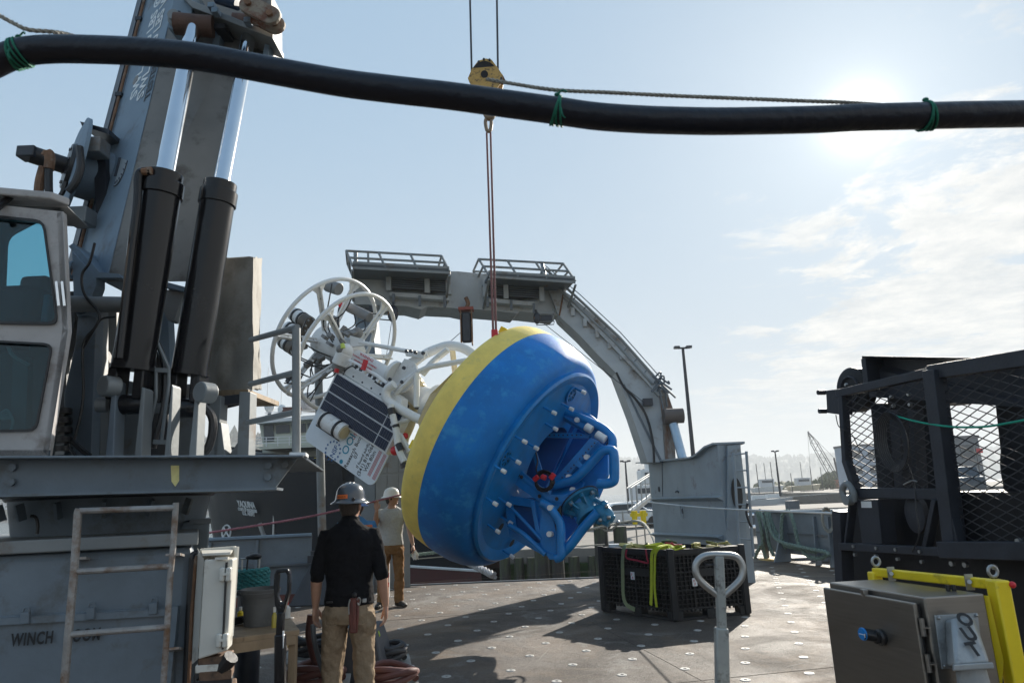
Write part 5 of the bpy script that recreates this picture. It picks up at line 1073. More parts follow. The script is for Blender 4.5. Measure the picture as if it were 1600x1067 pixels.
q = BZ(655, 700, 1.06); MB().box(q, (.12, .12, .25)).build('cleat', YELP, buoy, bevel=.01)
# ---- keel frame
KW = BUOYP
def bt(name, pts, r, y=None, m=KW, k=6, n=12, smooth=True):
    p = [BL(a, b_, y) if len(c_) == 0 else BL(a, b_, c_[0]) for a, b_, *c_ in pts]
    return MB().tube(cr(p, k) if smooth else p, r, n).build(name, m, buoy)
def bplate(name, poly, y, th=.03, m=KW, holes=None):
    return MB().prism([BL(a, b_, y) for a, b_ in poly], (0, th, 0)).build(name, m, buoy, smooth=0, bevel=.006)
WD = MATS['blue_with_painted_shade']  # same shade-darkened blue, for the plates deep inside the keel frame
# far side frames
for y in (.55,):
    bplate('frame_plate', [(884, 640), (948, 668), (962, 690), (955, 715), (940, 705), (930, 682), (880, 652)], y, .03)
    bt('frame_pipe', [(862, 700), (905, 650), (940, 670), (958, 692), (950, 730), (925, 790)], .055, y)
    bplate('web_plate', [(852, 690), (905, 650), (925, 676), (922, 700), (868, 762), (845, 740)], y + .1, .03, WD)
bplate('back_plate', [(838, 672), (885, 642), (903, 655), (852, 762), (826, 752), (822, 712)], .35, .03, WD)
# upper arm with pipe
bt('frame_pipe', [(880, 642), (915, 656), (946, 672), (957, 688), (953, 702)], .06, -.05)
bplate('arm_web', [(872, 652), (882, 640), (916, 654), (948, 668), (960, 682), (958, 702), (946, 700), (930, 690), (906, 672)], .02, .06)
bplate('arm_plate', [(876, 646), (884, 640), (947, 674), (950, 700), (938, 700), (914, 672)], -.02, .03)
bplate('brace_plate', [(846, 677), (905, 676), (922, 680), (918, 685), (848, 683)], -.05, .05)
for i in range(9): q = BL(852 + i * 7, 680 - i * .05, -.056); MB().cyl(q, q + Vector((0, -.004, 0)), .011, n=8).build('bolt_hole', BLK, buoy)
bplate('brace_plate', [(884, 640), (889, 640), (924, 668), (920, 676), (880, 652)], -.08, .04)
# long diagonal with bolt holes
bplate('diagonal_plate', [(922, 684), (936, 690), (868, 766), (850, 766)], -.38, .05)
bplate('bay_plate', [(868, 768), (936, 694), (950, 704), (950, 742), (930, 768), (908, 782), (888, 786)], -.15, .05)
MB().prism([BL(934, 690, -.38), BL(866, 764, -.38), BL(866, 764, -.38) + Vector((-.03, .3, -.09)), BL(934, 690, -.38) + Vector((-.03, .3, -.09))], Vector((-.02, 0, 0))).build('diagonal_flange', KW, buoy, smooth=0)
for i in range(15): q = BL(929 - i * 4.6, 692 + i * 4.9, -.386); MB().cyl(q, q + Vector((0, -.004, 0)), .010, n=8).build('bolt_hole', BLK, buoy)
bplate('rear_channel', [(936, 698), (948, 704), (878, 772), (866, 766)], -.25, .06)
# bumper pipe: long run with closed loop at the outer end
bt('bumper_pipe', [(866, 758), (885, 753), (902, 745), (930, 716), (941, 705), (952, 703), (959, 709), (960, 745), (956, 753), (944, 756), (934, 755)], .062, -.45, k=8)
MB().beam(BL(901, 722, -.45), BL(915, 734, -.45), .07, .03).build('brace_plate', KW, buoy)
# lower left arm
bplate('arm_plate', [(790, 724), (806, 728), (858, 772), (892, 774), (908, 766), (908, 784), (880, 790), (854, 789), (834, 778), (788, 745)], -.55, .05)
bt('frame_pipe', [(797, 730), (820, 748), (845, 768), (860, 780), (885, 783), (905, 778)], .06, -.5)
MB().prism([BL(858, 776, -.53), BL(906, 768, -.53), BL(912, 752, -.2), BL(866, 758, -.2)], (0, 0, -.025)).build('shelf_plate', KW, buoy, smooth=0)
bplate('brace_plate', [(828, 698), (836, 700), (848, 738), (840, 740)], -.3, .03)
# lower triangular bay
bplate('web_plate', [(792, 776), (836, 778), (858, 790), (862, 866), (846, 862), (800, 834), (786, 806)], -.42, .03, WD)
MB().ringplate([BL(x, y, -.5) for x, y in ((786, 772), (846, 782), (864, 868), (846, 866), (796, 838))], [BL(x, y, -.5) for x, y in ((800, 788), (834, 793), (848, 846), (838, 848), (806, 826))], (0, .05, 0)).build('bay_frame', BUOYP, buoy, smooth=0, bevel=.006)
bplate('skirt_plate', [(846, 786), (860, 790), (876, 868), (852, 868), (842, 840)], -.6, .03)
bt('frame_pipe', [(846, 786), (857, 792), (870, 808), (876, 822), (876, 850), (876, 868), (868, 872)], .058, -.66)
bt('frame_pipe', [(876, 866), (892, 850), (912, 824), (934, 800)], .062, -.6)
bt('strut', [(792, 786), (820, 815), (845, 842)], .022, -.6, n=8)
bt('strut', [(795, 820), (820, 836), (852, 866)], .035, -.62, n=8)
bplate('brace_plate', [(828, 782), (834, 782), (846, 842), (838, 838)], -.58, .03)
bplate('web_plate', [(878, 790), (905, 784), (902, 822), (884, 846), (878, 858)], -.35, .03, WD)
bplate('gusset', [(896, 806), (902, 804), (912, 824), (906, 830)], -.45, .03)
bplate('foot_plate', [(852, 864), (878, 866), (874, 874), (858, 874)], -.62, .1)
for px, py, y in ((810, 742, -.56), (815, 745, -.56), (942, 688, -.1), (950, 694, -.05), (898, 774, -.56), (870, 779, -.56), (843, 775, -.56)):
    q = BL(px, py, y - .01); MB().cyl(q, q + Vector((0, -.004, 0)), .025, n=12).build('lightening_hole', BLK, buoy)
# white tipped studs
for px, py in [(912, 613), (893, 639), (866, 645), (868, 670), (820, 690), (838, 700), (810, 722), (787, 736), (774, 787), (795, 788), (798, 817), (778, 830), (800, 869)]:
    q = BZ(px, py, -.17); MB().cyl(Vector((q.x, q.y, 0)), q, .016, n=8).build('stud', KW, buoy); s_ = MB().cyl(q + Vector((0, 0, .03)), q + Vector((0, 0, -.03)), .027, n=10).build('stud_cap', WHTP, buoy)
for px, py, y in [(917, 714, -.4), (889, 745, -.44), (895, 765, -.4), (859, 834, -.68), (885, 786, -.5), (902, 656, -.1), (860, 793, -.7)]:
    q = BL(px, py, y); MB().cyl(q + Vector((0, .05, 0)), q + Vector((0, -.03, 0)), .036, n=10).build('stud_cap', WHTP, buoy)
for (x0, y0), (x1, y1) in (((915, 666), (925, 672)), ((932, 678), (946, 687))):
    MB().cyl(BL(x0, y0, -.12), BL(x1, y1, -.12), .058, n=16).build('anode', WHTP, buoy, bevel=.01)
MB().tube([BL(905, 652, .1), BL(925, 662, .1), BL(953, 686, .1)], .014, 6).build('red_hose', REDP, buoy); q = BL(952, 685, .1); MB().ball(q, .045).build('hose_end', DKST, buoy)
# round grommet ports with ribs
for px, py in ((892, 617), (790, 716)):
    q = BZ(px, py, -.012); Mq = Matrix.Translation(q)
    m = MB().lathe([(.10, 0), (.13, 0), (.13, -.02), (.10, -.02)], Mq, 20); m.build('port_ring', KW, buoy)
    MB().lathe([(.0, -.004), (.10, -.004)], Mq, 20).build('port', BLK, buoy)
    for k_ in range(4): a = k_ * math.pi / 4; v = Vector((math.cos(a), math.sin(a), 0)) * .1; MB().beam(q - v + Vector((0, 0, -.012)), q + v + Vector((0, 0, -.012)), .018, .012).build('port_spoke', KW, buoy)
for px, py in ((783, 823), (800, 848)):
    q = BZ(px, py, -.05); MB().lathe([(.0, 0), (.06, 0)], Matrix.Translation(q), 16).build('drain_hole', BLK, buoy)
# swivel flange and release
fa = BL(900, 790, -.35); fb = BL(930, 778, -.35); fdir = (BL(937, 797, -.35) - BL(905, 782, -.35)).normalized(); fc = BL(906, 783, -.38)
fdir = Vector((-.35, -.25, -.9)).normalized(); TQ = mat('turquoise_blue_casting', (.01, .16, .30), .4, .1, .3, 8, .1, 30)
qz = fdir.to_track_quat('Z', 'Y').to_matrix().to_4x4(); Mf = Matrix.Translation(fc) @ qz
MB().lathe([(0, 0), (.27, 0), (.27, .03), (.16, .05), (.14, .22), (.19, .23), (.19, .28), (0, .29)], Mf, 32).build('swivel_flange', TQ, buoy)
MB().lathe([(.275, -.012), (.285, -.012), (.285, .0), (.275, .0)], Mf, 32).build('gasket', BLK, buoy)
for k_ in range(8):
    a = k_ * math.pi / 4; MB().cyl(Mf @ Vector((.22 * math.cos(a), .22 * math.sin(a), .02)), Mf @ Vector((.22 * math.cos(a), .22 * math.sin(a), .08)), .03, n=6).build('flange_bolt', STEEL if k_ % 2 else TQ, buoy)
    MB().beam(Mf @ Vector((.14 * math.cos(a), .14 * math.sin(a), .14)), Mf @ Vector((.24 * math.cos(a), .24 * math.sin(a), .03)), .02, .06).build('flange_rib', TQ, buoy)
s_ = Mf @ Vector((0, 0, .28)); q = BL(942, 803, -.5); q2 = BL(955, 812, -.52)
MB().tube([s_, q], .09, 10).build('swivel_shaft', TQ, buoy); MB().ball(q, (.13, .12, .15)).build('swivel_knuckle', TQ, buoy); MB().beam(q, q2, .12, .2).build('release_body', TQ, buoy, bevel=.02)
MB().tube([BL(928, 806, -.55), BL(952, 818, -.55)], .05, 8).build('release_pin', TQ, buoy); MB().ball(BL(944, 789, -.5), .06).build('shackle_ear', TQ, buoy); MB().ball(BL(936, 814, -.55), .05).build('shackle_ear', TQ, buoy)
MB().tube([BL(930, 780, -.45), BL(944, 789, -.5), BL(950, 802, -.5)], .035, 8).build('shackle', TQ, buoy)
MB().tube(cr([BL(938, 823, -.5), BL(948, 829, -.5), BL(960, 824, -.5), BL(966, 816, -.5)], 5), .012, 6).build('release_line', TANR, buoy)
for px, py in ((948, 791), (938, 812), (966, 816), (951, 808)): MB().ball(BL(px, py, -.6), .028).build('bolt_head', STEEL, buoy)
# sensor cable hanging in the well with red connectors
m = MB()
for k_ in range(5):
    c_ = BL(850, 751, -.62); m.tube([c_ + Vector((math.cos(a), .15 * math.sin(a * 2 + k_), math.sin(a))) * (.10 + .01 * k_) for a in [j * .5 for j in range(13)]], .010, 5, True)
m.tube(cr([BL(836, 700, -.35), BL(840, 720, -.4), BL(838, 735, -.5), BL(846, 748, -.6)], 5), .012, 5)
m.build('cable_coil', BLK, buoy, merge=False)
for (x0, y0), (x1, y1) in (((834, 750), (841, 744)), ((846, 744), (853, 747)), ((860, 748), (866, 740))):
    MB().cyl(BL(x0, y0, -.72), BL(x1, y1, -.72), .035, n=10).build('connector', REDP, buoy, bevel=.008)
# ---- tower
def WT(name, pts, r, y, n=10, m=WHT, k=5, smooth=True): return bt(name, pts, r, y, m, k, n, smooth)
MB().tube([Vector((0, 0, 1.9)), Vector((0, 0, 2.5)), Vector((0, 0, 4.8))], [.26, .17, .15], 24).build('mast', WHT, buoy)
# warning lettering on the mast
for i, (b_, sz) in enumerate((('WARNING!', .062), ('POTENTIAL HYDROGEN FLAMMABLE', .034), ('GAS EXPLOSION HAZARD', .036), ('LASER HAZARD', .036))):
    y_ = -.165 if i in (1, 2) else -.15
    text('warning_lettering', b_, (.115 - i * .062, -.172 if i in (1, 2) else -.166, 3.55), (0, 0, -1), (1, 0, 0), sz, mat('red_print', (.55, .02, .04), .5), buoy, .001, .02, align='CENTER')
def ring(z, r, cxy, rt, label=None):
    c_ = Vector((cxy[0], cxy[1], z)); MB().tube([c_ + Vector((r * math.cos(a), r * math.sin(a), 0)) for a in [i * math.pi / 32 for i in range(64)]], rt, 10, True).build('guard_ring', WHT, buoy); return c_
r2 = ring(4.02, 1.06, (.04, -.06), .036); r1 = ring(4.62, 1.12, (.04, -.02), .036)
MB().lathe([(.16, 3.9), (.26, 3.92), (.26, 4.75), (.16, 4.78)], n=24).build('hub', WHT, buoy)
for rz, rr, ang in ((4.02, 1.06, [15, 80, 150, 225, 300]), (4.62, 1.12, [0, 62, 130, 200, 262, 318])):
    for a in ang:
        v = Vector((math.cos(R(a)), math.sin(R(a)), 0)); u = Vector((-v.y, v.x, 0)); c_ = Vector((0, 0, rz))
        m = MB(); m.prism([c_ + v * .2 - u * .05, c_ + v * .5 - u * .045, c_ + v * (rr - .12) - u * .05, c_ + v * rr - u * .14, c_ + v * rr + u * .14, c_ + v * (rr - .12) + u * .05, c_ + v * .5 + u * .045, c_ + v * .2 + u * .05], (0, 0, .035)); m.build('spoke', WHT, buoy, smooth=0, bevel=.006)
        MB().beam(c_ + v * .2 + Vector((0, 0, .0)), c_ + v * rr, .02, .10).build('spoke_web', WHT, buoy)
        for k_ in (.3, .42, .8): q = c_ + v * (rr * k_) + Vector((0, 0, -.004)); MB().cyl(q, q - Vector((0, 0, .01)), .02, n=8).build('bolt', DKST, buoy)
# arches from the hull to the mast
WT('arch_pipe', [(632, 580), (660, 556), (686, 544), (706, 540), (728, 546), (748, 560)], .075, -.1, 12)
WT('arch_pipe', [(616, 600), (604, 610), (606, 625), (622, 637), (645, 650), (660, 657)], .07, -.62, 12)
WT('brace_tube', [(660, 585), (676, 566), (700, 546)], .05, -.35, 10)
WT('brace_tube', [(610, 612), (636, 592), (664, 576), (690, 570), (730, 563)], .042, -.4, 10)
WT('brace_tube', [(651, 583), (651, 636)], .045, -.5, 10)
WT('brace_tube', [(617, 616), (650, 585)], .035, -.5, 8)
WT('brace_tube', [(640, 655), (612, 664)], .035, -.6, 8)
WT('hull_leg', [(707, 547), (709, 566), (711, 582)], .05, .3, 8, CREAM)
WT('hull_leg', [(648, 622), (640, 660), (630, 684), (628, 700)], .10, .15, 12, CREAM)
bplate('node_plate', [(600, 606), (632, 560), (648, 567), (656, 590), (632, 612), (612, 618)], -.32, .05, WHT)
bplate('node_plate', [(628, 566), (664, 547), (668, 556), (640, 574)], -.28, .05, WHT)
q = BL(616, 583, -.3); MB().lathe([(.0, -.03), (.2, -.03), (.2, .03), (0, .03)], Matrix.Translation(q), 24).build('mast_collar', WHT, buoy)
for px, py in ((632, 575), (610, 593), (629, 597), (652, 637), (656, 650), (636, 549), (643, 549), (650, 551), (662, 552)): q = BL(px, py, -.42); MB().cyl(q, q + Vector((0, -.03, 0)), .028, n=10).build('bolt', DKST, buoy)
WT('stay_rod', [(562, 535), (600, 542), (637, 549)], .035, -.3, 8)
bplate('stay_plate', [(546, 524), (568, 530), (568, 540), (548, 542)], -.32, .04, WHT); bplate('stay_plate', [(630, 544), (664, 550), (662, 560), (634, 556)], -.32, .04, WHT)
m = MB(); rnd = random.Random(8)
for i in range(9): 
    px, py = rnd.uniform(640, 668), rnd.uniform(585, 628); m.box(BL(px, py, -.05), (rnd.uniform(.06, .16), .1, rnd.uniform(.08, .2)), Matrix.Rotation(rnd.uniform(0, 3), 3, 'Y'))
m.build('deck_bracket', CREAM, buoy, bevel=.008)
m = MB()
for i in range(10): px, py = rnd.uniform(615, 640), rnd.uniform(608, 640); m.box(BL(px, py, .1), (.08, .1, .06), Matrix.Rotation(rnd.uniform(0, 3), 3, 'Y'))
m.build('instrument_cluster', DKST, buoy, bevel=.008)
# boarding legs below the panel
WT('hull_leg', [(610, 633), (614, 650), (618, 668), (621, 690), (624, 705), (632, 722)], .05, -.72, 10)
WT('hull_leg', [(624, 678), (632, 692), (640, 706)], .045, -.6, 10)
for (x0, y0), (x1, y1) in (((611, 638), (613, 648)), ((618, 664), (619, 668)), ((622, 694), (627, 704)), ((631, 724), (632, 730))): MB().tube([BL(x0, y0, -.72), BL(x1, y1, -.72)], .056, 10).build('tape_band', BLK, buoy)
MB().ball(BL(617, 704, -.6), .07).build('red_marker', REDP, buoy); MB().ball(BL(633, 681, -.5), .05).build('red_marker', REDP, buoy)
# solar panel
yp = -.62; c4 = [BL(526, 581, yp), BL(500, 638, yp), BL(602, 707, yp), BL(630, 648, yp)]
X0, X1 = (c4[1].x + c4[2].x) / 2, (c4[0].x + c4[3].x) / 2; Z0, Z1 = (c4[2].z + c4[3].z) / 2, (c4[0].z + c4[1].z) / 2
MB().box(((X0 + X1) / 2, yp + .10, (Z0 + Z1) / 2), (X1 - X0 + .05, .16, Z1 - Z0 + .06)).build('panel_box', WHT, buoy, bevel=.01)
MB().box(((X0 + X1) / 2, yp + .02, (Z0 + Z1) / 2), (X1 - X0 + .03, .03, Z1 - Z0 + .04)).build('panel_frame', WHT, buoy, bevel=.004)
CELL = mat('solar_cell', (.005, .014, .045), .4, 0, .25, 30, spec=.3); GAP = .018; Zs = Z0 + (Z1 - Z0) * .17
m = MB(); lines = MB()
for (za, zb_) in ((Z0 + .015, Zs - GAP / 2), (Zs + GAP / 2, Z1 - .015)):
    for r_ in range(4):
        xa = X0 + .012 + r_ * (X1 - X0 - .024) / 4; xb = xa + (X1 - X0 - .024) / 4
        n = max(1, round((zb_ - za) / .158))
        for i in range(n):
            a, b_ = za + (zb_ - za) * i / n, za + (zb_ - za) * (i + 1) / n; g = .0035 if r_ != 2 else .0035
            MB().box(((xa + xb) / 2 + (.004 if r_ > 1 else -.004), yp - .0, (a + b_) / 2), (xb - xa - 2 * g - (.012 if r_ in (1, 2) else 0), .012, b_ - a - 2 * g)).build('solar_cell', CELL, buoy, smooth=0)
            for q_ in range(5): z = a + (b_ - a) * (q_ + .5) / 5; lines.box(((xa + xb) / 2, yp - .0075, z), (xb - xa - .02, .002, .0022))
MB().box(((X0 + X1) / 2, yp + .008, (Z0 + Z1) / 2), (X1 - X0, .012, Z1 - Z0)).build('cell_backing', mat('pale_backing', (.55, .58, .62), .5), buoy, smooth=0)
o = lines.build('busbar', mat('busbar_silver', (.16, .18, .22), .5), buoy, smooth=0, merge=False); o['kind'] = 'stuff'
MB().prism([BL(534, 560, -.5), BL(628, 622, -.5), BL(626, 640, -.56), BL(527, 578, -.56)], (0, .18, 0)).build('battery_box', WHT, buoy, smooth=0, bevel=.01)
for i in range(7): q = BL(538 + i * 14, 579 + i * 9.2, -.64); MB().ball(q, .016, 8, 6).build('bolt', DKST, buoy)
# sign board
ys = -.55; s4 = [BL(475, 683, ys), BL(581, 764, ys), BL(632, 684, ys), BL(512, 618, ys)]
SX0, SZ1, SZ0 = (s4[0].x + s4[1].x) / 2, s4[0].z, s4[1].z; SX1 = s4[3].x
pl = []; rr = .12
for (cx_, cz_, a0_) in ((SX0 + rr, SZ1 - rr, 90), (SX0 + rr, SZ0 + rr, 180)):
    for k_ in range(7): a = R(a0_ + k_ * 15); pl.append(Vector((cx_ + rr * math.cos(a), ys, cz_ + rr * math.sin(a))))
pl += [Vector((SX1, ys, SZ0)), Vector((SX1, ys, SZ1))]
MB().prism(pl, (0, .02, 0)).build('sign_board', mat('sign_white', (.66, .72, .78), .45, 0, .04, 6), buoy, smooth=0)
INK = mat('black_print', (.02, .02, .025), .6); NAVY = mat('blue_print', (.01, .09, .28), .6); CYAN = mat('teal_print', (.02, .25, .38), .6); PINK = mat('pink_print', (.55, .25, .28), .6); REDI = MATS['red_print']
def st(body, px, py, sz, m, bold=.01, label=None):
    q = BL(px, py, ys - .003); text('sign_lettering', body, q, (1, 0, 0), (0, 0, 1), sz, m, buoy, .001, bold, label=label)
st('Research Buoy', 541, 732, .092, INK, .004); st('07', 556, 717, .092, INK, .004); st('If found adrift,', 559, 732, .074, INK, .003); st('(541) 819-0660', 561, 744, .092, INK, .004); st('WA 80m', 572, 738, .092, INK, .004)
st('OOI', 541, 712, .18, CYAN, .008); st('OSU', 553, 688, .085, REDI, .006); st('NSF', 520, 716, .115, NAVY, .008)
q = BL(520, 704, ys - .003); m = MB()
for k_ in range(14):
    a = k_ * math.pi / 7; c_ = q + Vector((math.cos(a), 0, math.sin(a))) * .145; m.add([c_ + Vector((math.cos(b2), 0, math.sin(b2))) * (.026 if j % 2 == 0 else .011) for j, b2 in enumerate([i * math.pi / 5 for i in range(10)])], [tuple(range(10))])
m.build('star_ring', NAVY, buoy, smooth=0)
q = BL(533, 721, ys - .003); MB().lathe([(.0, 0), (.035, 0)], Matrix.Translation(q) @ Matrix.Rotation(R(90), 4, 'X'), 16).build('round_emblem', CYAN, buoy)
for (x0, y0), (x1, y1) in (((576, 743), (599, 708)), ((583, 749), (606, 713))):
    a, b_ = BL(x0, y0, ys - .003), BL(x1, y1, ys - .003)
    for k_ in range(3): MB().box(((a.x + b_.x) / 2, ys - .003, a.z + .022 - k_ * .022), (abs(b_.x - a.x), .002, .013)).build('print_line', PINK, buoy, smooth=0)
# antenna can on the sign with its black straps, in an oval cut-out
a, b_ = BL(505, 655, ys - .1), BL(538, 676, ys - .1); ax_ = (b_ - a).normalized()
MB().box((BL(515, 670, ys).x, ys - .004, BL(515, 670, ys).z), (.16, .006, .56)).build('cut_out', mat('dark_recess', (.05, .04, .035), .7), buoy, bevel=.0)
MB().tube([a, b_], [.135, .135], 20).build('antenna_can', WHT, buoy)
for k_ in (.12, .75): q = a.lerp(b_, k_); MB().tube([q - ax_ * .02, q + ax_ * .02], .148, 20).build('strap', BLK, buoy)
MB().tube([b_ - ax_ * .01, b_ + ax_ * .012], .10, 16).build('can_end', CREAM, buoy)
# camera pod and cables by the panel
q = BL(540, 549, -.6); MB().ball(q, (.13, .13, .12)).build('camera_dome', WHT, buoy); MB().cyl(BL(538, 552, -.6), BL(530, 570, -.6), .13, n=18).build('camera_body', WHT, buoy, bevel=.01); MB().cyl(BL(530, 570, -.6), BL(526, 578, -.6), .11, .1, n=18).build('camera_lens_ring', mat('mid_grey_plastic', (.2, .2, .2), .5), buoy)
MB().cyl(BL(527, 576, -.66), BL(525, 582, -.66), .04).build('red_cap', REDP, buoy); MB().cyl(BL(536, 545, -.7), BL(535, 537, -.7), .05, .03).build('beacon_lamp', mat('lime_plastic', (.5, .6, .1), .4), buoy)
MB().ball(BL(533, 546, -.68), .08).build('lamp_base', mat('mid_grey_plastic', (.2, .2, .2), .5), buoy)
MB().beam(BL(567, 578, -.7), BL(572, 562, -.7), .06, .05).build('red_flag', REDP, buoy)
WT('conduit', [(546, 564), (560, 571), (575, 580), (590, 588), (604, 600)], .035, -.62, 8)
WT('cable', [(536, 586), (540, 578), (550, 572), (556, 576)], .012, -.7, 6, BLK); WT('cable', [(586, 596), (595, 602), (603, 606)], .018, -.66, 6, BLK)
for i in range(8): q = BL(550 + i * 7, 568 + i * 4.6, -.66); MB().box(q, (.05, .05, .03)).build('clamp', DKST if i % 3 else WHT, buoy)
# instrument cans on the left of the head
for (x0, y0), (x1, y1), y in (((458, 490), (484, 506), .15), ((449, 512), (472, 524), .1), ((441, 531), (462, 546), -.1)):
    a, b_ = BL(x0, y0, y), BL(x1, y1, y); d = (b_ - a)
    MB().tube([a, a + d * .62], .125, 18).build('instrument_can', WHT, buoy, bevel=.012)
    for k_ in (.22, .55): q = a + d * k_; MB().tube([q - d.normalized() * .02, q + d.normalized() * .02], .14, 18).build('strap', BLK, buoy)
    MB().tube([a + d * .62, b_], .135, 18).build('clamp_ring', mat('bronze_fitting', (.12, .10, .08), .5, .4), buoy, bevel=.01)
    for k_ in range(6): ang = k_ * 1.05; o_ = Vector((math.cos(ang) * .1, math.sin(ang) * .1, 0)); MB().cyl(b_ + o_, b_ + o_ + d.normalized() * .03, .02, n=6).build('bolt', STEEL, buoy)
a, b_ = BL(545, 480, .2), BL(578, 496, .2); MB().tube([BL(536, 474, .2), a], .06, 10).build('lens_tube', STEEL, buoy); MB().tube([a, b_], .09, 14).build('side_camera', mat('mid_grey_plastic', (.2, .2, .2), .5), buoy, bevel=.01)
a, b_ = BL(512, 446, .6), BL(530, 452, .6); MB().tube([a, b_], .12, 14).build('side_camera', MATS['mid_grey_plastic'], buoy, bevel=.01)
a, b_ = BL(558, 520, -.1), BL(568, 532, -.1); MB().ball(a, .10).build('side_camera', MATS['mid_grey_plastic'], buoy)
WT('sensor_rod', [(528, 512), (530, 485), (533, 478)], .028, .0, 7, DKST); MB().ball(BL(533, 477, 0), .05).build('red_marker', REDP, buoy)
m = MB(); rnd = random.Random(12)
for i in range(26):
    z = rnd.uniform(3.95, 4.75); a = rnd.uniform(0, 6.28); rr = rnd.uniform(.28, .62); q = Vector((rr * math.cos(a), rr * math.sin(a), z)); m.box(q, (rnd.uniform(.04, .14), rnd.uniform(.04, .1), rnd.uniform(.04, .14)), Matrix.Rotation(a, 3, 'Z'))
m.build('head_electronics', MATS['mid_grey_plastic'], buoy, bevel=.006, merge=False)['kind'] = 'stuff'
m = MB()
for i in range(18):
    a = rnd.uniform(0, 6.28); p_ = [Vector((rr * math.cos(a + rr), rr * math.sin(a + rr), 4.0 + rnd.uniform(0, .7))) for rr in (.25, .5, .75, 1.06)]; m.tube(cr(p_, 4), .012, 5)
m.build('head_cable', BLK, buoy, merge=False)
for px, py in ((455, 588), (452, 594), (467, 588)): MB().box(BL(px, py, .1), (.1, .1, .07)).build('ring_clamp', DKST, buoy)
# ================================================================= hoist: wires, hook block, sling
hb = P(759, 108, 10.2)
hk = thing('hook_block', 'worn yellow crane hook block just above the black hose', 'hook block', hb)
m = MB(); pts = [(731, 122), (737, 108), (747, 95), (759, 91.5), (768, 93), (777, 105), (786, 118), (784, 128), (768, 150), (750, 150), (733, 128)]
m.prism([P(x, y, 10.05) for x, y in pts], (0, .03, 0)); m.prism([P(x, y, 10.05) + Vector((0, .26, 0)) for x, y in pts], (0, .03, 0)); m.build('cheek_plate', YBLK, hk, smooth=0, bevel=.008)
MB().cyl(P(757, 118, 10.05) - Vector((0, .03, 0)), P(757, 118, 10.4), .06, n=16).build('sheave_pin', DKST, hk); MB().cyl(P(757, 118, 10.12), P(757, 118, 10.27), .22, n=24).build('sheave', DKST, hk)
for px, py in ((748, 98), (756, 94), (765, 95), (783, 124)): q = P(px, py, 10.03); MB().cyl(q, q - Vector((0, .03, 0)), .02, n=6).build('bolt', DKST, hk)
MB().beam(P(781, 120, 10.1), P(786, 130, 10.1), .06, .1).build('latch', RUSTM, hk)
MB().tube(cr([P(760, 150, 10.18), P(759, 172, 10.18), P(765, 184, 10.18), P(770, 178, 10.18), P(769, 170, 10.18)], 6), [.075 - .001 * i for i in range(25)], 10).build('hook', mat('worn_hook_steel', (.25, .18, .12), .55, .3, .3, 8), hk)
for i, (x0, x1) in enumerate(((733, 737), (775.5, 778))):
    q = P(x1, 112, 10.17); o = MB().tube([q, P(x0, -60, 10.17)], .018, 6).build('hoist_wire', DKST, org=q); tag(o, ['left', 'right'][i] + ' hand steel wire rope running up from the yellow hook block', 'wire', 'hoist wires above the hook')
SL = mat('red_brown_sling', (.20, .085, .075), .7, 0, .2, 20, .4, 120)
att = BM @ BZ(773, 524, 1.03)
shk = P(764, 200, 10.18); o = MB().tube(cr([P(762, 182, 10.18), P(758.5, 190, 10.18), P(761, 204, 10.18), P(766, 204, 10.18), P(767.5, 190, 10.18), P(764, 182, 10.18)], 5), .03, 8, True).build('sling_ring', MATS['worn_hook_steel'], org=shk); tag(o, 'steel link joining the crane hook to the brown lifting sling', 'shackle')
t0, t1 = P(760.5, 208, 10.18), P(766.5, 208, 10.18); sl_ = thing('lifting_sling', 'long reddish brown lifting sling from the hook down to the buoy rim', 'sling', att)
for a, dx in ((t0, -.028), (t1, .028)): MB().beam(a, att + Vector((dx * .7, 0, .04)), .032, .022, (0, 1, 0)).build('strand', SL, sl_, bevel=.004)
MB().box(att + Vector((0, 0, .02)), (.09, .06, .12)).build('end_fitting', REDP, sl_, bevel=.01)
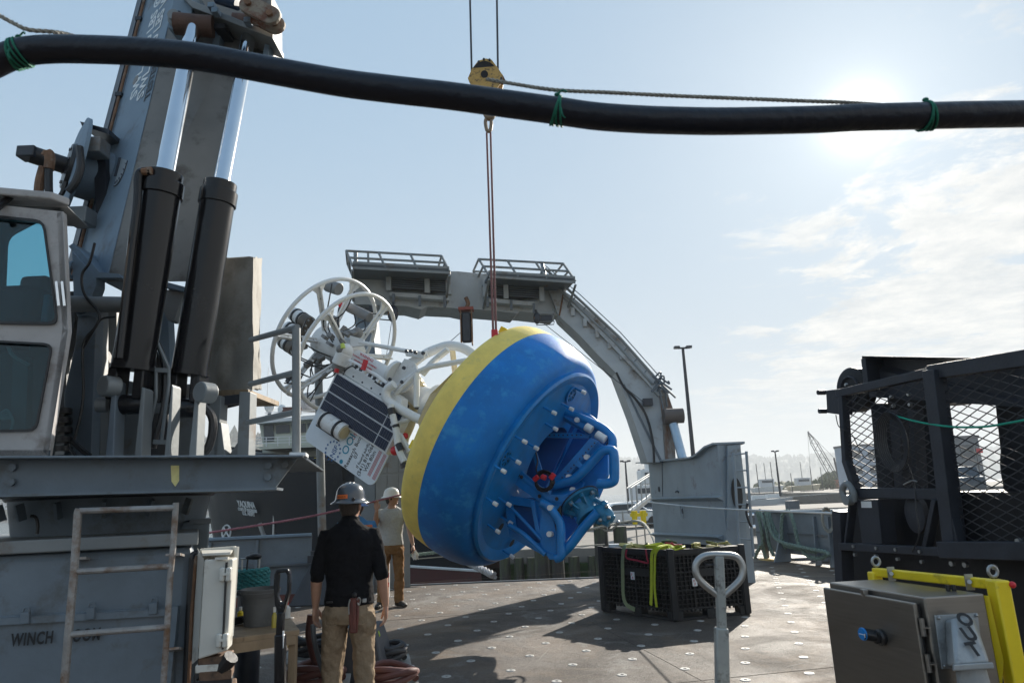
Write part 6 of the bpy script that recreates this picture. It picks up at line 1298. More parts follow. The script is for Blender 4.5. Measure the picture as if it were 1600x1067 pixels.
# ================================================================= crate with slings
CR1 = mat('black_crate_plastic', (.016, .017, .019), .55, 0, .3, 5, .15, 50, (.07, .065, .06), .12, 6, spec=.4)
kA, kB, kC = G(944, 955), G(1056, 971), G(1169, 960); kA.z = kB.z = kC.z = 0; kD = kA + kC - kB
ct = thing('bulk_crate', 'black gridded plastic bulk crate with yellow and green straps on top', 'crate', kB)
Hc = .87; zv = Vector((0, 0, 1))
for pa_, pb2, nm in ((kA, kB, 'left'), (kB, kC, 'right'), (kC, kD, 'far'), (kD, kA, 'far')):
    u = (pb2 - pa_); Lw = u.length; u.normalize(); n_ = Vector((u.y, -u.x, 0)); 
    if n_.dot(kB - kD) < 0 and nm in ('left', 'right'): n_ = -n_
    if nm == 'far': n_ = -n_ if n_.dot(kB - kD) > 0 else n_
    # inner skin set back, ribs in front
    a, b_ = pa_ - n_ * .045, pb2 - n_ * .045
    MB().prism([a + zv * .12, b_ + zv * .12, b_ + zv * Hc, a + zv * Hc], n_ * -.012).build('panel', CR1, ct, smooth=0)
    m = MB(); nc = int(Lw / .062)
    for i in range(nc + 1): p = pa_ + u * (Lw * i / nc) - n_ * .022; m.beam(p + zv * .10, p + zv * (Hc - .02), .008 if i % 5 else .02, .045, n_)
    nr = 12
    for j in range(nr + 1): z = .14 + (Hc - .2) * j / nr; m.beam(pa_ - n_ * .022 + zv * z, pb2 - n_ * .022 + zv * z, .045, .007 if j % 4 else .018, zv)
    o = m.build('rib_grid', CR1, ct, smooth=0, merge=False)
    MB().beam(pa_ + zv * (Hc - .03) - n_ * .02, pb2 + zv * (Hc - .03) - n_ * .02, .07, .07, zv).build('top_rail', CR1, ct, bevel=.006)
    if nm != 'far':
        for k_ in (.04, .5, .96): q = pa_ + u * Lw * k_ - n_ * .06; MB().box(q + zv * .06, (.14, .14, .12), Matrix(((u.x, n_.x, 0), (u.y, n_.y, 0), (0, 0, 1)))).build('foot', CR1, ct, bevel=.008)
        MB().beam(pa_ + zv * .02 - n_ * .05, pb2 + zv * .02 - n_ * .05, .10, .03, zv).build('skid', CR1, ct)
        MB().prism([pa_ + u * Lw * .28 + zv * .52 - n_ * .003, pa_ + u * Lw * .70 + zv * .52 - n_ * .003, pa_ + u * Lw * .70 + zv * .62 - n_ * .003, pa_ + u * Lw * .28 + zv * .62 - n_ * .003], n_ * .004).build('name_plate', CR1, ct, smooth=0)
for p in (kA, kB, kC, kD): MB().beam(p + zv * .02, p + zv * (Hc + .02), .08, .08).build('corner_post', CR1, ct, bevel=.01)
MB().prism([kA + zv * (Hc - .08), kB + zv * (Hc - .08), kC + zv * (Hc - .08), kD + zv * (Hc - .08)], zv * .02).build('lid', CR1, ct, smooth=0)
uL = (kB - kA).normalized(); nL = Vector((uL.y, -uL.x, 0)); nL = nL if nL.dot(kB - kD) > 0 else -nL
uR = (kC - kB).normalized(); nR = Vector((uR.y, -uR.x, 0)); nR = nR if nR.dot(kB - kD) > 0 else -nR
def onp(px, py, p0, n_, off=.01):
    d = ray(px, py); t_ = (p0 + n_ * off - CAM).dot(n_) / d.dot(n_); return CAM + d * t_
for (px, py, p0, n_, u_, tx) in ((988.5, 899, kA, nL, uL, 'F4'), (1085.5, 909, kB, nR, uR, 'FF')):
    q = onp(px, py, p0, n_, .006); l_ = MB().prism([q - u_ * .035 - zv * .05, q + u_ * .035 - zv * .05, q + u_ * .035 + zv * .05, q - u_ * .035 + zv * .05], n_ * .003).build('sticker', WHT, ct, smooth=0)
    text('sticker_print', tx[0], q - u_ * .02 + n_ * .005, u_, zv, .045, MATS['red_print'], ct, .0004, .01); text('sticker_print', tx[1], q - u_ * .01 - zv * .04 + n_ * .005, u_, zv, .045, MATS['red_print'], ct, .0004, .01)
# slings piled on the lid
LIME = mat('lime_webbing', (.50, .55, .03), .6, 0, .12, 20, .3, 200); OLIV = mat('faded_green_webbing', (.27, .31, .17), .75, 0, .15, 20, .3, 200); PINKW = mat('crimson_webbing', (.42, .03, .06), .6, 0, .15, 20, .3, 200); STRW = mat('straw_webbing', (.42, .38, .14), .75, 0, .2, 20, .3, 200)
def ribbon(pts, w_, side, th=.004):
    m = MB(); pts = cr(pts, 6); vs = []; n = len(pts); side = Vector(side).normalized()
    for i, p in enumerate(pts):
        a = pts[max(0, i - 1)]; b_ = pts[min(n - 1, i + 1)]; t_ = (b_ - a).normalized(); s_ = (side - t_ * side.dot(t_)).normalized(); nn_ = t_.cross(s_) * th
        vs += [p - s_ * w_ / 2 + nn_, p + s_ * w_ / 2 + nn_, p + s_ * w_ / 2 - nn_, p - s_ * w_ / 2 - nn_]
    f_ = [(0, 1, 2, 3), (4 * n - 1, 4 * n - 2, 4 * n - 3, 4 * n - 4)]
    for i in range(n - 1):
        for k_ in range(4): l_ = (k_ + 1) % 4; f_.append((4 * i + k_, 4 * i + l_, 4 * i + 4 + l_, 4 * i + 4 + k_))
    return m.add(vs, f_)
def strap(pix, w_, m_, label, p0=kA, n_=None, u_=None, twist=None):
    n_ = n_ or nL; u_ = u_ or uL; pts = [onp(x, y, p0, n_, .02) for x, y in pix]
    top = pts[0] - n_ * .10 + zv * .02; pts = [top - n_ * .12 + zv * .0, top] + pts
    return tag(ribbon(pts, w_, u_).build('lifting_strap', m_, org=pts[-1], smooth=60), label, 'strap', None)
strap([(976, 853), (973, 870), (973, 900), (974, 930), (979, 944), (992, 952)], .055, OLIV, 'faded green webbing strap hanging down the left side of the crate')
strap([(1027, 855), (1019, 864), (1018, 885), (1018, 915), (1017, 945)], .045, LIME, 'bright lime strap hanging down the crate, its left fold')
strap([(1030, 856), (1024, 866), (1023, 890), (1023, 920), (1026, 948)], .035, LIME, 'bright lime strap hanging down the crate, its right fold')
o = ribbon([onp(979, 858, kA, nL, .02), onp(979, 871, kA, nL, .025), onp(995, 875, kA, nL, .025), onp(1012, 879, kA, nL, .025), onp(1011, 872, kA, nL, .02), onp(1009, 858, kA, nL, .02)], .022, zv).build('lifting_strap', PINKW, org=onp(995, 875, kA, nL), smooth=60); tag(o, 'thin crimson strap drooping in a loop on the left face of the crate', 'strap')
rnd = random.Random(21); cc = (kA + kB + kC + kD) / 4; du_, dv_ = (kB - kA), (kC - kB)
names = [('lime', LIME), ('straw coloured', STRW), ('faded green', OLIV), ('crimson', PINKW)]
where = ['near the left corner', 'along the front left edge', 'in the middle of the lid', 'over the near corner', 'along the right edge', 'at the right hand end', 'at the back of the lid', 'on top of the pile']
spots = [(.12, .3), (.35, .2), (.5, .5), (.8, .25), (.85, .6), (.8, .88), (.3, .75), (.6, .35)]
for i in range(16):
    u0, v0 = spots[i % 8]; m_ = [STRW, LIME, OLIV, STRW, STRW, LIME, PINKW, STRW][(i * 3) % 8]; nm = {LIME.name: 'lime', STRW.name: 'straw coloured', OLIV.name: 'faded green', PINKW.name: 'crimson'}[m_.name]
    base = kA + du_ * (u0 + rnd.uniform(-.05, .05)) + dv_ * (v0 + rnd.uniform(-.05, .05)); pts = []; ang = rnd.uniform(0, 6.28); h0 = Hc - .045 + (.035 if i > 7 else 0)
    for k_ in range(7): ang += rnd.uniform(-1.1, 1.4); pts.append(base + Vector((math.cos(ang), math.sin(ang), 0)) * rnd.uniform(.06, .24) + zv * (h0 + rnd.uniform(.0, .06)))
    tag(ribbon(pts, .05, zv * .5 + uL * rnd.uniform(-.6, .6) + nL * .4, .006).build('folded_sling', m_, org=base + zv * h0, smooth=60), nm + ' sling lying folded on the crate lid ' + where[i % 8] + (', upper' if i > 7 else ''), 'sling', 'slings piled on the black crate')
q = kA + du_ * .1 + dv_ * .12 + zv * (Hc + .0); tag(MB().box(q + zv * .02, (.16, .12, .05)).build('white_box', WHT, org=q, bevel=.006), 'small flat white box at the left corner of the crate lid', 'box')
# ---------------------------------------------------------------- silver pallet jack handle
pj = thing('pallet_jack', 'scuffed pale pallet jack with a heart shaped steel handle in front of the crate', 'pallet jack', Vector((P(1130, 1000, 2.55).x, 2.5, 0)))
h = lambda px, py, o=0: P(px, py, 2.6 + o)
JP = mat('chipped_pale_jack_paint', (.31, .32, .305), .45, .1, .14, 12, .15, 60, (.06, .05, .045), .25, 16)
loop = [(1127, 866.5), (1146, 868), (1156, 875), (1161, 889), (1158, 903), (1148, 915), (1133, 928), (1131, 931)]
lp = [(1127, 866.5), (1108, 867), (1096, 871), (1088, 880), (1087, 892), (1092, 904), (1104, 916), (1120, 928), (1123, 931)]
MB().tube(cr([h(*q) for q in loop], 6), .0125, 12).build('handle_loop', STEEL, pj); MB().tube(cr([h(*q) for q in lp], 6), .0125, 12).build('handle_loop', STEEL, pj)
MB().beam(h(1123, 868), h(1128, 985), .032, .03, (0, 1, 0)).build('tiller_tube', JP, pj, bevel=.005)
MB().beam(h(1127, 980, .0), h(1129, 1100, .0), .045, .04, (0, 1, 0)).build('tiller_socket', JP, pj, bevel=.006)
MB().tube([h(1102, 882), h(1118, 882, .01), h(1122, 885, .01)], .004, 6).build('release_lever', DKST, pj)
MB().prism([h(1098, 1064, -.1), h(1150, 1064, -.1), h(1160, 1080, -.2), h(1090, 1080, -.2)], (0, 0, -.3)).build('pump_housing', JP, pj, bevel=.02)
e_ = Vector((h(1130, 1060).x, 2.6, 0))
MB().box(e_ + Vector((0, .1, .35)), (.16, .18, .5)).build('pump_body', JP, pj, bevel=.02)
for s_ in (-.2, .2): MB().box(e_ + Vector((s_, .9, .06)), (.15, 1.3, .05)).build('fork', JP, pj, bevel=.01)
for s_ in (-.06, .06): MB().cyl(e_ + Vector((s_ - .02, 0, .09)), e_ + Vector((s_ + .02, 0, .09)), .09, n=20).build('wheel', BLK, pj)
# black pallet jack handle on the left
bj = thing('pallet_jack', 'black pallet jack handle standing between the work table and the man', 'pallet jack', Vector((P(436, 1000, 3.1).x, 3.0, 0)))
h = lambda px, py, o=0: P(px, py, 3.0 + o)
MB().ringplate([h(*q) for q in [(432, 889), (449, 888), (453, 896), (452, 925), (445, 950), (443, 958), (434, 958), (429, 945), (427, 915), (428, 897)]], [h(*q) for q in [(435, 895), (446, 894), (448.5, 899), (448, 922), (443, 938), (441, 941), (438, 941), (434, 932), (432, 912), (433, 899)]], (0, .03, 0)).build('handle_loop', BLKP, bj, bevel=.006)
MB().beam(h(435, 897), h(433, 925), .012, .015).build('control_lever', BLKP, bj)
MB().beam(h(439, 955, .01), h(437, 1000, .01), .028, .03, (0, 1, 0)).build('tiller_tube', BLKP, bj, bevel=.005); MB().beam(h(438, 990, .01), h(438, 1110, .01), .042, .035, (0, 1, 0)).build('tiller_socket', BLKP, bj, bevel=.006)
MB().beam(h(443, 985, -.005), h(442, 1012, -.005), .006, .004).build('label_strip', WHT, bj)
e_ = Vector((h(437, 1060).x, 3.05, 0)); MB().box(e_ + Vector((0, .1, .32)), (.16, .18, .5)).build('pump_body', BLKP, bj, bevel=.02)
for s_ in (-.2, .2): MB().box(e_ + Vector((s_, .75, .06)), (.15, 1.1, .05)).build('fork', BLKP, bj, bevel=.01)
for s_ in (-.06, .06): MB().cyl(e_ + Vector((s_ - .02, 0, .09)), e_ + Vector((s_ + .02, 0, .09)), .09, n=20).build('wheel', BLK, bj)
# ---------------------------------------------------------------- work table and what stands on it
zt_ = .80; tb = thing('work_table', 'rough plywood topped work table beside the white cabinet', 'table', G(420, 990, zt_) - Vector((0, 0, zt_)))
t1, t2, t3, t4 = G(357, 1001, zt_), G(468, 983, zt_), G(452, 962, zt_), G(355, 966, zt_)
MB().prism([t1 - SR * .25, t2, t3, t4 - SR * .25], (0, 0, -.035)).build('table_top', WOOD, tb, smooth=0, bevel=.004)
MB().beam(t1 + Vector((-.1, 0.01, -.06)), t2 + Vector((-.03, .01, -.06)), .04, .06).build('apron', WOOD, tb)
for q in (t2 + Vector((-.05, .03, 0)), t3 + Vector((-.05, -.03, 0)), t1 + Vector((-.1, .05, 0)), t4 + Vector((-.1, -.03, 0))): MB().beam(Vector((q.x, q.y, 0)), q - Vector((0, 0, .035)), .05, .05).build('leg', WOOD, tb, bevel=.004)
q = G(405, 976, zt_); Gq = mat('grey_bucket_plastic', (.13, .135, .14), .5, 0, .1, 6, .1, 40, (.2, .2, .19), .15, 8)
sc_b = 1.0; rb = .122
e = MB().lathe([(0, 0), (rb * .84, 0), (rb * .86, .01), (rb * .97, .19), (rb * 1.03, .195), (rb * 1.16, .245), (rb * 1.14, .25), (rb * 1.0, .2), (rb * .8, .02), (0, .02)], Matrix.Translation(q), 36).build('bucket', Gq, org=q); tag(e, 'grey plastic bucket standing on the work table', 'bucket')
MB().tube([q + Vector((rb * 1.12 * math.cos(a), rb * 1.12 * math.sin(a), .225)) for a in [i * .2 for i in range(32)]], .004, 5, True).build('rim', Gq, e, org=q)
# bottles etc
for px, py, h_, r, m_, lb in ((428, 980, .12, .018, mat('clear_yellow_bottle', (.5, .4, .06), .2), 'small yellow and clear bottle standing right of the grey bucket'), (447, 965, .11, .03, WHTP, 'white spray can standing at the back of the table behind the black handle'), (375, 966, .07, .022, YELP, 'small yellow bottle lying left of the bucket')):
    b0_ = G(px, py, zt_); e = thing('bottle', lb, 'bottle', b0_); MB().lathe([(0, 0), (r, 0), (r, h_ * .65), (r * .5, h_ * .8), (r * .5, h_), (0, h_)], Matrix.Translation(b0_), 16).build('body', m_, e); MB().cyl(b0_ + zv * h_ * .85, b0_ + zv * (h_ + .015), r * .55).build('cap', REDP if r > .025 else WHTP, e)
b0_ = G(374, 976, zt_); m = MB()
for k_ in range(4): m.tube(cr([b0_ + Vector((.05 * math.cos(a + k_), .04 * math.sin(a * 1.3 + k_), .015 + .012 * k_)) for a in range(6)], 4), .01, 6)
tag(m.build('glove_heap', BLK, org=b0_, merge=False), 'crumpled black gloves lying on the table left of the bucket', 'gloves')
# teal rope coil on a small bitt behind the table
cq = Vector((P(392, 905, 6.2).x, 6.2, 0)); zc0, zc1 = P(392, 922, 6.2).z, P(392, 886, 6.2).z
e = thing('rope_stand', 'small steel stand with a pale frame holding teal rope behind the bucket', 'stand', cq)
MB().tube([cq, cq + zv * zc0], .10, 14).build('post', DKST, e); MB().lathe([(0, zc0 - .02), (.17, zc0 - .02), (.17, zc0), (0, zc0)], Matrix.Translation(cq), 24).build('plate', DKST, e)
for s_ in (-.075, .075): MB().tube([cq + Vector((s_, -.02, zc0)), cq + Vector((s_, -.02, P(392, 872, 6.2).z))], .008, 8).build('frame_rod', STEEL, e)
MB().tube([cq + Vector((-.09, -.02, P(392, 872, 6.2).z)), cq + Vector((.09, -.02, P(392, 872, 6.2).z))], .008, 8).build('frame_bar', STEEL, e)
n = 5; pts = []
for i in range(n * 20 + 1): a = i / 20 * 2 * math.pi; pts.append(cq + Vector((.14 * math.cos(a), .14 * math.sin(a), zc0 + .02 + (zc1 - zc0 - .04) * i / (n * 20))))
o = rope('rope_coil', pts, .022, TEAL, org=cq + zv * zc0, twist=6, n=5); tag(o, 'coil of teal braided rope stacked behind the grey bucket', 'rope')
q = P(398, 869, 6.15); m = MB(); m.ball(q, (.06, .04, .028)); m.ball(q + Vector((-.04, 0, -.004)), (.04, .03, .02)); m.tube([q + Vector((-.05, -.02, 0)), q + Vector((-.055, -.03, -.15))], .008, 6); tag(m.build('black_bag', BLK, org=q), 'small black cloth bundle hooked on top of the rope stand', 'bag')
q = G(462, 925, .0); q = P(452, 912, 8.5); o = MB().tube([Vector((q.x, 8.5, .05)), Vector((q.x + .3, 8.6, .05)), Vector((q.x + .5, 8.55, .06))], .03, 8).build('chain_end', YBLK, org=q); tag(o, 'short rusty chain end on the deck behind the table', 'chain')
# ---------------------------------------------------------------- hose reels and cone under the man
BRH = mat('brown_hose_rubber', (.10, .035, .028), .5, 0, .15, 6, .1, 40); BKH = mat('black_hose_rubber', (.03, .03, .033), .5, 0, .2, 6)
dz = .0; bc = G(560, 1105); bc = Vector((P(560, 1060, 6.1).x, 6.1, 0))
e = thing('hose_cone', 'dark grey truncated cone stand on the deck behind the man\'s legs', 'cone stand', bc)
zt2 = P(560, 975, 6.1).z
MB().hexa(q4(bc, .34, .02), q4(bc, .17, zt2)).build('cone_body', mat('slate_cone', (.05, .055, .065), .55, 0, .1, 4), e, bevel=.02); MB().hexa(q4(bc, .42, 0), q4(bc, .42, .02)).build('cone_base', DKST, e)
def coil(c_, r0, n, tr, m_, label, z0=.03, wob=.02, px=1.0):
    pts = []
    for i in range(n * 16): a = i / 16 * 6.283; rr = r0 - .02 * math.sin(i * .37) - (i // 32) * .012; pts.append(c_ + Vector((rr * math.cos(a) * px, rr * .8 * math.sin(a), z0 + tr * (.9 + 1.55 * (i / 16 % n) * .75) + wob * math.sin(i * .9))))
    return tag(MB().tube(pts, tr, 10).build('hose_coil', m_, org=c_), label, 'hose', 'hose coils around the cone stand')
BRDS = mat('pale_board', (.30, .29, .27), .7, 0, .2, 5, .3, 30, (.12, .11, .10), .3, 5)
for (px, py, Y, lb, w_) in ((486, 1022, 6.2, 'pale board under the black hose coil left of the man', .34), (492, 1064, 5.6, 'pale board under the brown hose coil at the man\'s left foot', .42), (604, 1032, 6.2, 'pale board under the black hose coil right of the man', .30), (606, 1066, 5.6, 'pale board under the brown hose coil right of the man\'s leg', .36)):
    c_ = P(px, py, Y); c_.z = max(.0, c_.z - .03)
    c_ = G(px, py - 6, c_.z) if False else c_
    hgt = c_.z
    o = MB().box(Vector((c_.x, c_.y, hgt + .012)), (w_ + .1, .5, .024), Matrix.Rotation(.2, 3, 'Z')).build('board', BRDS, org=Vector((c_.x, c_.y, 0)), bevel=.006); tag(o, lb, 'board', 'boards under the hose coils')
    MB().box(Vector((c_.x, c_.y, hgt / 2)), (w_ * .8, .36, max(.02, hgt)), Matrix.Rotation(.2, 3, 'Z')).build('support', DKST, o, org=Vector((c_.x, c_.y, 0)))
    br = 'brown' in lb
    coil(Vector((c_.x, c_.y, hgt)), .21 if br else .15, 3 if br else 4, .026 if br else .024, BRH if br else BKH, ('reddish brown' if br else 'black') + ' hose coiled on the board ' + ('left' if px < 550 else 'right') + ' of the man' + ('\'s feet' if br else ', farther back'))
pts = [P(483, 985, 5.5), P(484, 1000, 5.5), P(490, 1025, 5.6), P(500, 1045, 5.6), P(506, 1070, 5.6)]; tag(MB().tube(cr([P(486, 960, 5.5)] + pts), .028, 12).build('hanging_hose', BRH, org=pts[-1]), 'reddish brown hose arching up beside the man\'s left hand', 'hose')
pts = [P(489, 975, 5.3), P(491, 1000, 5.3), P(497, 1025, 5.35), P(505, 1050, 5.35)]; tag(MB().tube(cr(pts), .018, 10).build('hanging_hose', mat('grey_hose', (.10, .11, .12), .5), org=pts[-1]), 'thin grey hose standing behind the brown one by the man\'s left hand', 'hose')
for px, py, Y in ((490, 1016, 6.1), (588, 1002, 6.0)): q = P(px, py, Y); tag(MB().tube([q, q + Vector((.02, 0, .05)), q + Vector((.01, 0, .08))], .013, 8).build('hose_fitting', mat('lime_fitting', (.35, .5, .06), .5), org=q), 'lime green hose fitting on the ' + ('left' if px < 550 else 'right') + ' black hose coil', 'fitting')
# ================================================================= electrical box on its yellow frame
zb_ = 1.21
eb = thing('electrical_box', 'brushed steel electrical box with a blue rotary switch at the lower right', 'electrical box', G(1400, 960, zb_) - Vector((0, 0, zb_)))
bFL, bFR, bBR, bBL = G(1295, 909, zb_), G(1444, 933, zb_), G(1538, 927, zb_), G(1353, 903, zb_)
bBL = bFL + (bBR - bFR); zlo_ = .35; V3 = Vector
dn = lambda p, z: V3((p.x, p.y, z))
MB().prism([bFL, bFR, bBR, bBL], (0, 0, -(zb_ - zlo_))).build('enclosure', STAIN, eb, smooth=0, bevel=.006)
uf = (bFR - bFL).normalized(); nf2 = V3((uf.y, -uf.x, 0)); nf2 = nf2 if nf2.dot(CAM - bFL) > 0 else -nf2; Lf = (bFR - bFL).length
D1, D2 = bFL - uf * .005 + nf2 * .03, bFL + uf * (Lf - .022) + nf2 * .03
MB().prism([dn(D1, zlo_ + .01), dn(D2, zlo_ + .01), dn(D2, zb_ - .02), dn(D1, zb_ - .02)], -nf2 * .018).build('door', STAIN, eb, smooth=0, bevel=.005)
MB().prism([dn(D1, zb_ - .025) - nf2 * .017, dn(D2, zb_ - .025) - nf2 * .017, dn(D2, zlo_), dn(D1, zlo_)], -nf2 * .008).build('gasket', BLK, eb, smooth=0)
us = (bBR - bFR).normalized(); ns = V3((us.y, -us.x, 0)); ns = ns if ns.x > 0 else -ns
if ns.dot(bFL - bFR) > 0: ns = -ns
for z in (zb_ - .10, zb_ - .22, zb_ - .34, zb_ - .5): p = dn(D2, z) - nf2 * .012 + uf * .012; MB().cyl(p - V3((0, 0, .03)), p + V3((0, 0, .03)), .009, n=10).build('hinge', STAIN, eb); MB().beam(p + V3((0, 0, .0)), p + us * .02 + uf * .008, .04, .004).build('hinge_leaf', STAIN, eb)
p = dn(D1.lerp(D2, .48), zb_ - .02); MB().box(p - nf2 * .01 + V3((0, 0, .004)), (.02, .03, .03)).build('door_clip', STAIN, eb, bevel=.003)
def onf(px, py, p0, n_, off=0.0): d = ray(px, py); t_ = (p0 + n_ * off - CAM).dot(n_) / d.dot(n_); return CAM + d * t_
sw = onf(1378, 995, D1, nf2); zf = Matrix.Translation(sw) @ nf2.to_track_quat('Z', 'Y').to_matrix().to_4x4()
MB().lathe([(0, 0), (.030, 0), (.030, .012), (.022, .018), (.022, .028), (0, .028)], zf, 24).build('switch_base', BLK, eb)
cf = onf(1348, 990, D1, nf2, .062)
MB().tube([sw, cf - nf2 * .004], [.020, .023], 20).build('switch_handle', BLK, eb); zf2 = Matrix.Translation(cf) @ nf2.to_track_quat('Z', 'Y').to_matrix().to_4x4()
MB().lathe([(0, .004), (.021, .004), (.024, 0), (.021, -.01), (0, -.01)], zf2, 28).build('switch_face', mat('bright_blue_plastic', (.01, .20, .55), .35), eb)
upv = V3((0, 0, 1)); MB().beam(cf + nf2 * .006 - uf * .012, cf + nf2 * .006 + uf * .018, .003, .002).build('switch_mark', WHTP, eb); MB().beam(cf + nf2 * .006 + uf * .018 - upv * .009, cf + nf2 * .006 + uf * .018 + upv * .004, .003, .002).build('switch_mark', WHTP, eb)
# outlet on the side
sp_ = [onf(x, y, bFR, ns, .004) for x, y in ((1460, 961), (1528, 957), (1538, 1040), (1472, 1045))]
OG = mat('cast_grey_outlet', (.33, .35, .36), .5, .2, .08, 12, .15, 80, (.22, .23, .23), .2, 12)
MB().prism(sp_, -ns * .004).build('outlet_plate', OG, eb, smooth=0, bevel=.003)
for x, y in ((1467, 965), (1526, 961), (1476, 1040)): p = onf(x, y, bFR, ns, .008); MB().ball(p, .006).build('screw', STEEL, eb)
ctr = lambda x, y, o: onf(x, y, bFR, ns, o)
MB().hexa([ctr(1474, 968, .006), ctr(1524, 962, .006), ctr(1536, 1038, .006), ctr(1480, 1042, .006)], [ctr(1490, 966, .05), ctr(1516, 962, .05), ctr(1548, 1036, .15), ctr(1492, 1040, .15)]).build('outlet_hood', OG, eb, smooth=30, bevel=.012)
MB().hexa([ctr(1486, 1036, .02), ctr(1536, 1034, .02), ctr(1540, 1045, .02), ctr(1488, 1048, .02)], [ctr(1490, 1038, .165), ctr(1552, 1034, .165), ctr(1554, 1044, .165), ctr(1490, 1048, .165)]).build('outlet_lip', OG, eb, smooth=0, bevel=.004)
MB().tube([ctr(1516, 1040, .09), ctr(1530, 1110, .09)], [.045, .055], 20).build('plug', OG, eb)
# OUT stencilled down the hood
h1, h2 = ctr(1503, 964, .052), ctr(1530, 1036, .152); hd = (h2 - h1).normalized(); hr_ = (ctr(1516, 962, .05) - ctr(1490, 966, .05)).normalized(); hn = hr_.cross(-hd); hn = hn if hn.dot(CAM - h1) > 0 else -hn
for i, ch in enumerate('OUT'):
    p = h1.lerp(h2, .22 + i * .32) - hr_ * .018 + hn * .010; text('outlet_stencil', ch, p, hr_, -hd, .066, sten, eb, .0004, .04)
# glands on top
for px in (1482, 1491): p = G(px, 923, zb_); MB().cyl(p, p + V3((0, 0, .022)), .008, n=10).build('cable_gland', BLK, eb)
# frame
yf = thing('yellow_frame', 'bright yellow lifting frame with eye bolts behind the steel electrical box', 'frame', G(1560, 1000, .9) - V3((0, 0, .9)))
ya, yb = G(1366, 893, 1.235), G(1568, 914, 1.235)
MB().beam(ya, yb, .03, .036).build('top_bar', YELP, yf, bevel=.005)
yv = V3((0, 0, 1)); MB().beam(yb - V3((.02, .0, 0)) + yv * .02, dn(yb, .0) + V3((-.02, 0, 0)), .055, .06).build('post', YELP, yf, bevel=.006); MB().beam(ya, dn(ya, 0), .045, .05).build('post', YELP, yf, bevel=.006)
MB().beam(dn(yb, .95) + V3((.0, .0, 0)), dn(yb, .0) + V3((.42, .3, 0)), .05, .05).build('brace', YELP, yf, bevel=.005)
MB().prism([dn(yb, .98) + V3((-.05, 0, 0)), dn(yb, 1.2) + V3((-.06, 0, 0)), dn(yb, 1.2) + V3((-.12, .05, 0)), dn(yb, .7) + V3((-.09, .05, 0))], V3((0, .01, 0))).build('gusset', YELP, yf, smooth=0)
for px, py in ((1393, 899), (1516, 917)): p = onf(px, py, ya, V3(((yb - ya).y, -(yb - ya).x, 0)).normalized(), 0); p = ya.lerp(yb, (p - ya).length / (yb - ya).length); MB().beam(p - yv * .03 + (CAM - p).normalized() * .022, p + yv * .028 + (CAM - p).normalized() * .022, .03, .006).build('bolt_tab', STEEL, yf); MB().cyl(p + (CAM - p).normalized() * .024, p + (CAM - p).normalized() * .034, .009, n=6).build('bolt', STEEL, yf)
for p in (ya + (yb - ya) * .03 + yv * .045, yb + yv * .05 - V3((.03, 0, 0))): MB().tube([p + V3((math.cos(a) * .017, .0, math.sin(a) * .019)) for a in [i * .52 for i in range(12)]], .006, 8, True).build('eye_bolt', STEEL, yf)
p = yb + yv * .005 + V3((.012, -.03, 0)); MB().ball(p, .012).build('red_cap', REDP, yf)
# ================================================================= black caged winch
cw = thing('caged_winch', 'large black winch inside an expanded metal cage on the right', 'winch', Vector((P(1400, 800, 4.4).x, 4.4, 0)))
DKB = mat('black_frame_paint', (.032, .036, .046), .5, 0, .25, 6, .15, 50, spec=.35); DKI = mat('black_machinery', (.014, .015, .018), .5, 0, .25, 6, .15, 50, spec=.3)
z2 = 2.27; g0, g1, g2 = G(1313, 612, z2), G(1458, 578, z2), G(1640, 548, z2)
u1 = (g1 - g0).normalized(); n1 = V3((u1.y, -u1.x, 0)); n1 = n1 if n1.dot(CAM - g0) > 0 else -n1
cg = lambda px, py, o=0: onf(px, py, g0, n1, o)
def bar(a, b_, w_, nm='frame_bar', o=0, dep=.06):
    return MB().beam(cg(*a, o), cg(*b_, o), dep, w_, None or (0, 0, 1)).build(nm, DKB, cw, bevel=.004) if False else MB().beam(cg(*a, o), cg(*b_, o), w_, dep, n1).build(nm, DKB, cw, bevel=.004)
bar((1311, 615), (1460, 581), .055, 'top_rail'); bar((1455, 582), (1660, 551), .085, 'top_rail')
bar((1317, 612), (1324, 722), .042, 'post'); bar((1323, 718), (1340, 768), .045, 'post'); bar((1459, 578), (1493, 860), .085, 'corner_post', .02, .09)
bar((1332, 769), (1476, 772), .065, 'mid_rail'); bar((1470, 772), (1680, 770), .03, 'mid_rail', -.5)
MB().prism([cg(1358, 575, -.25), cg(1345, 560, -.3), cg(1650, 566, -.3), cg(1650, 640, -.3), cg(1358, 620, -.25)], -n1 * .05).build('motor_box', DKB, cw, smooth=0)
MB().prism([cg(1345, 561, -.15), cg(1352, 560, -.15), cg(1358, 612, -.15), cg(1350, 612, -.15)], -n1 * .6).build('motor_box_end', DKB, cw, smooth=0, bevel=.004)
MB().prism([cg(1347, 558, -.15), cg(1560, 562, -.15), cg(1640, 566, -.5), cg(1347, 562, -.6)], (0, 0, .01)).build('motor_box_lid', DKB, cw, smooth=0, bevel=.003)
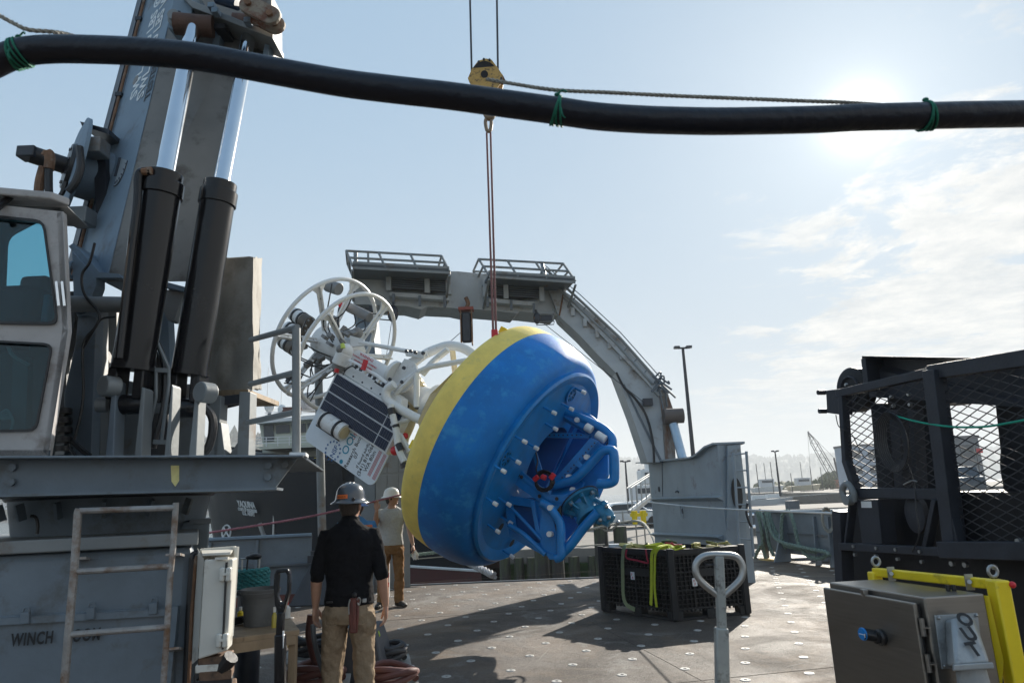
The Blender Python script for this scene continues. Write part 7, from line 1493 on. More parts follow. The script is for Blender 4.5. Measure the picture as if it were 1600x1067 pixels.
# drum cheek
dc = cg(1338, 609, -.3); Md = Matrix.Translation(dc) @ n1.to_track_quat('Z', 'Y').to_matrix().to_4x4()
MB().lathe([(0, .05), (.15, .05), (.17, .04), (.17, -.04), (0, -.05)], Md, 40).build('drum_cheek', DKI, cw)
MB().tube([dc + n1 * .06 + u1 * .1 * math.cos(a) + V3((0, 0, .1 * math.sin(a))) for a in [i * .5 for i in range(13)]], .008, 6, True).build('cheek_rib', DKB, cw)
MB().prism([cg(1290, 610, .02), cg(1313, 607, .02), cg(1314, 648, .02), cg(1292, 645, .02)], -n1 * .1).build('roller_box', DKB, cw, smooth=0, bevel=.006)
for px, py in ((1289, 613), (1291, 642)): p = cg(px, py, -.02); MB().cyl(p, p + n1 * .06, .018, n=14).build('roller', DKB, cw)
# inner machinery: plates, columns, large drum
for poly, o, m_ in (([(1360, 630), (1385, 630), (1396, 765), (1372, 765)], -.2, DKI), ([(1385, 600), (1450, 590), (1466, 765), (1396, 765)], -.45, DKI), ([(1388, 640), (1403, 640), (1412, 765), (1398, 765)], -.12, DKB), ([(1418, 640), (1426, 640), (1434, 765), (1427, 765)], -.12, DKB)):
    MB().prism([cg(x, y, o) for x, y in poly], -n1 * .08).build('inner_plate', m_, cw, smooth=0)
MB().prism([cg(1470, 590, -.35), cg(1660, 570, -.35), cg(1660, 615, -.35), cg(1552, 618, -.35), cg(1473, 632, -.35)], -n1 * .1).build('lintel', DKI, cw, smooth=0)
MB().prism([cg(1478, 618, -.7), cg(1560, 606, -.7), cg(1560, 624, -.7), cg(1479, 634, -.7)], -n1 * .1).build('drum_liner', mat('tan_liner', (.20, .175, .14), .7), cw, smooth=0)
MB().prism([cg(1553, 610, -.4), cg(1680, 600, -.4), cg(1680, 770, -.4), cg(1568, 768, -.4), cg(1563, 700, -.4)], -n1 * .1).build('inner_plate', DKI, cw, smooth=0)
p = cg(1672, 740, -.2); Mq = Matrix.Translation(p) @ n1.to_track_quat('Z', 'Y').to_matrix().to_4x4(); MB().lathe([(0, .03), (.36, .03), (.38, .02), (.38, -.02), (0, -.03)], Mq, 48).build('cable_drum', DKI, cw)
MB().prism([cg(1482, 768, -.05), cg(1690, 770, -.05), cg(1690, 870, -.05), cg(1492, 862, -.05)], -n1 * .5).build('lower_block', DKI, cw, smooth=0)
MB().prism([cg(1325, 772, -.2), cg(1480, 776, -.2), cg(1495, 1000, -.2), cg(1325, 1000, -.2)], -n1 * .06).build('back_plate', DKI, cw, smooth=0)
MB().prism([cg(1480, 850, -.1), cg(1700, 850, -.1), cg(1700, 1100, -.1), cg(1480, 1100, -.1)], -n1 * .06).build('skirt_plate', DKI, cw, smooth=0)
# lower frame
MB().prism([cg(1299, 797, .05), cg(1312, 800, .05), cg(1322, 1060, .05), cg(1312, 1060, .05)], -n1 * .1).build('lower_post', DKB, cw, smooth=0, bevel=.005)
bar((1316, 853), (1480, 862), .05, 'lower_rail', .03); bar((1476, 858), (1700, 862), .09, 'lower_rail', .06, .1)
bar((1334, 775), (1325, 850), .02, 'brace', .01); bar((1465, 780), (1448, 860), .03, 'brace', .02); bar((1480, 778), (1500, 860), .06, 'post', .03)
bd_ = [cg(x, y, .04) for x, y in ((1338, 781), (1371, 780), (1378, 850), (1347, 851))]; MB().prism(bd_, -n1 * .12).build('control_box', DKB, cw, smooth=0, bevel=.005)
MB().prism([cg(1345, 783, .046), cg(1361, 783, .046), cg(1362, 793, .046), cg(1346, 793, .046)], -n1 * .003).build('data_label', WHT, cw, smooth=0)
p = cg(1433, 803, -.05); Mq = Matrix.Translation(p) @ n1.to_track_quat('Z', 'Y').to_matrix().to_4x4(); MB().lathe([(0, .03), (.075, .03), (.10, .02), (.10, -.02), (0, -.03)], Mq @ Matrix.Diagonal((.8, 1.15, 1, 1)), 30).build('gear_cover', DKB, cw)
for px, py in [(1336, 853), (1372, 856), (1402, 858), (1440, 861), (1338, 866), (1371, 868), (1405, 873), (1443, 877), (1486, 851), (1510, 853), (1533, 850), (1551, 858), (1490, 880), (1511, 882), (1556, 885), (1583, 852), (1594, 845), (1324, 601), (1322, 620), (1352, 612), (1422, 616), (1395, 620), (1424, 632), (1398, 634)]:
    p = cg(px, py, .05 if py > 700 else -.05); MB().cyl(p, p + n1 * .02, .011 if px < 1480 else .015, n=6).build('bolt', STEEL, cw)
for x0, x1, y in ((1477, 1512, 868), (1516, 1600, 868)): MB().prism([cg(x0, y - 15, .1), cg(x1, y - 13, .1), cg(x1, y + 3, .1), cg(x0, y + 2, .1)], -n1 * .05).build('bearing_cap', DKB, cw, smooth=0, bevel=.006)
# shackle on the left corner
p = cg(1330, 776, .06); MB().tube(cr([p + u1 * (-.07) + V3((0, 0, -.02)), p + u1 * -.08 + V3((0, 0, .05)), p + u1 * -.02 + V3((0, 0, .09)), p + u1 * .03 + V3((0, 0, .03)), p + u1 * .02 + V3((0, 0, -.03))]), .022, 10).build('shackle', FRAMEG, cw); MB().cyl(p + u1 * .0 - V3((0, 0, .02)), p + n1 * .05 - V3((0, 0, .02)), .035, n=18).build('shackle_pin', FRAMEG, cw)
# expanded metal
EX = mat('black_expanded_metal', (.035, .036, .042), .55, 0, .2, 20)
def mesh_panel(x0, x1, z0, z1, dz, ds, off):
    m = MB(); W_ = x1 - x0; H2 = z1 - z0; k = dz / ds
    for sgn in (1, -1):
        c0 = z0 - (W_ * k if sgn > 0 else 0); c1 = z1 + (W_ * k if sgn < 0 else 0); c = c0
        while c < c1:
            s0, s1 = 0.0, W_; f = lambda s: c + sgn * k * s
            ts = [s for s in (0, W_)]; lo_s = (z0 - c) / (sgn * k); hi_s = (z1 - c) / (sgn * k); a_, b2_ = sorted((lo_s, hi_s)); a_, b2_ = max(0, a_), min(W_, b2_)
            if b2_ - a_ > .01:
                P0_, P1_ = g0 + u1 * (x0 + a_) , g0 + u1 * (x0 + b2_); P0_ = V3((P0_.x, P0_.y, f(a_))) + n1 * (off + sgn * .0015); P1_ = V3((P1_.x, P1_.y, f(b2_))) + n1 * (off + sgn * .0015)
                m.beam(P0_, P1_, .0052, .0035, n1)
            c += dz
    o = m.build('expanded_mesh', EX, cw, smooth=0, merge=False); o['kind'] = 'stuff'; return o
sx = lambda px, py: (cg(px, py) - g0).dot(u1)
mesh_panel(sx(1320, 690), sx(1466, 690), cg(1400, 768).z, z2 - .03, .053, .115, .0)
mesh_panel(sx(1476, 700), sx(1680, 700), cg(1560, 866).z, z2 - .03, .053, .115, .0)
# hanging cable coil and cords
m = MB(); q = cg(1398, 690, .03)
for k_ in range(6): m.tube(cr([q + u1 * (.075 + .012 * k_) * math.sin(a) + V3((0, 0, (.15 + .008 * k_) * math.cos(a))) + n1 * .005 * k_ for a in [i * .7 for i in range(9)]], 4, True), .005, 6, True)
tag(m.build('cable_coil', BLK, org=q, merge=False), 'coiled black cable hanging on the wire cage', 'cable')
tag(MB().tube(cr([cg(1418, 725, .03), cg(1428, 755, .02), cg(1432, 800, .06), cg(1436, 835, .07), cg(1425, 862, .08)]), .004, 6).build('loose_cable', BLK, org=cg(1428, 755)), 'loose black cable dangling from the coil down the cage', 'cable')
tag(MB().tube(cr([cg(1306, 648, .03), cg(1310, 665, .03), cg(1320, 672, .03), cg(1332, 680, .01), cg(1342, 700, .01), cg(1352, 715, .01), cg(1366, 718, .01)]), .0035, 6).build('thin_cable', BLK, org=cg(1310, 665)), 'thin black wire drooping from the roller box along the cage', 'cable')
tag(MB().tube(cr([cg(1391, 647, .03), cg(1430, 658, .05), cg(1480, 666, .07), cg(1530, 667, .08), cg(1575, 661, .08), cg(1640, 648, .08)], 8), .006, 8).build('green_cord', mat('bright_green_cord', (.0, .30, .20), .6, 0, .15, 30), org=cg(1480, 666)), 'bright green cord strung across the wire cage', 'cord')
tag(MB().tube(cr([cg(1412, 757, .04), cg(1425, 751, .04), cg(1433, 752, .04)]), .005, 6).build('zip_tie', STEEL, org=cg(1420, 752)), 'pale cable tie on the middle rail of the cage', 'cable tie')
# ================================================================= long lines across the scene
MAG = mat('maroon_rope', (.30, .12, .16), .7, 0, .3, 60, .5, 200)
a, b_ = P(300, 836, 9.5), P(634, 771, 11.5); mid_ = a.lerp(b_, .5) - Vector((0, 0, .06))
tag(rope('tag_line', cr([a, mid_, b_], 16), .016, MAG, org=a, twist=9, step=.03), 'maroon tag line stretching from the port side to the buoy rim', 'rope')
a, b_ = P(640, 867, 14.6), P(700, 862, 14.8); tag(rope('mooring_line', [P(560, 877, 14.5), P(640, 867.5, 14.8), P(705, 860, 15)], .035, GRNR, org=a, twist=7), 'pale green mooring line crossing behind the man\'s legs at the stern', 'rope')
a, b_ = P(1012, 784, 13.5), P(1312, 802, 6.0); tag(MB().tube(cr([a, a.lerp(b_, .5) - Vector((0, 0, .03)), b_], 10), .010, 6).build('white_line', mat('white_line_rope', (.75, .74, .70), .6), org=a), 'taut white line crossing in front of the grey pedestal to the black frame', 'rope')
tag(rope('mooring_line', cr([P(880, 838, 20), P(930, 825, 20), P(985, 814, 21), P(1005, 817, 20), P(1018, 835, 18), P(1024, 850, 17)], 8), .035, TANR, org=P(930, 825, 20), twist=7), 'pale mooring line running from the quay to the pedestal', 'rope')
tag(MB().tube([P(650, 873, 16), P(800, 860, 18), P(945, 850, 15)], .012, 5).build('thin_line', TANR, org=P(800, 858, 18)), 'thin line running low behind the blue anchor frame', 'rope')
tag(rope('mooring_line', cr([P(722, 874, 18), P(745, 885, 16), P(772, 899, 14.6)], 8), .075, mat('wrapped_line', (.25, .26, .28), .5, 0, .6, 4), org=P(745, 885, 16), twist=10), 'thick wrapped mooring line dropping below the buoy to the stern edge', 'rope')
tag(MB().tube([P(1180, 780, 20), P(1310, 770, 16)], .012, 5).build('thin_line', STEEL, org=P(1180, 780, 20)), 'pale wire running above the starboard bulwark', 'wire')
# ================================================================= hose across the foreground
hosep = [(-60, 122), (-20, 104), (15, 88), (45, 80), (90, 77), (150, 78), (200, 80), (260, 84), (320, 91), (400, 106), (470, 119), (540, 131), (620, 141), (700, 150), (780, 161), (860, 172), (930, 182), (1000, 187), (1060, 189), (1120, 190), (1200, 189), (1280, 187), (1340, 184), (1420, 182), (1500, 180), (1560, 179), (1620, 178), (1680, 177)]
rad = [.030] * len(hosep)
hz_ = lambda px: 1.28 + .00006 * px
HOS = mat('black_navy_hose', (.006, .009, .018), .38, 0, .15, 12, .35, 45, spec=.4, rvar=.05)
hpts = [P(x, y, hz_(x) ) for x, y in hosep]
tag(MB().tube(cr(hpts, 8), .0292, 28).build('black_hose', HOS, org=hpts[14], smooth=80), 'thick black hose sagging across the whole foreground above the deck', 'hose')
def hline(pix, r, lab, m_=TANR): 
    p = cr([P(x, y, hz_(x) + o) for x, y, o in pix], 14); tag(rope('messenger_rope', p, r, m_, org=p[0], twist=8, step=.006, n=6), lab, 'rope', None)
hline([(-40, 2, -.02), (0, 25, -.02), (22, 37, -.02), (45, 47, -.02), (80, 50, .0), (105, 54, .03), (130, 62, .06)], .0045, 'thin tan rope coming down to the left green tie on the black hose')
hline([(760, 124, .05), (800, 131, .03), (868, 141, .0), (950, 145, .0), (1050, 150, .0), (1150, 154, .0), (1250, 158, .0), (1330, 161, .01), (1400, 166, .05)], .0042, 'thin tan rope lying along the right half of the black hose')
def tie(px, py, tilt, lab, n=4, tails=True):
    i = min(range(len(hosep)), key=lambda k_: abs(hosep[k_][0] - px)); c_ = P(px, py, hz_(px)); t_ = (P(px + 15, py + tilt[1], hz_(px)) - P(px - 15, py - tilt[1], hz_(px))).normalized(); u_ = t_.orthogonal().normalized(); w_ = t_.cross(u_); m = MB()
    for k_ in range(n):
        o_ = (k_ - (n - 1) / 2) * .0048; m.tube([c_ + t_ * (o_ + .006 * math.sin(a + k_)) + (u_ * math.cos(a) + w_ * math.sin(a)) * .0312 for a in [j * .35 for j in range(18)]], .0024, 6, True)
    top_ = c_ + Vector((0, -.006, .036)); m.ball(top_, (.007, .006, .005)); 
    if tails: m.tube(cr([top_, top_ + Vector((.012, -.004, .008)), top_ + Vector((.02, -.01, .0))]), .002, 5); m.tube(cr([c_ + Vector((.004, -.032, -.012)), c_ + Vector((.006, -.034, -.03)), c_ + Vector((.012, -.032, -.036))]), .0016, 5)
    tag(m.build('twine_tie', GRNT, org=c_, merge=False), lab, 'twine', 'green twine ties on the black hose')
tie(29, 84, (0, -4), 'green twine tie near the left end of the black hose', 5); tie(872, 174, (0, 2), 'green twine tie in the middle of the black hose'); tie(1448, 181.5, (0, -1), 'green twine tie near the right end of the black hose', 4, False)
# ================================================================= people
SKIN = mat('skin', (.44, .25, .175), .5, 0, .1, 14, .1, 120, (.50, .24, .18), .15, 10); HAIR = mat('dark_hair', (.03, .018, .012), .6, 0, .4, 60, .5, 150)
_tx = bpy.data.textures.new('cloth_folds', 'CLOUDS'); _tx.noise_scale = .09; _tx.noise_depth = 3
_t2 = bpy.data.textures.new('fine_folds', 'CLOUDS'); _t2.noise_scale = .035; _t2.noise_depth = 2
def loft(m, path, rad, n=16, side=(1, 0, 0), power=2.3):
    vs = []; k_ = len(path); path = [Vector(p) for p in path]; side = Vector(side)
    for i in range(k_):
        t_ = (path[min(k_ - 1, i + 1)] - path[max(0, i - 1)]).normalized(); u = (side - t_ * side.dot(t_)).normalized(); w_ = t_.cross(u); ra, rb_ = rad[i] if isinstance(rad[i], tuple) else (rad[i], rad[i])
        for j in range(n):
            a = 2 * math.pi * j / n; c_, s_ = math.cos(a), math.sin(a); c_ = math.copysign(abs(c_) ** (2 / power), c_); s_ = math.copysign(abs(s_) ** (2 / power), s_); vs.append(path[i] + u * c_ * ra + w_ * s_ * rb_)
    f_ = [(i * n + j, i * n + (j + 1) % n, (i + 1) * n + (j + 1) % n, (i + 1) * n + j) for i in range(k_ - 1) for j in range(n)]
    return m.add(vs, f_ + [tuple(range(n - 1, -1, -1)), tuple((k_ - 1) * n + j for j in range(n))])
def hand(m, w_, D, Wd, N, curl=.4, s=1.0, side=1, spread=.1):
    """w_ wrist, D along the hand, Wd across towards the thumb, N palm normal"""
    D, Wd, N = Vector(D).normalized(), Vector(Wd).normalized(), Vector(N).normalized()
    loft(m, [w_ - D * .02, w_ + D * .02 * s, w_ + D * .055 * s, w_ + D * .09 * s], [(.027 * s, .02 * s), (.032 * s, .018 * s), (.041 * s, .016 * s), (.040 * s, .013 * s)], 14, Wd)
    for k_, ln in enumerate((.072, .082, .077, .060)):
        b_ = w_ + D * .082 * s + Wd * (.030 - .020 * k_) * s; d = (D + Wd * (.03 - .02 * k_) * spread * 10).normalized(); p = [b_]; c_ = curl * (.8 + .12 * k_)
        for q, f_ in ((.42, c_ * .5), (.33, c_), (.25, c_ * .8)): d = (d * math.cos(f_) + N * math.sin(f_)).normalized(); N2 = N; p.append(p[-1] + d * ln * q * s)
        m.tube(p, [.0098 * s, .0090 * s, .0082 * s, .0066 * s], 8)
    b_ = w_ + D * .03 * s + Wd * .028 * s; p = [b_, b_ + (Wd * .6 + D * .6 + N * .25).normalized() * .035 * s, b_ + (Wd * .6 + D * .6 + N * .25).normalized() * .035 * s + (D + Wd * .25 + N * .3).normalized() * .032 * s]; p.append(p[-1] + (D + N * .4).normalized() * .022 * s)
    m.tube(p, [.015 * s, .0125 * s, .0105 * s, .008 * s], 8)
def person(label, loc, rz, sc_, shirt, trou, boot, arms, hy=0.0, vox=.006, hat=None, sleeve=.35, group=None, hair=True, legs=None, collar=False, tilt=0, face=True, torso_tw=0):
    root = bpy.data.objects.new('person', None); C.objects.link(root); root.location = loc; root.rotation_euler = (0, 0, rz); root.scale = (sc_, sc_, sc_); ORG[root.name] = Vector(); tag(root, label, 'person', group)
    def fin(mb, name, m_, vx, sub=0, folds=None, fine=None, sm_=4):
        o = mb.build(name, m_, root, smooth=0, merge=False); r_ = o.modifiers.new('fuse', 'REMESH'); r_.mode = 'VOXEL'; r_.voxel_size = vx; r_.use_smooth_shade = True
        s_ = o.modifiers.new('relax', 'SMOOTH'); s_.iterations = sm_; s_.factor = .5
        for st_, tx_ in ((folds, _tx), (fine, _t2)):
            if st_: d = o.modifiers.new('folds', 'DISPLACE'); d.texture = tx_; d.strength = st_; d.mid_level = .5; d.texture_coords = 'LOCAL'
        return o
    lg = legs or [((-.095, 0, .84), (-.115, .01, .47), (-.125, -.01, .09), -.1), ((.095, 0, .84), (.115, .01, .47), (.13, -.01, .09), .1)]
    # body
    b = MB()
    loft(b, [(0, 0, .82), (0, 0, .95), (0, .0, 1.08), (0, 0, 1.25), (0, 0, 1.38), (0, 0, 1.45), (0, .0, 1.50)], [(.15, .10), (.155, .10), (.135, .095), (.150, .10), (.138, .09), (.08, .065), (.056, .058)], 18)
    hd = Vector((0, .02, 1.635)); rot = Matrix.Rotation(hy, 3, 'Z'); hp_ = lambda x, y, z: Vector((0, .01, 0)) + rot @ Vector((x, y, 0)) + Vector((0, 0, z))
    loft(b, [(0, 0, 1.44), (0, .0, 1.50), (0, .012, 1.57)], [(.062, .062), (.056, .06), (.058, .066)], 14)
    loft(b, [hp_(0, .025, 1.505), hp_(0, .02, 1.53), hp_(0, .01, 1.57), hp_(0, .0, 1.62), hp_(0, -.005, 1.67), hp_(0, -.005, 1.71), hp_(0, -.005, 1.735)], [(.03, .04), (.05, .07), (.066, .088), (.073, .096), (.074, .098), (.06, .08), (.03, .04)], 20, rot @ Vector((1, 0, 0)), 2.1)
    if face:
        m_ = b; loft(m_, [hp_(0, .093, 1.635), hp_(0, .104, 1.61), hp_(0, .112, 1.592), hp_(0, .10, 1.585)], [(.008, .01), (.010, .012), (.015, .014), (.012, .01)], 8, rot @ Vector((1, 0, 0)))   # nose
        b.ball(hp_(0, .082, 1.528), (.022, .02, .016), 8, 6); b.ball(hp_(0, .088, 1.557), (.024, .012, .008), 8, 6); b.ball(hp_(0, .085, 1.65), (.055, .02, .010), 10, 6)
    for s_ in (-1, 1): b.ball(hp_(s_ * .077, -.005, 1.60), (.012, .022, .032), 8, 6)
    for i, (sh, elb, wr, D, Wd, N, curl) in enumerate(arms):
        sh, elb, wr = Vector(sh), Vector(elb), Vector(wr); f1 = elb.lerp(wr, .25)
        loft(b, [sh, sh.lerp(elb, .4), sh.lerp(elb, .85), elb, f1, elb.lerp(wr, .65), wr], [.042, .040, .037, .038, .042, .034, (.028, .024)], 14, (0, 1, 0)); hand(b, wr, D, Wd, N, curl)
    for h_, kn, an, foot in lg: loft(b, [h_, Vector(h_).lerp(Vector(kn), .5), kn, Vector(kn).lerp(Vector(an), .35), an], [(.08, .09), .072, .054, .055, .038], 14)
    body = fin(b, 'body', SKIN, vox, sm_=2)
    # shirt
    t_ = MB(); loft(t_, [(0, -.0, .905), (0, 0, .98), (0, 0, 1.08), (0, 0, 1.20), (0, 0, 1.31), (0, -.005, 1.39), (0, -.01, 1.44), (0, -.008, 1.475)] + ([(0, 0, 1.50), (0, .003, 1.53)] if collar else [(0, 0, 1.485)]), [(.182, .132), (.176, .13), (.168, .122), (.182, .128), (.203, .132), (.198, .122), (.155, .100), (.098, .08)] + ([(.07, .068), (.066, .068)] if collar else [(.075, .07)]), 24)
    for (sh, elb, wr, D, Wd, N, curl) in arms:
        sh, elb, wr = Vector(sh), Vector(elb), Vector(wr); inn = sh * .8 + Vector((0, 0, .28)) * 1; inn = Vector((sh.x * .6, sh.y, sh.z - .005))
        path = [inn, sh, sh.lerp(elb, .35)]; rr = [.055, .058, .056]
        if sleeve < .5: path.append(sh.lerp(elb, sleeve + .35)); rr.append(.062)
        else: path += [sh.lerp(elb, .8), elb, elb.lerp(wr, sleeve - .5)]; rr += [.051, .051, .045]
        loft(t_, path, rr, 16, (0, 1, 0))
    sh_ = fin(t_, 'shirt', shirt, vox * 1.3, folds=.026, fine=.006, sm_=6)
    # trousers
    p_ = MB(); loft(p_, [(0, 0, .965), (0, 0, .90), (0, -.005, .84), (0, -.005, .78)], [(.158, .118), (.172, .128), (.178, .135), (.165, .125)], 22, power=2.5)
    for h_, kn, an, foot in lg:
        h_, kn, an = Vector(h_), Vector(kn), Vector(an); loft(p_, [h_ + Vector((0, 0, .02)), h_.lerp(kn, .3), h_.lerp(kn, .65), kn, kn.lerp(an, .35), kn.lerp(an, .7), an + Vector((0, 0, -.02))], [(.092, .118), (.092, .105), (.082, .09), (.074, .082), (.074, .08), (.070, .076), (.072, .08)], 18)
    tr = fin(p_, 'trousers', trou, vox * 1.3, folds=.036, fine=.007, sm_=6)
    bl_ = MB(); bl_.lathe([(1, -.018), (1.03, -.018), (1.03, .018), (1, .018)], Matrix.Translation((0, 0, .955)) @ Matrix.Diagonal((.163, .123, 1, 1)), 32); bl_.build('belt', mat('black_belt', (.02, .018, .016), .5), root)
    for h_, kn, an, foot in lg:
        an = Vector(an); m = MB(); dd_ = Vector((math.sin(foot), math.cos(foot), 0)); z = an.z - .09
        loft(m, [an + Vector((0, 0, .06)), an, Vector((an.x, an.y, z + .05)) - dd_ * .01], [.052, .052, (.048, .055)], 12)
        loft(m, [Vector((an.x, an.y, z + .04)) - dd_ * .075, Vector((an.x, an.y, z + .05)) - dd_ * .03, Vector((an.x, an.y, z + .05)) + dd_ * .06, Vector((an.x, an.y, z + .035)) + dd_ * .15, Vector((an.x, an.y, z + .025)) + dd_ * .19], [(.034, .035), (.043, .048), (.046, .045), (.045, .032), (.03, .022)], 14, (1, 0, 0)); fin(m, 'boot', boot, .006)
    if hair:
        hm_ = MB(); loft(hm_, [hp_(0, -.045, 1.525), hp_(0, -.03, 1.56), hp_(0, -.02, 1.60), hp_(0, -.012, 1.65), hp_(0, -.01, 1.70), hp_(0, -.01, 1.735)], [(.045, .045), (.066, .068), (.077, .085), (.081, .095), (.07, .09), (.04, .05)], 18, rot @ Vector((1, 0, 0))); fin(hm_, 'hair', HAIR, .006, fine=.006)
    if face:
        for s_ in (-1, 1):
            MB().ball(hp_(s_ * .030, .084, 1.632), (.011, .008, .007), 10, 6).build('eye', mat('eye_white', (.6, .58, .55), .3), root); MB().ball(hp_(s_ * .030, .0915, 1.632), .0042, 8, 6).build('iris', BLK, root)
            MB().beam(hp_(s_ * .017, .099, 1.650), hp_(s_ * .045, .090, 1.652), .006, .006).build('eyebrow', HAIR, root)
        MB().ball(hp_(0, .094, 1.556), (.022, .009, .006), 10, 6).build('mouth', mat('lips', (.38, .14, .12), .5), root)
    if hat:
        Hm = Matrix.Translation(hp_(0, -.005, 1.665)) @ Matrix.Rotation(hy, 4, 'Z') @ Matrix.Rotation(tilt, 4, 'X') @ Matrix.Diagonal((.95, 1.10, .97, 1))
        prof = [(.098, -.024), (.124, -.032), (.146, -.043), (.152, -.044), (.152, -.039), (.140, -.031), (.122, -.020), (.115, -.008), (.113, .02), (.104, .055), (.086, .088), (.058, .108), (.03, .116), (0, .118)]
        hh = MB().lathe(prof, Hm, 48).build('hard_hat', hat, root, smooth=60)
        for k_ in (-1, 0, 1):
            MB().tube([Hm @ Vector((k_ * .028, (.098 - abs(k_) * .01) * math.sin(a), .0 + .119 * math.cos(a) - abs(k_) * .004)) for a in [-1.2 + i * .2 for i in range(13)]], .007, 8).build('ridge', hat, hh)
        return root, Hm, hh
    return root, None, None
HATG = mat('dark_grey_helmet', (.065, .075, .088), .22, 0, .06, 8, .03, 40, coat=.3, rvar=.04); HATW = mat('white_helmet', (.80, .78, .72), .3, 0, .04, 8)
BSH = mat('black_knit', (.010, .0105, .013), .9, 0, .25, 60, .5, 300, spec=.1); KHK = mat('khaki_cotton', (.285, .215, .145), .85, 0, .14, 10, .35, 90, (.18, .13, .085), .25, 8, spec=.1)
GSH = mat('heather_grey_cotton', (.44, .44, .43), .85, 0, .1, 40, .3, 200, spec=.1); BRN = mat('brown_duck_canvas', (.23, .125, .055), .85, 0, .2, 10, .3, 80, (.13, .07, .035), .25, 8, spec=.1); BOOT = mat('dark_boot_leather', (.03, .025, .02), .6, 0, .2, 20)
BLUS = mat('blue_work_shirt', (.03, .13, .26), .8, 0, .2, 12, .3, 80)
# man in black
pa_ = Vector((P(546, 900, 5.3).x, 5.3, 0))
arms = [((-.175, -.005, 1.40), (-.232, -.03, 1.13), (-.25, .035, .895), (.01, .04, -1), (.25, .95, 0), (.95, -.25, 0), .45), ((.175, -.005, 1.40), (.236, -.025, 1.13), (.262, .03, .885), (.02, .03, -1), (-.25, .95, 0), (-.95, -.25, 0), .6)]
rA, HmA, hhA = person('person seen from behind in a dark helmet, black knit shirt and khaki trousers', pa_, R(3), 1.0, BSH, KHK, BOOT, arms, hy=R(-14), vox=.0052, hat=HATG, sleeve=.72, collar=True)
# helmet label and ratchet
lab = []; n = 8
for j in (0, 1):
    for i in range(n + 1): a = R(-90 - 25 + 50 * i / n - 8); z = (-.004, .026)[j]; r_ = .1165 if j == 0 else .1135; lab.append(HmA @ Vector((r_ * math.cos(a), r_ * math.sin(a), z)))
MB().add(lab, [(i, i + 1, n + 1 + i + 1, n + 1 + i) for i in range(n)]).build('helmet_label', mat('orange_sticker', (.75, .16, .03), .5), hhA, org=(0, 0, 0), smooth=60)
a = R(-98); cq = HmA @ Vector((.1175 * math.cos(a), .1175 * math.sin(a), .004)); tx = Vector((-math.sin(a), math.cos(a), 0)); tx = (HmA.to_3x3() @ tx).normalized()
ltx = text('label_print', '1000 VOLTS', cq + HmA.to_3x3() @ Vector((math.cos(a), math.sin(a), 0)) * .004, tx, (0, 0, 1), .0155, sten, rA, .0002, .01, align='CENTER'); 
MB().cyl(HmA @ Vector((.075, -.095, -.01)), HmA @ Vector((.08, -.105, -.012)), .012, n=12).build('ratchet_knob', BLK, hhA, org=(0, 0, 0))
# tool pouch at the back
LEA = mat('oxblood_leather', (.15, .045, .035), .55, 0, .25, 12, .3, 60); px_ = .065
MB().prism([(px_ - .035, -.14, .965), (px_ + .03, -.14, .965), (px_ + .032, -.155, .86), (px_ + .022, -.155, .73), (px_ - .028, -.155, .73), (px_ - .04, -.15, .85)], (0, .03, 0)).build('tool_pouch', LEA, rA, bevel=.008)
MB().beam((px_ + .0, -.162, .95), (px_ + .005, -.168, .76), .022, .012, (0, 1, 0)).build('pouch_flap', LEA, rA, bevel=.004)
MB().tube(cr([(px_ + .022, -.165, .955), (px_ + .035, -.17, .97), (px_ + .046, -.165, .95), (px_ + .036, -.165, .92), (px_ + .025, -.165, .935)]), .005, 7).build('carabiner', STEEL, rA); MB().tube(cr([(px_ - .028, -.165, .96), (px_ - .036, -.168, .92), (px_ - .034, -.168, .86)]), .005, 7).build('marlinspike', STEEL, rA)
MB().box((px_ + .07, -.145, .945), (.03, .02, .028)).build('tape_case', STEEL, rA, bevel=.004); MB().ball((px_, -.15, .985), (.018, .014, .02), 10, 8).build('tool_handle', BLK, rA)
for s_ in (-1, 1): MB().tube(cr([(s_ * .055, -.142, .905), (s_ * .055, -.150, .80), (s_ * .10, -.146, .785), (s_ * .145, -.118, .80), (s_ * .145, -.110, .905)], 4), .0022, 5).build('pocket_seam', KHK, rA)
MB().box((-.115, -.128, .942), (.045, .012, .012)).build('phone', BLK, rA, bevel=.003)
# man in the grey shirt, facing us with his head turned to the right of the picture
pb_ = G(612, 948); 
armsB = [((-.185, .0, 1.405), (-.27, .03, 1.15), (-.325, .10, .90), (-.25, .3, -1), (.3, .95, .2), (1, -.2, 0), .9), ((.185, .0, 1.405), (.245, .10, 1.21), (.215, .28, 1.44), (.05, .1, 1), (-.9, .2, 0), (.1, 1, .1), .12)]
lgB = [((-.095, 0, .84), (-.115, .02, .47), (-.11, -.0, .09), -.6), ((.095, 0, .84), (.13, .0, .47), (.16, .0, .09), .3)]
rB, HmB, hhB = person('person in a white helmet, grey t-shirt and brown work trousers standing by the buoy', pb_, R(180 + 8), 1.045, GSH, BRN, BOOT, armsB, hy=R(70), vox=.0075, hat=HATW, sleeve=.15, legs=lgB)
MB().box(HmB @ Vector((-.10, -.03, .045)), (.02, .05, .045)).build('helmet_sticker', BLK, hhB, org=(0, 0, 0), bevel=.006); MB().box(HmB @ Vector((-.115, .06, .0)), (.01, .06, .006)).build('helmet_stripe', REDP, hhB, org=(0, 0, 0))
MB().tube([(-.33 + .02 * math.cos(a), .095 + .02 * math.sin(a), .91) for a in [i * .7 for i in range(9)]], .008, 6, True).build('wrist_watch', BLK, rB)
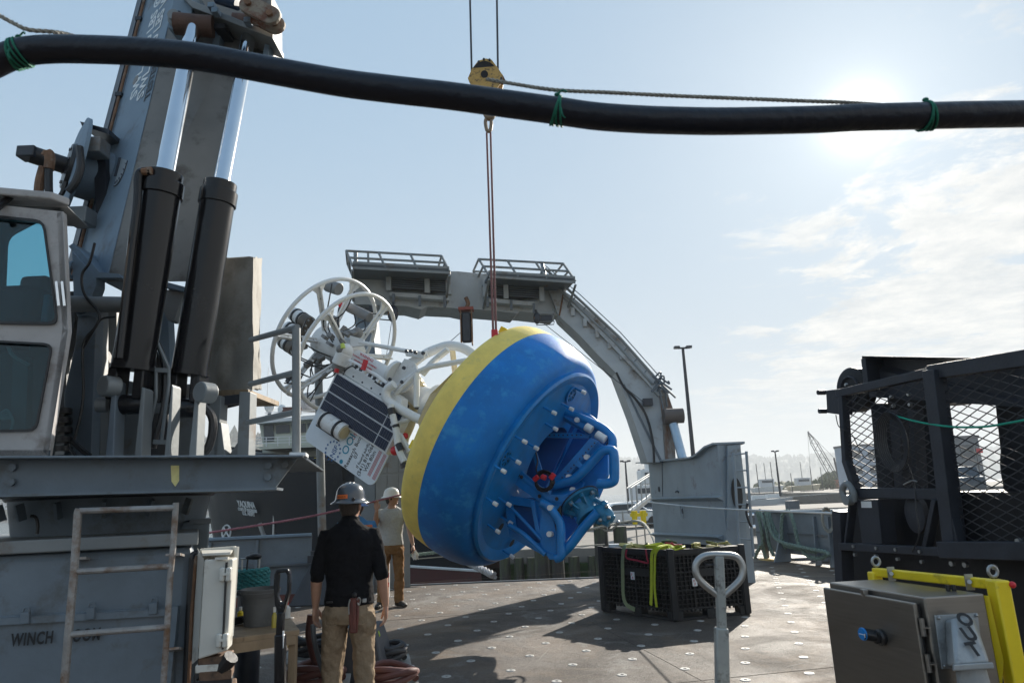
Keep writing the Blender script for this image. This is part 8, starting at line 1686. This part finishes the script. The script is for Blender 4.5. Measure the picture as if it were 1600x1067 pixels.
# the crumpled paper towel in his hand
q = pb_ + Matrix.Rotation(R(188), 3, 'Z') @ Vector((-.355, .13, .80)) * 1.045; m = MB(); rnd = random.Random(2)
for i in range(5):
    p0_ = q + Vector((rnd.uniform(-.02, .02), rnd.uniform(-.02, .02), .03)); w2 = rnd.uniform(.03, .06); m.add([p0_, p0_ + Vector((w2, rnd.uniform(-.03, .03), -.08)), p0_ + Vector((rnd.uniform(-.02, .05), rnd.uniform(-.04, .04), -.16)), p0_ + Vector((-w2, rnd.uniform(-.03, .03), -.10))], [(0, 1, 2), (0, 2, 3)])
tag(m.build('paper_towel', WHTP, org=q, smooth=0), 'crumpled white paper towel held in the grey shirted man\'s hand', 'paper towel')
# person in blue, mostly hidden
pc_ = Vector((P(557, 800, 8.3).x, 8.3, 0))
armsC = [((-.185, 0, 1.405), (-.24, .08, 1.15), (-.14, .28, 1.12), (.3, 1, 0), (0, 0, 1), (1, 0, 0), .6), ((.185, 0, 1.405), (.25, .06, 1.15), (.15, .26, 1.05), (-.3, 1, 0), (0, 0, 1), (-1, 0, 0), .6)]
rC, HmC, hhC = person('person in a blue work shirt almost hidden behind the man in black', pc_, R(18), .98, BLUS, mat('navy_trousers', (.02, .03, .05), .8), BOOT, armsC, hy=0, vox=.01, hat=mat('blue_helmet', (.05, .12, .3), .3), sleeve=.8)
MB().box((.13, -.135, 1.28), (.09, .02, .25)).build('harness_strap', mat('orange_harness', (.5, .12, .03), .6), rC, bevel=.005)

# ================================================================= sea air
hb_ = MB().box((500, 2350, 104), (10000, 5700, 222)).build('haze', None, smooth=0, kind='stuff')
hb_['label'] = 'pale sunlit sea haze softening the far shore'
hm = bpy.data.materials.new('sea_haze'); hm.use_nodes = True; hm.node_tree.nodes.clear()
o_ = hm.node_tree.nodes.new('ShaderNodeOutputMaterial'); v_ = hm.node_tree.nodes.new('ShaderNodeVolumePrincipled')
v_.inputs['Color'].default_value = (.88, .92, .95, 1); v_.inputs['Density'].default_value = .00046; v_.inputs['Anisotropy'].default_value = .1
hm.node_tree.links.new(v_.outputs[0], o_.inputs['Volume']); hb_.data.materials.append(hm)
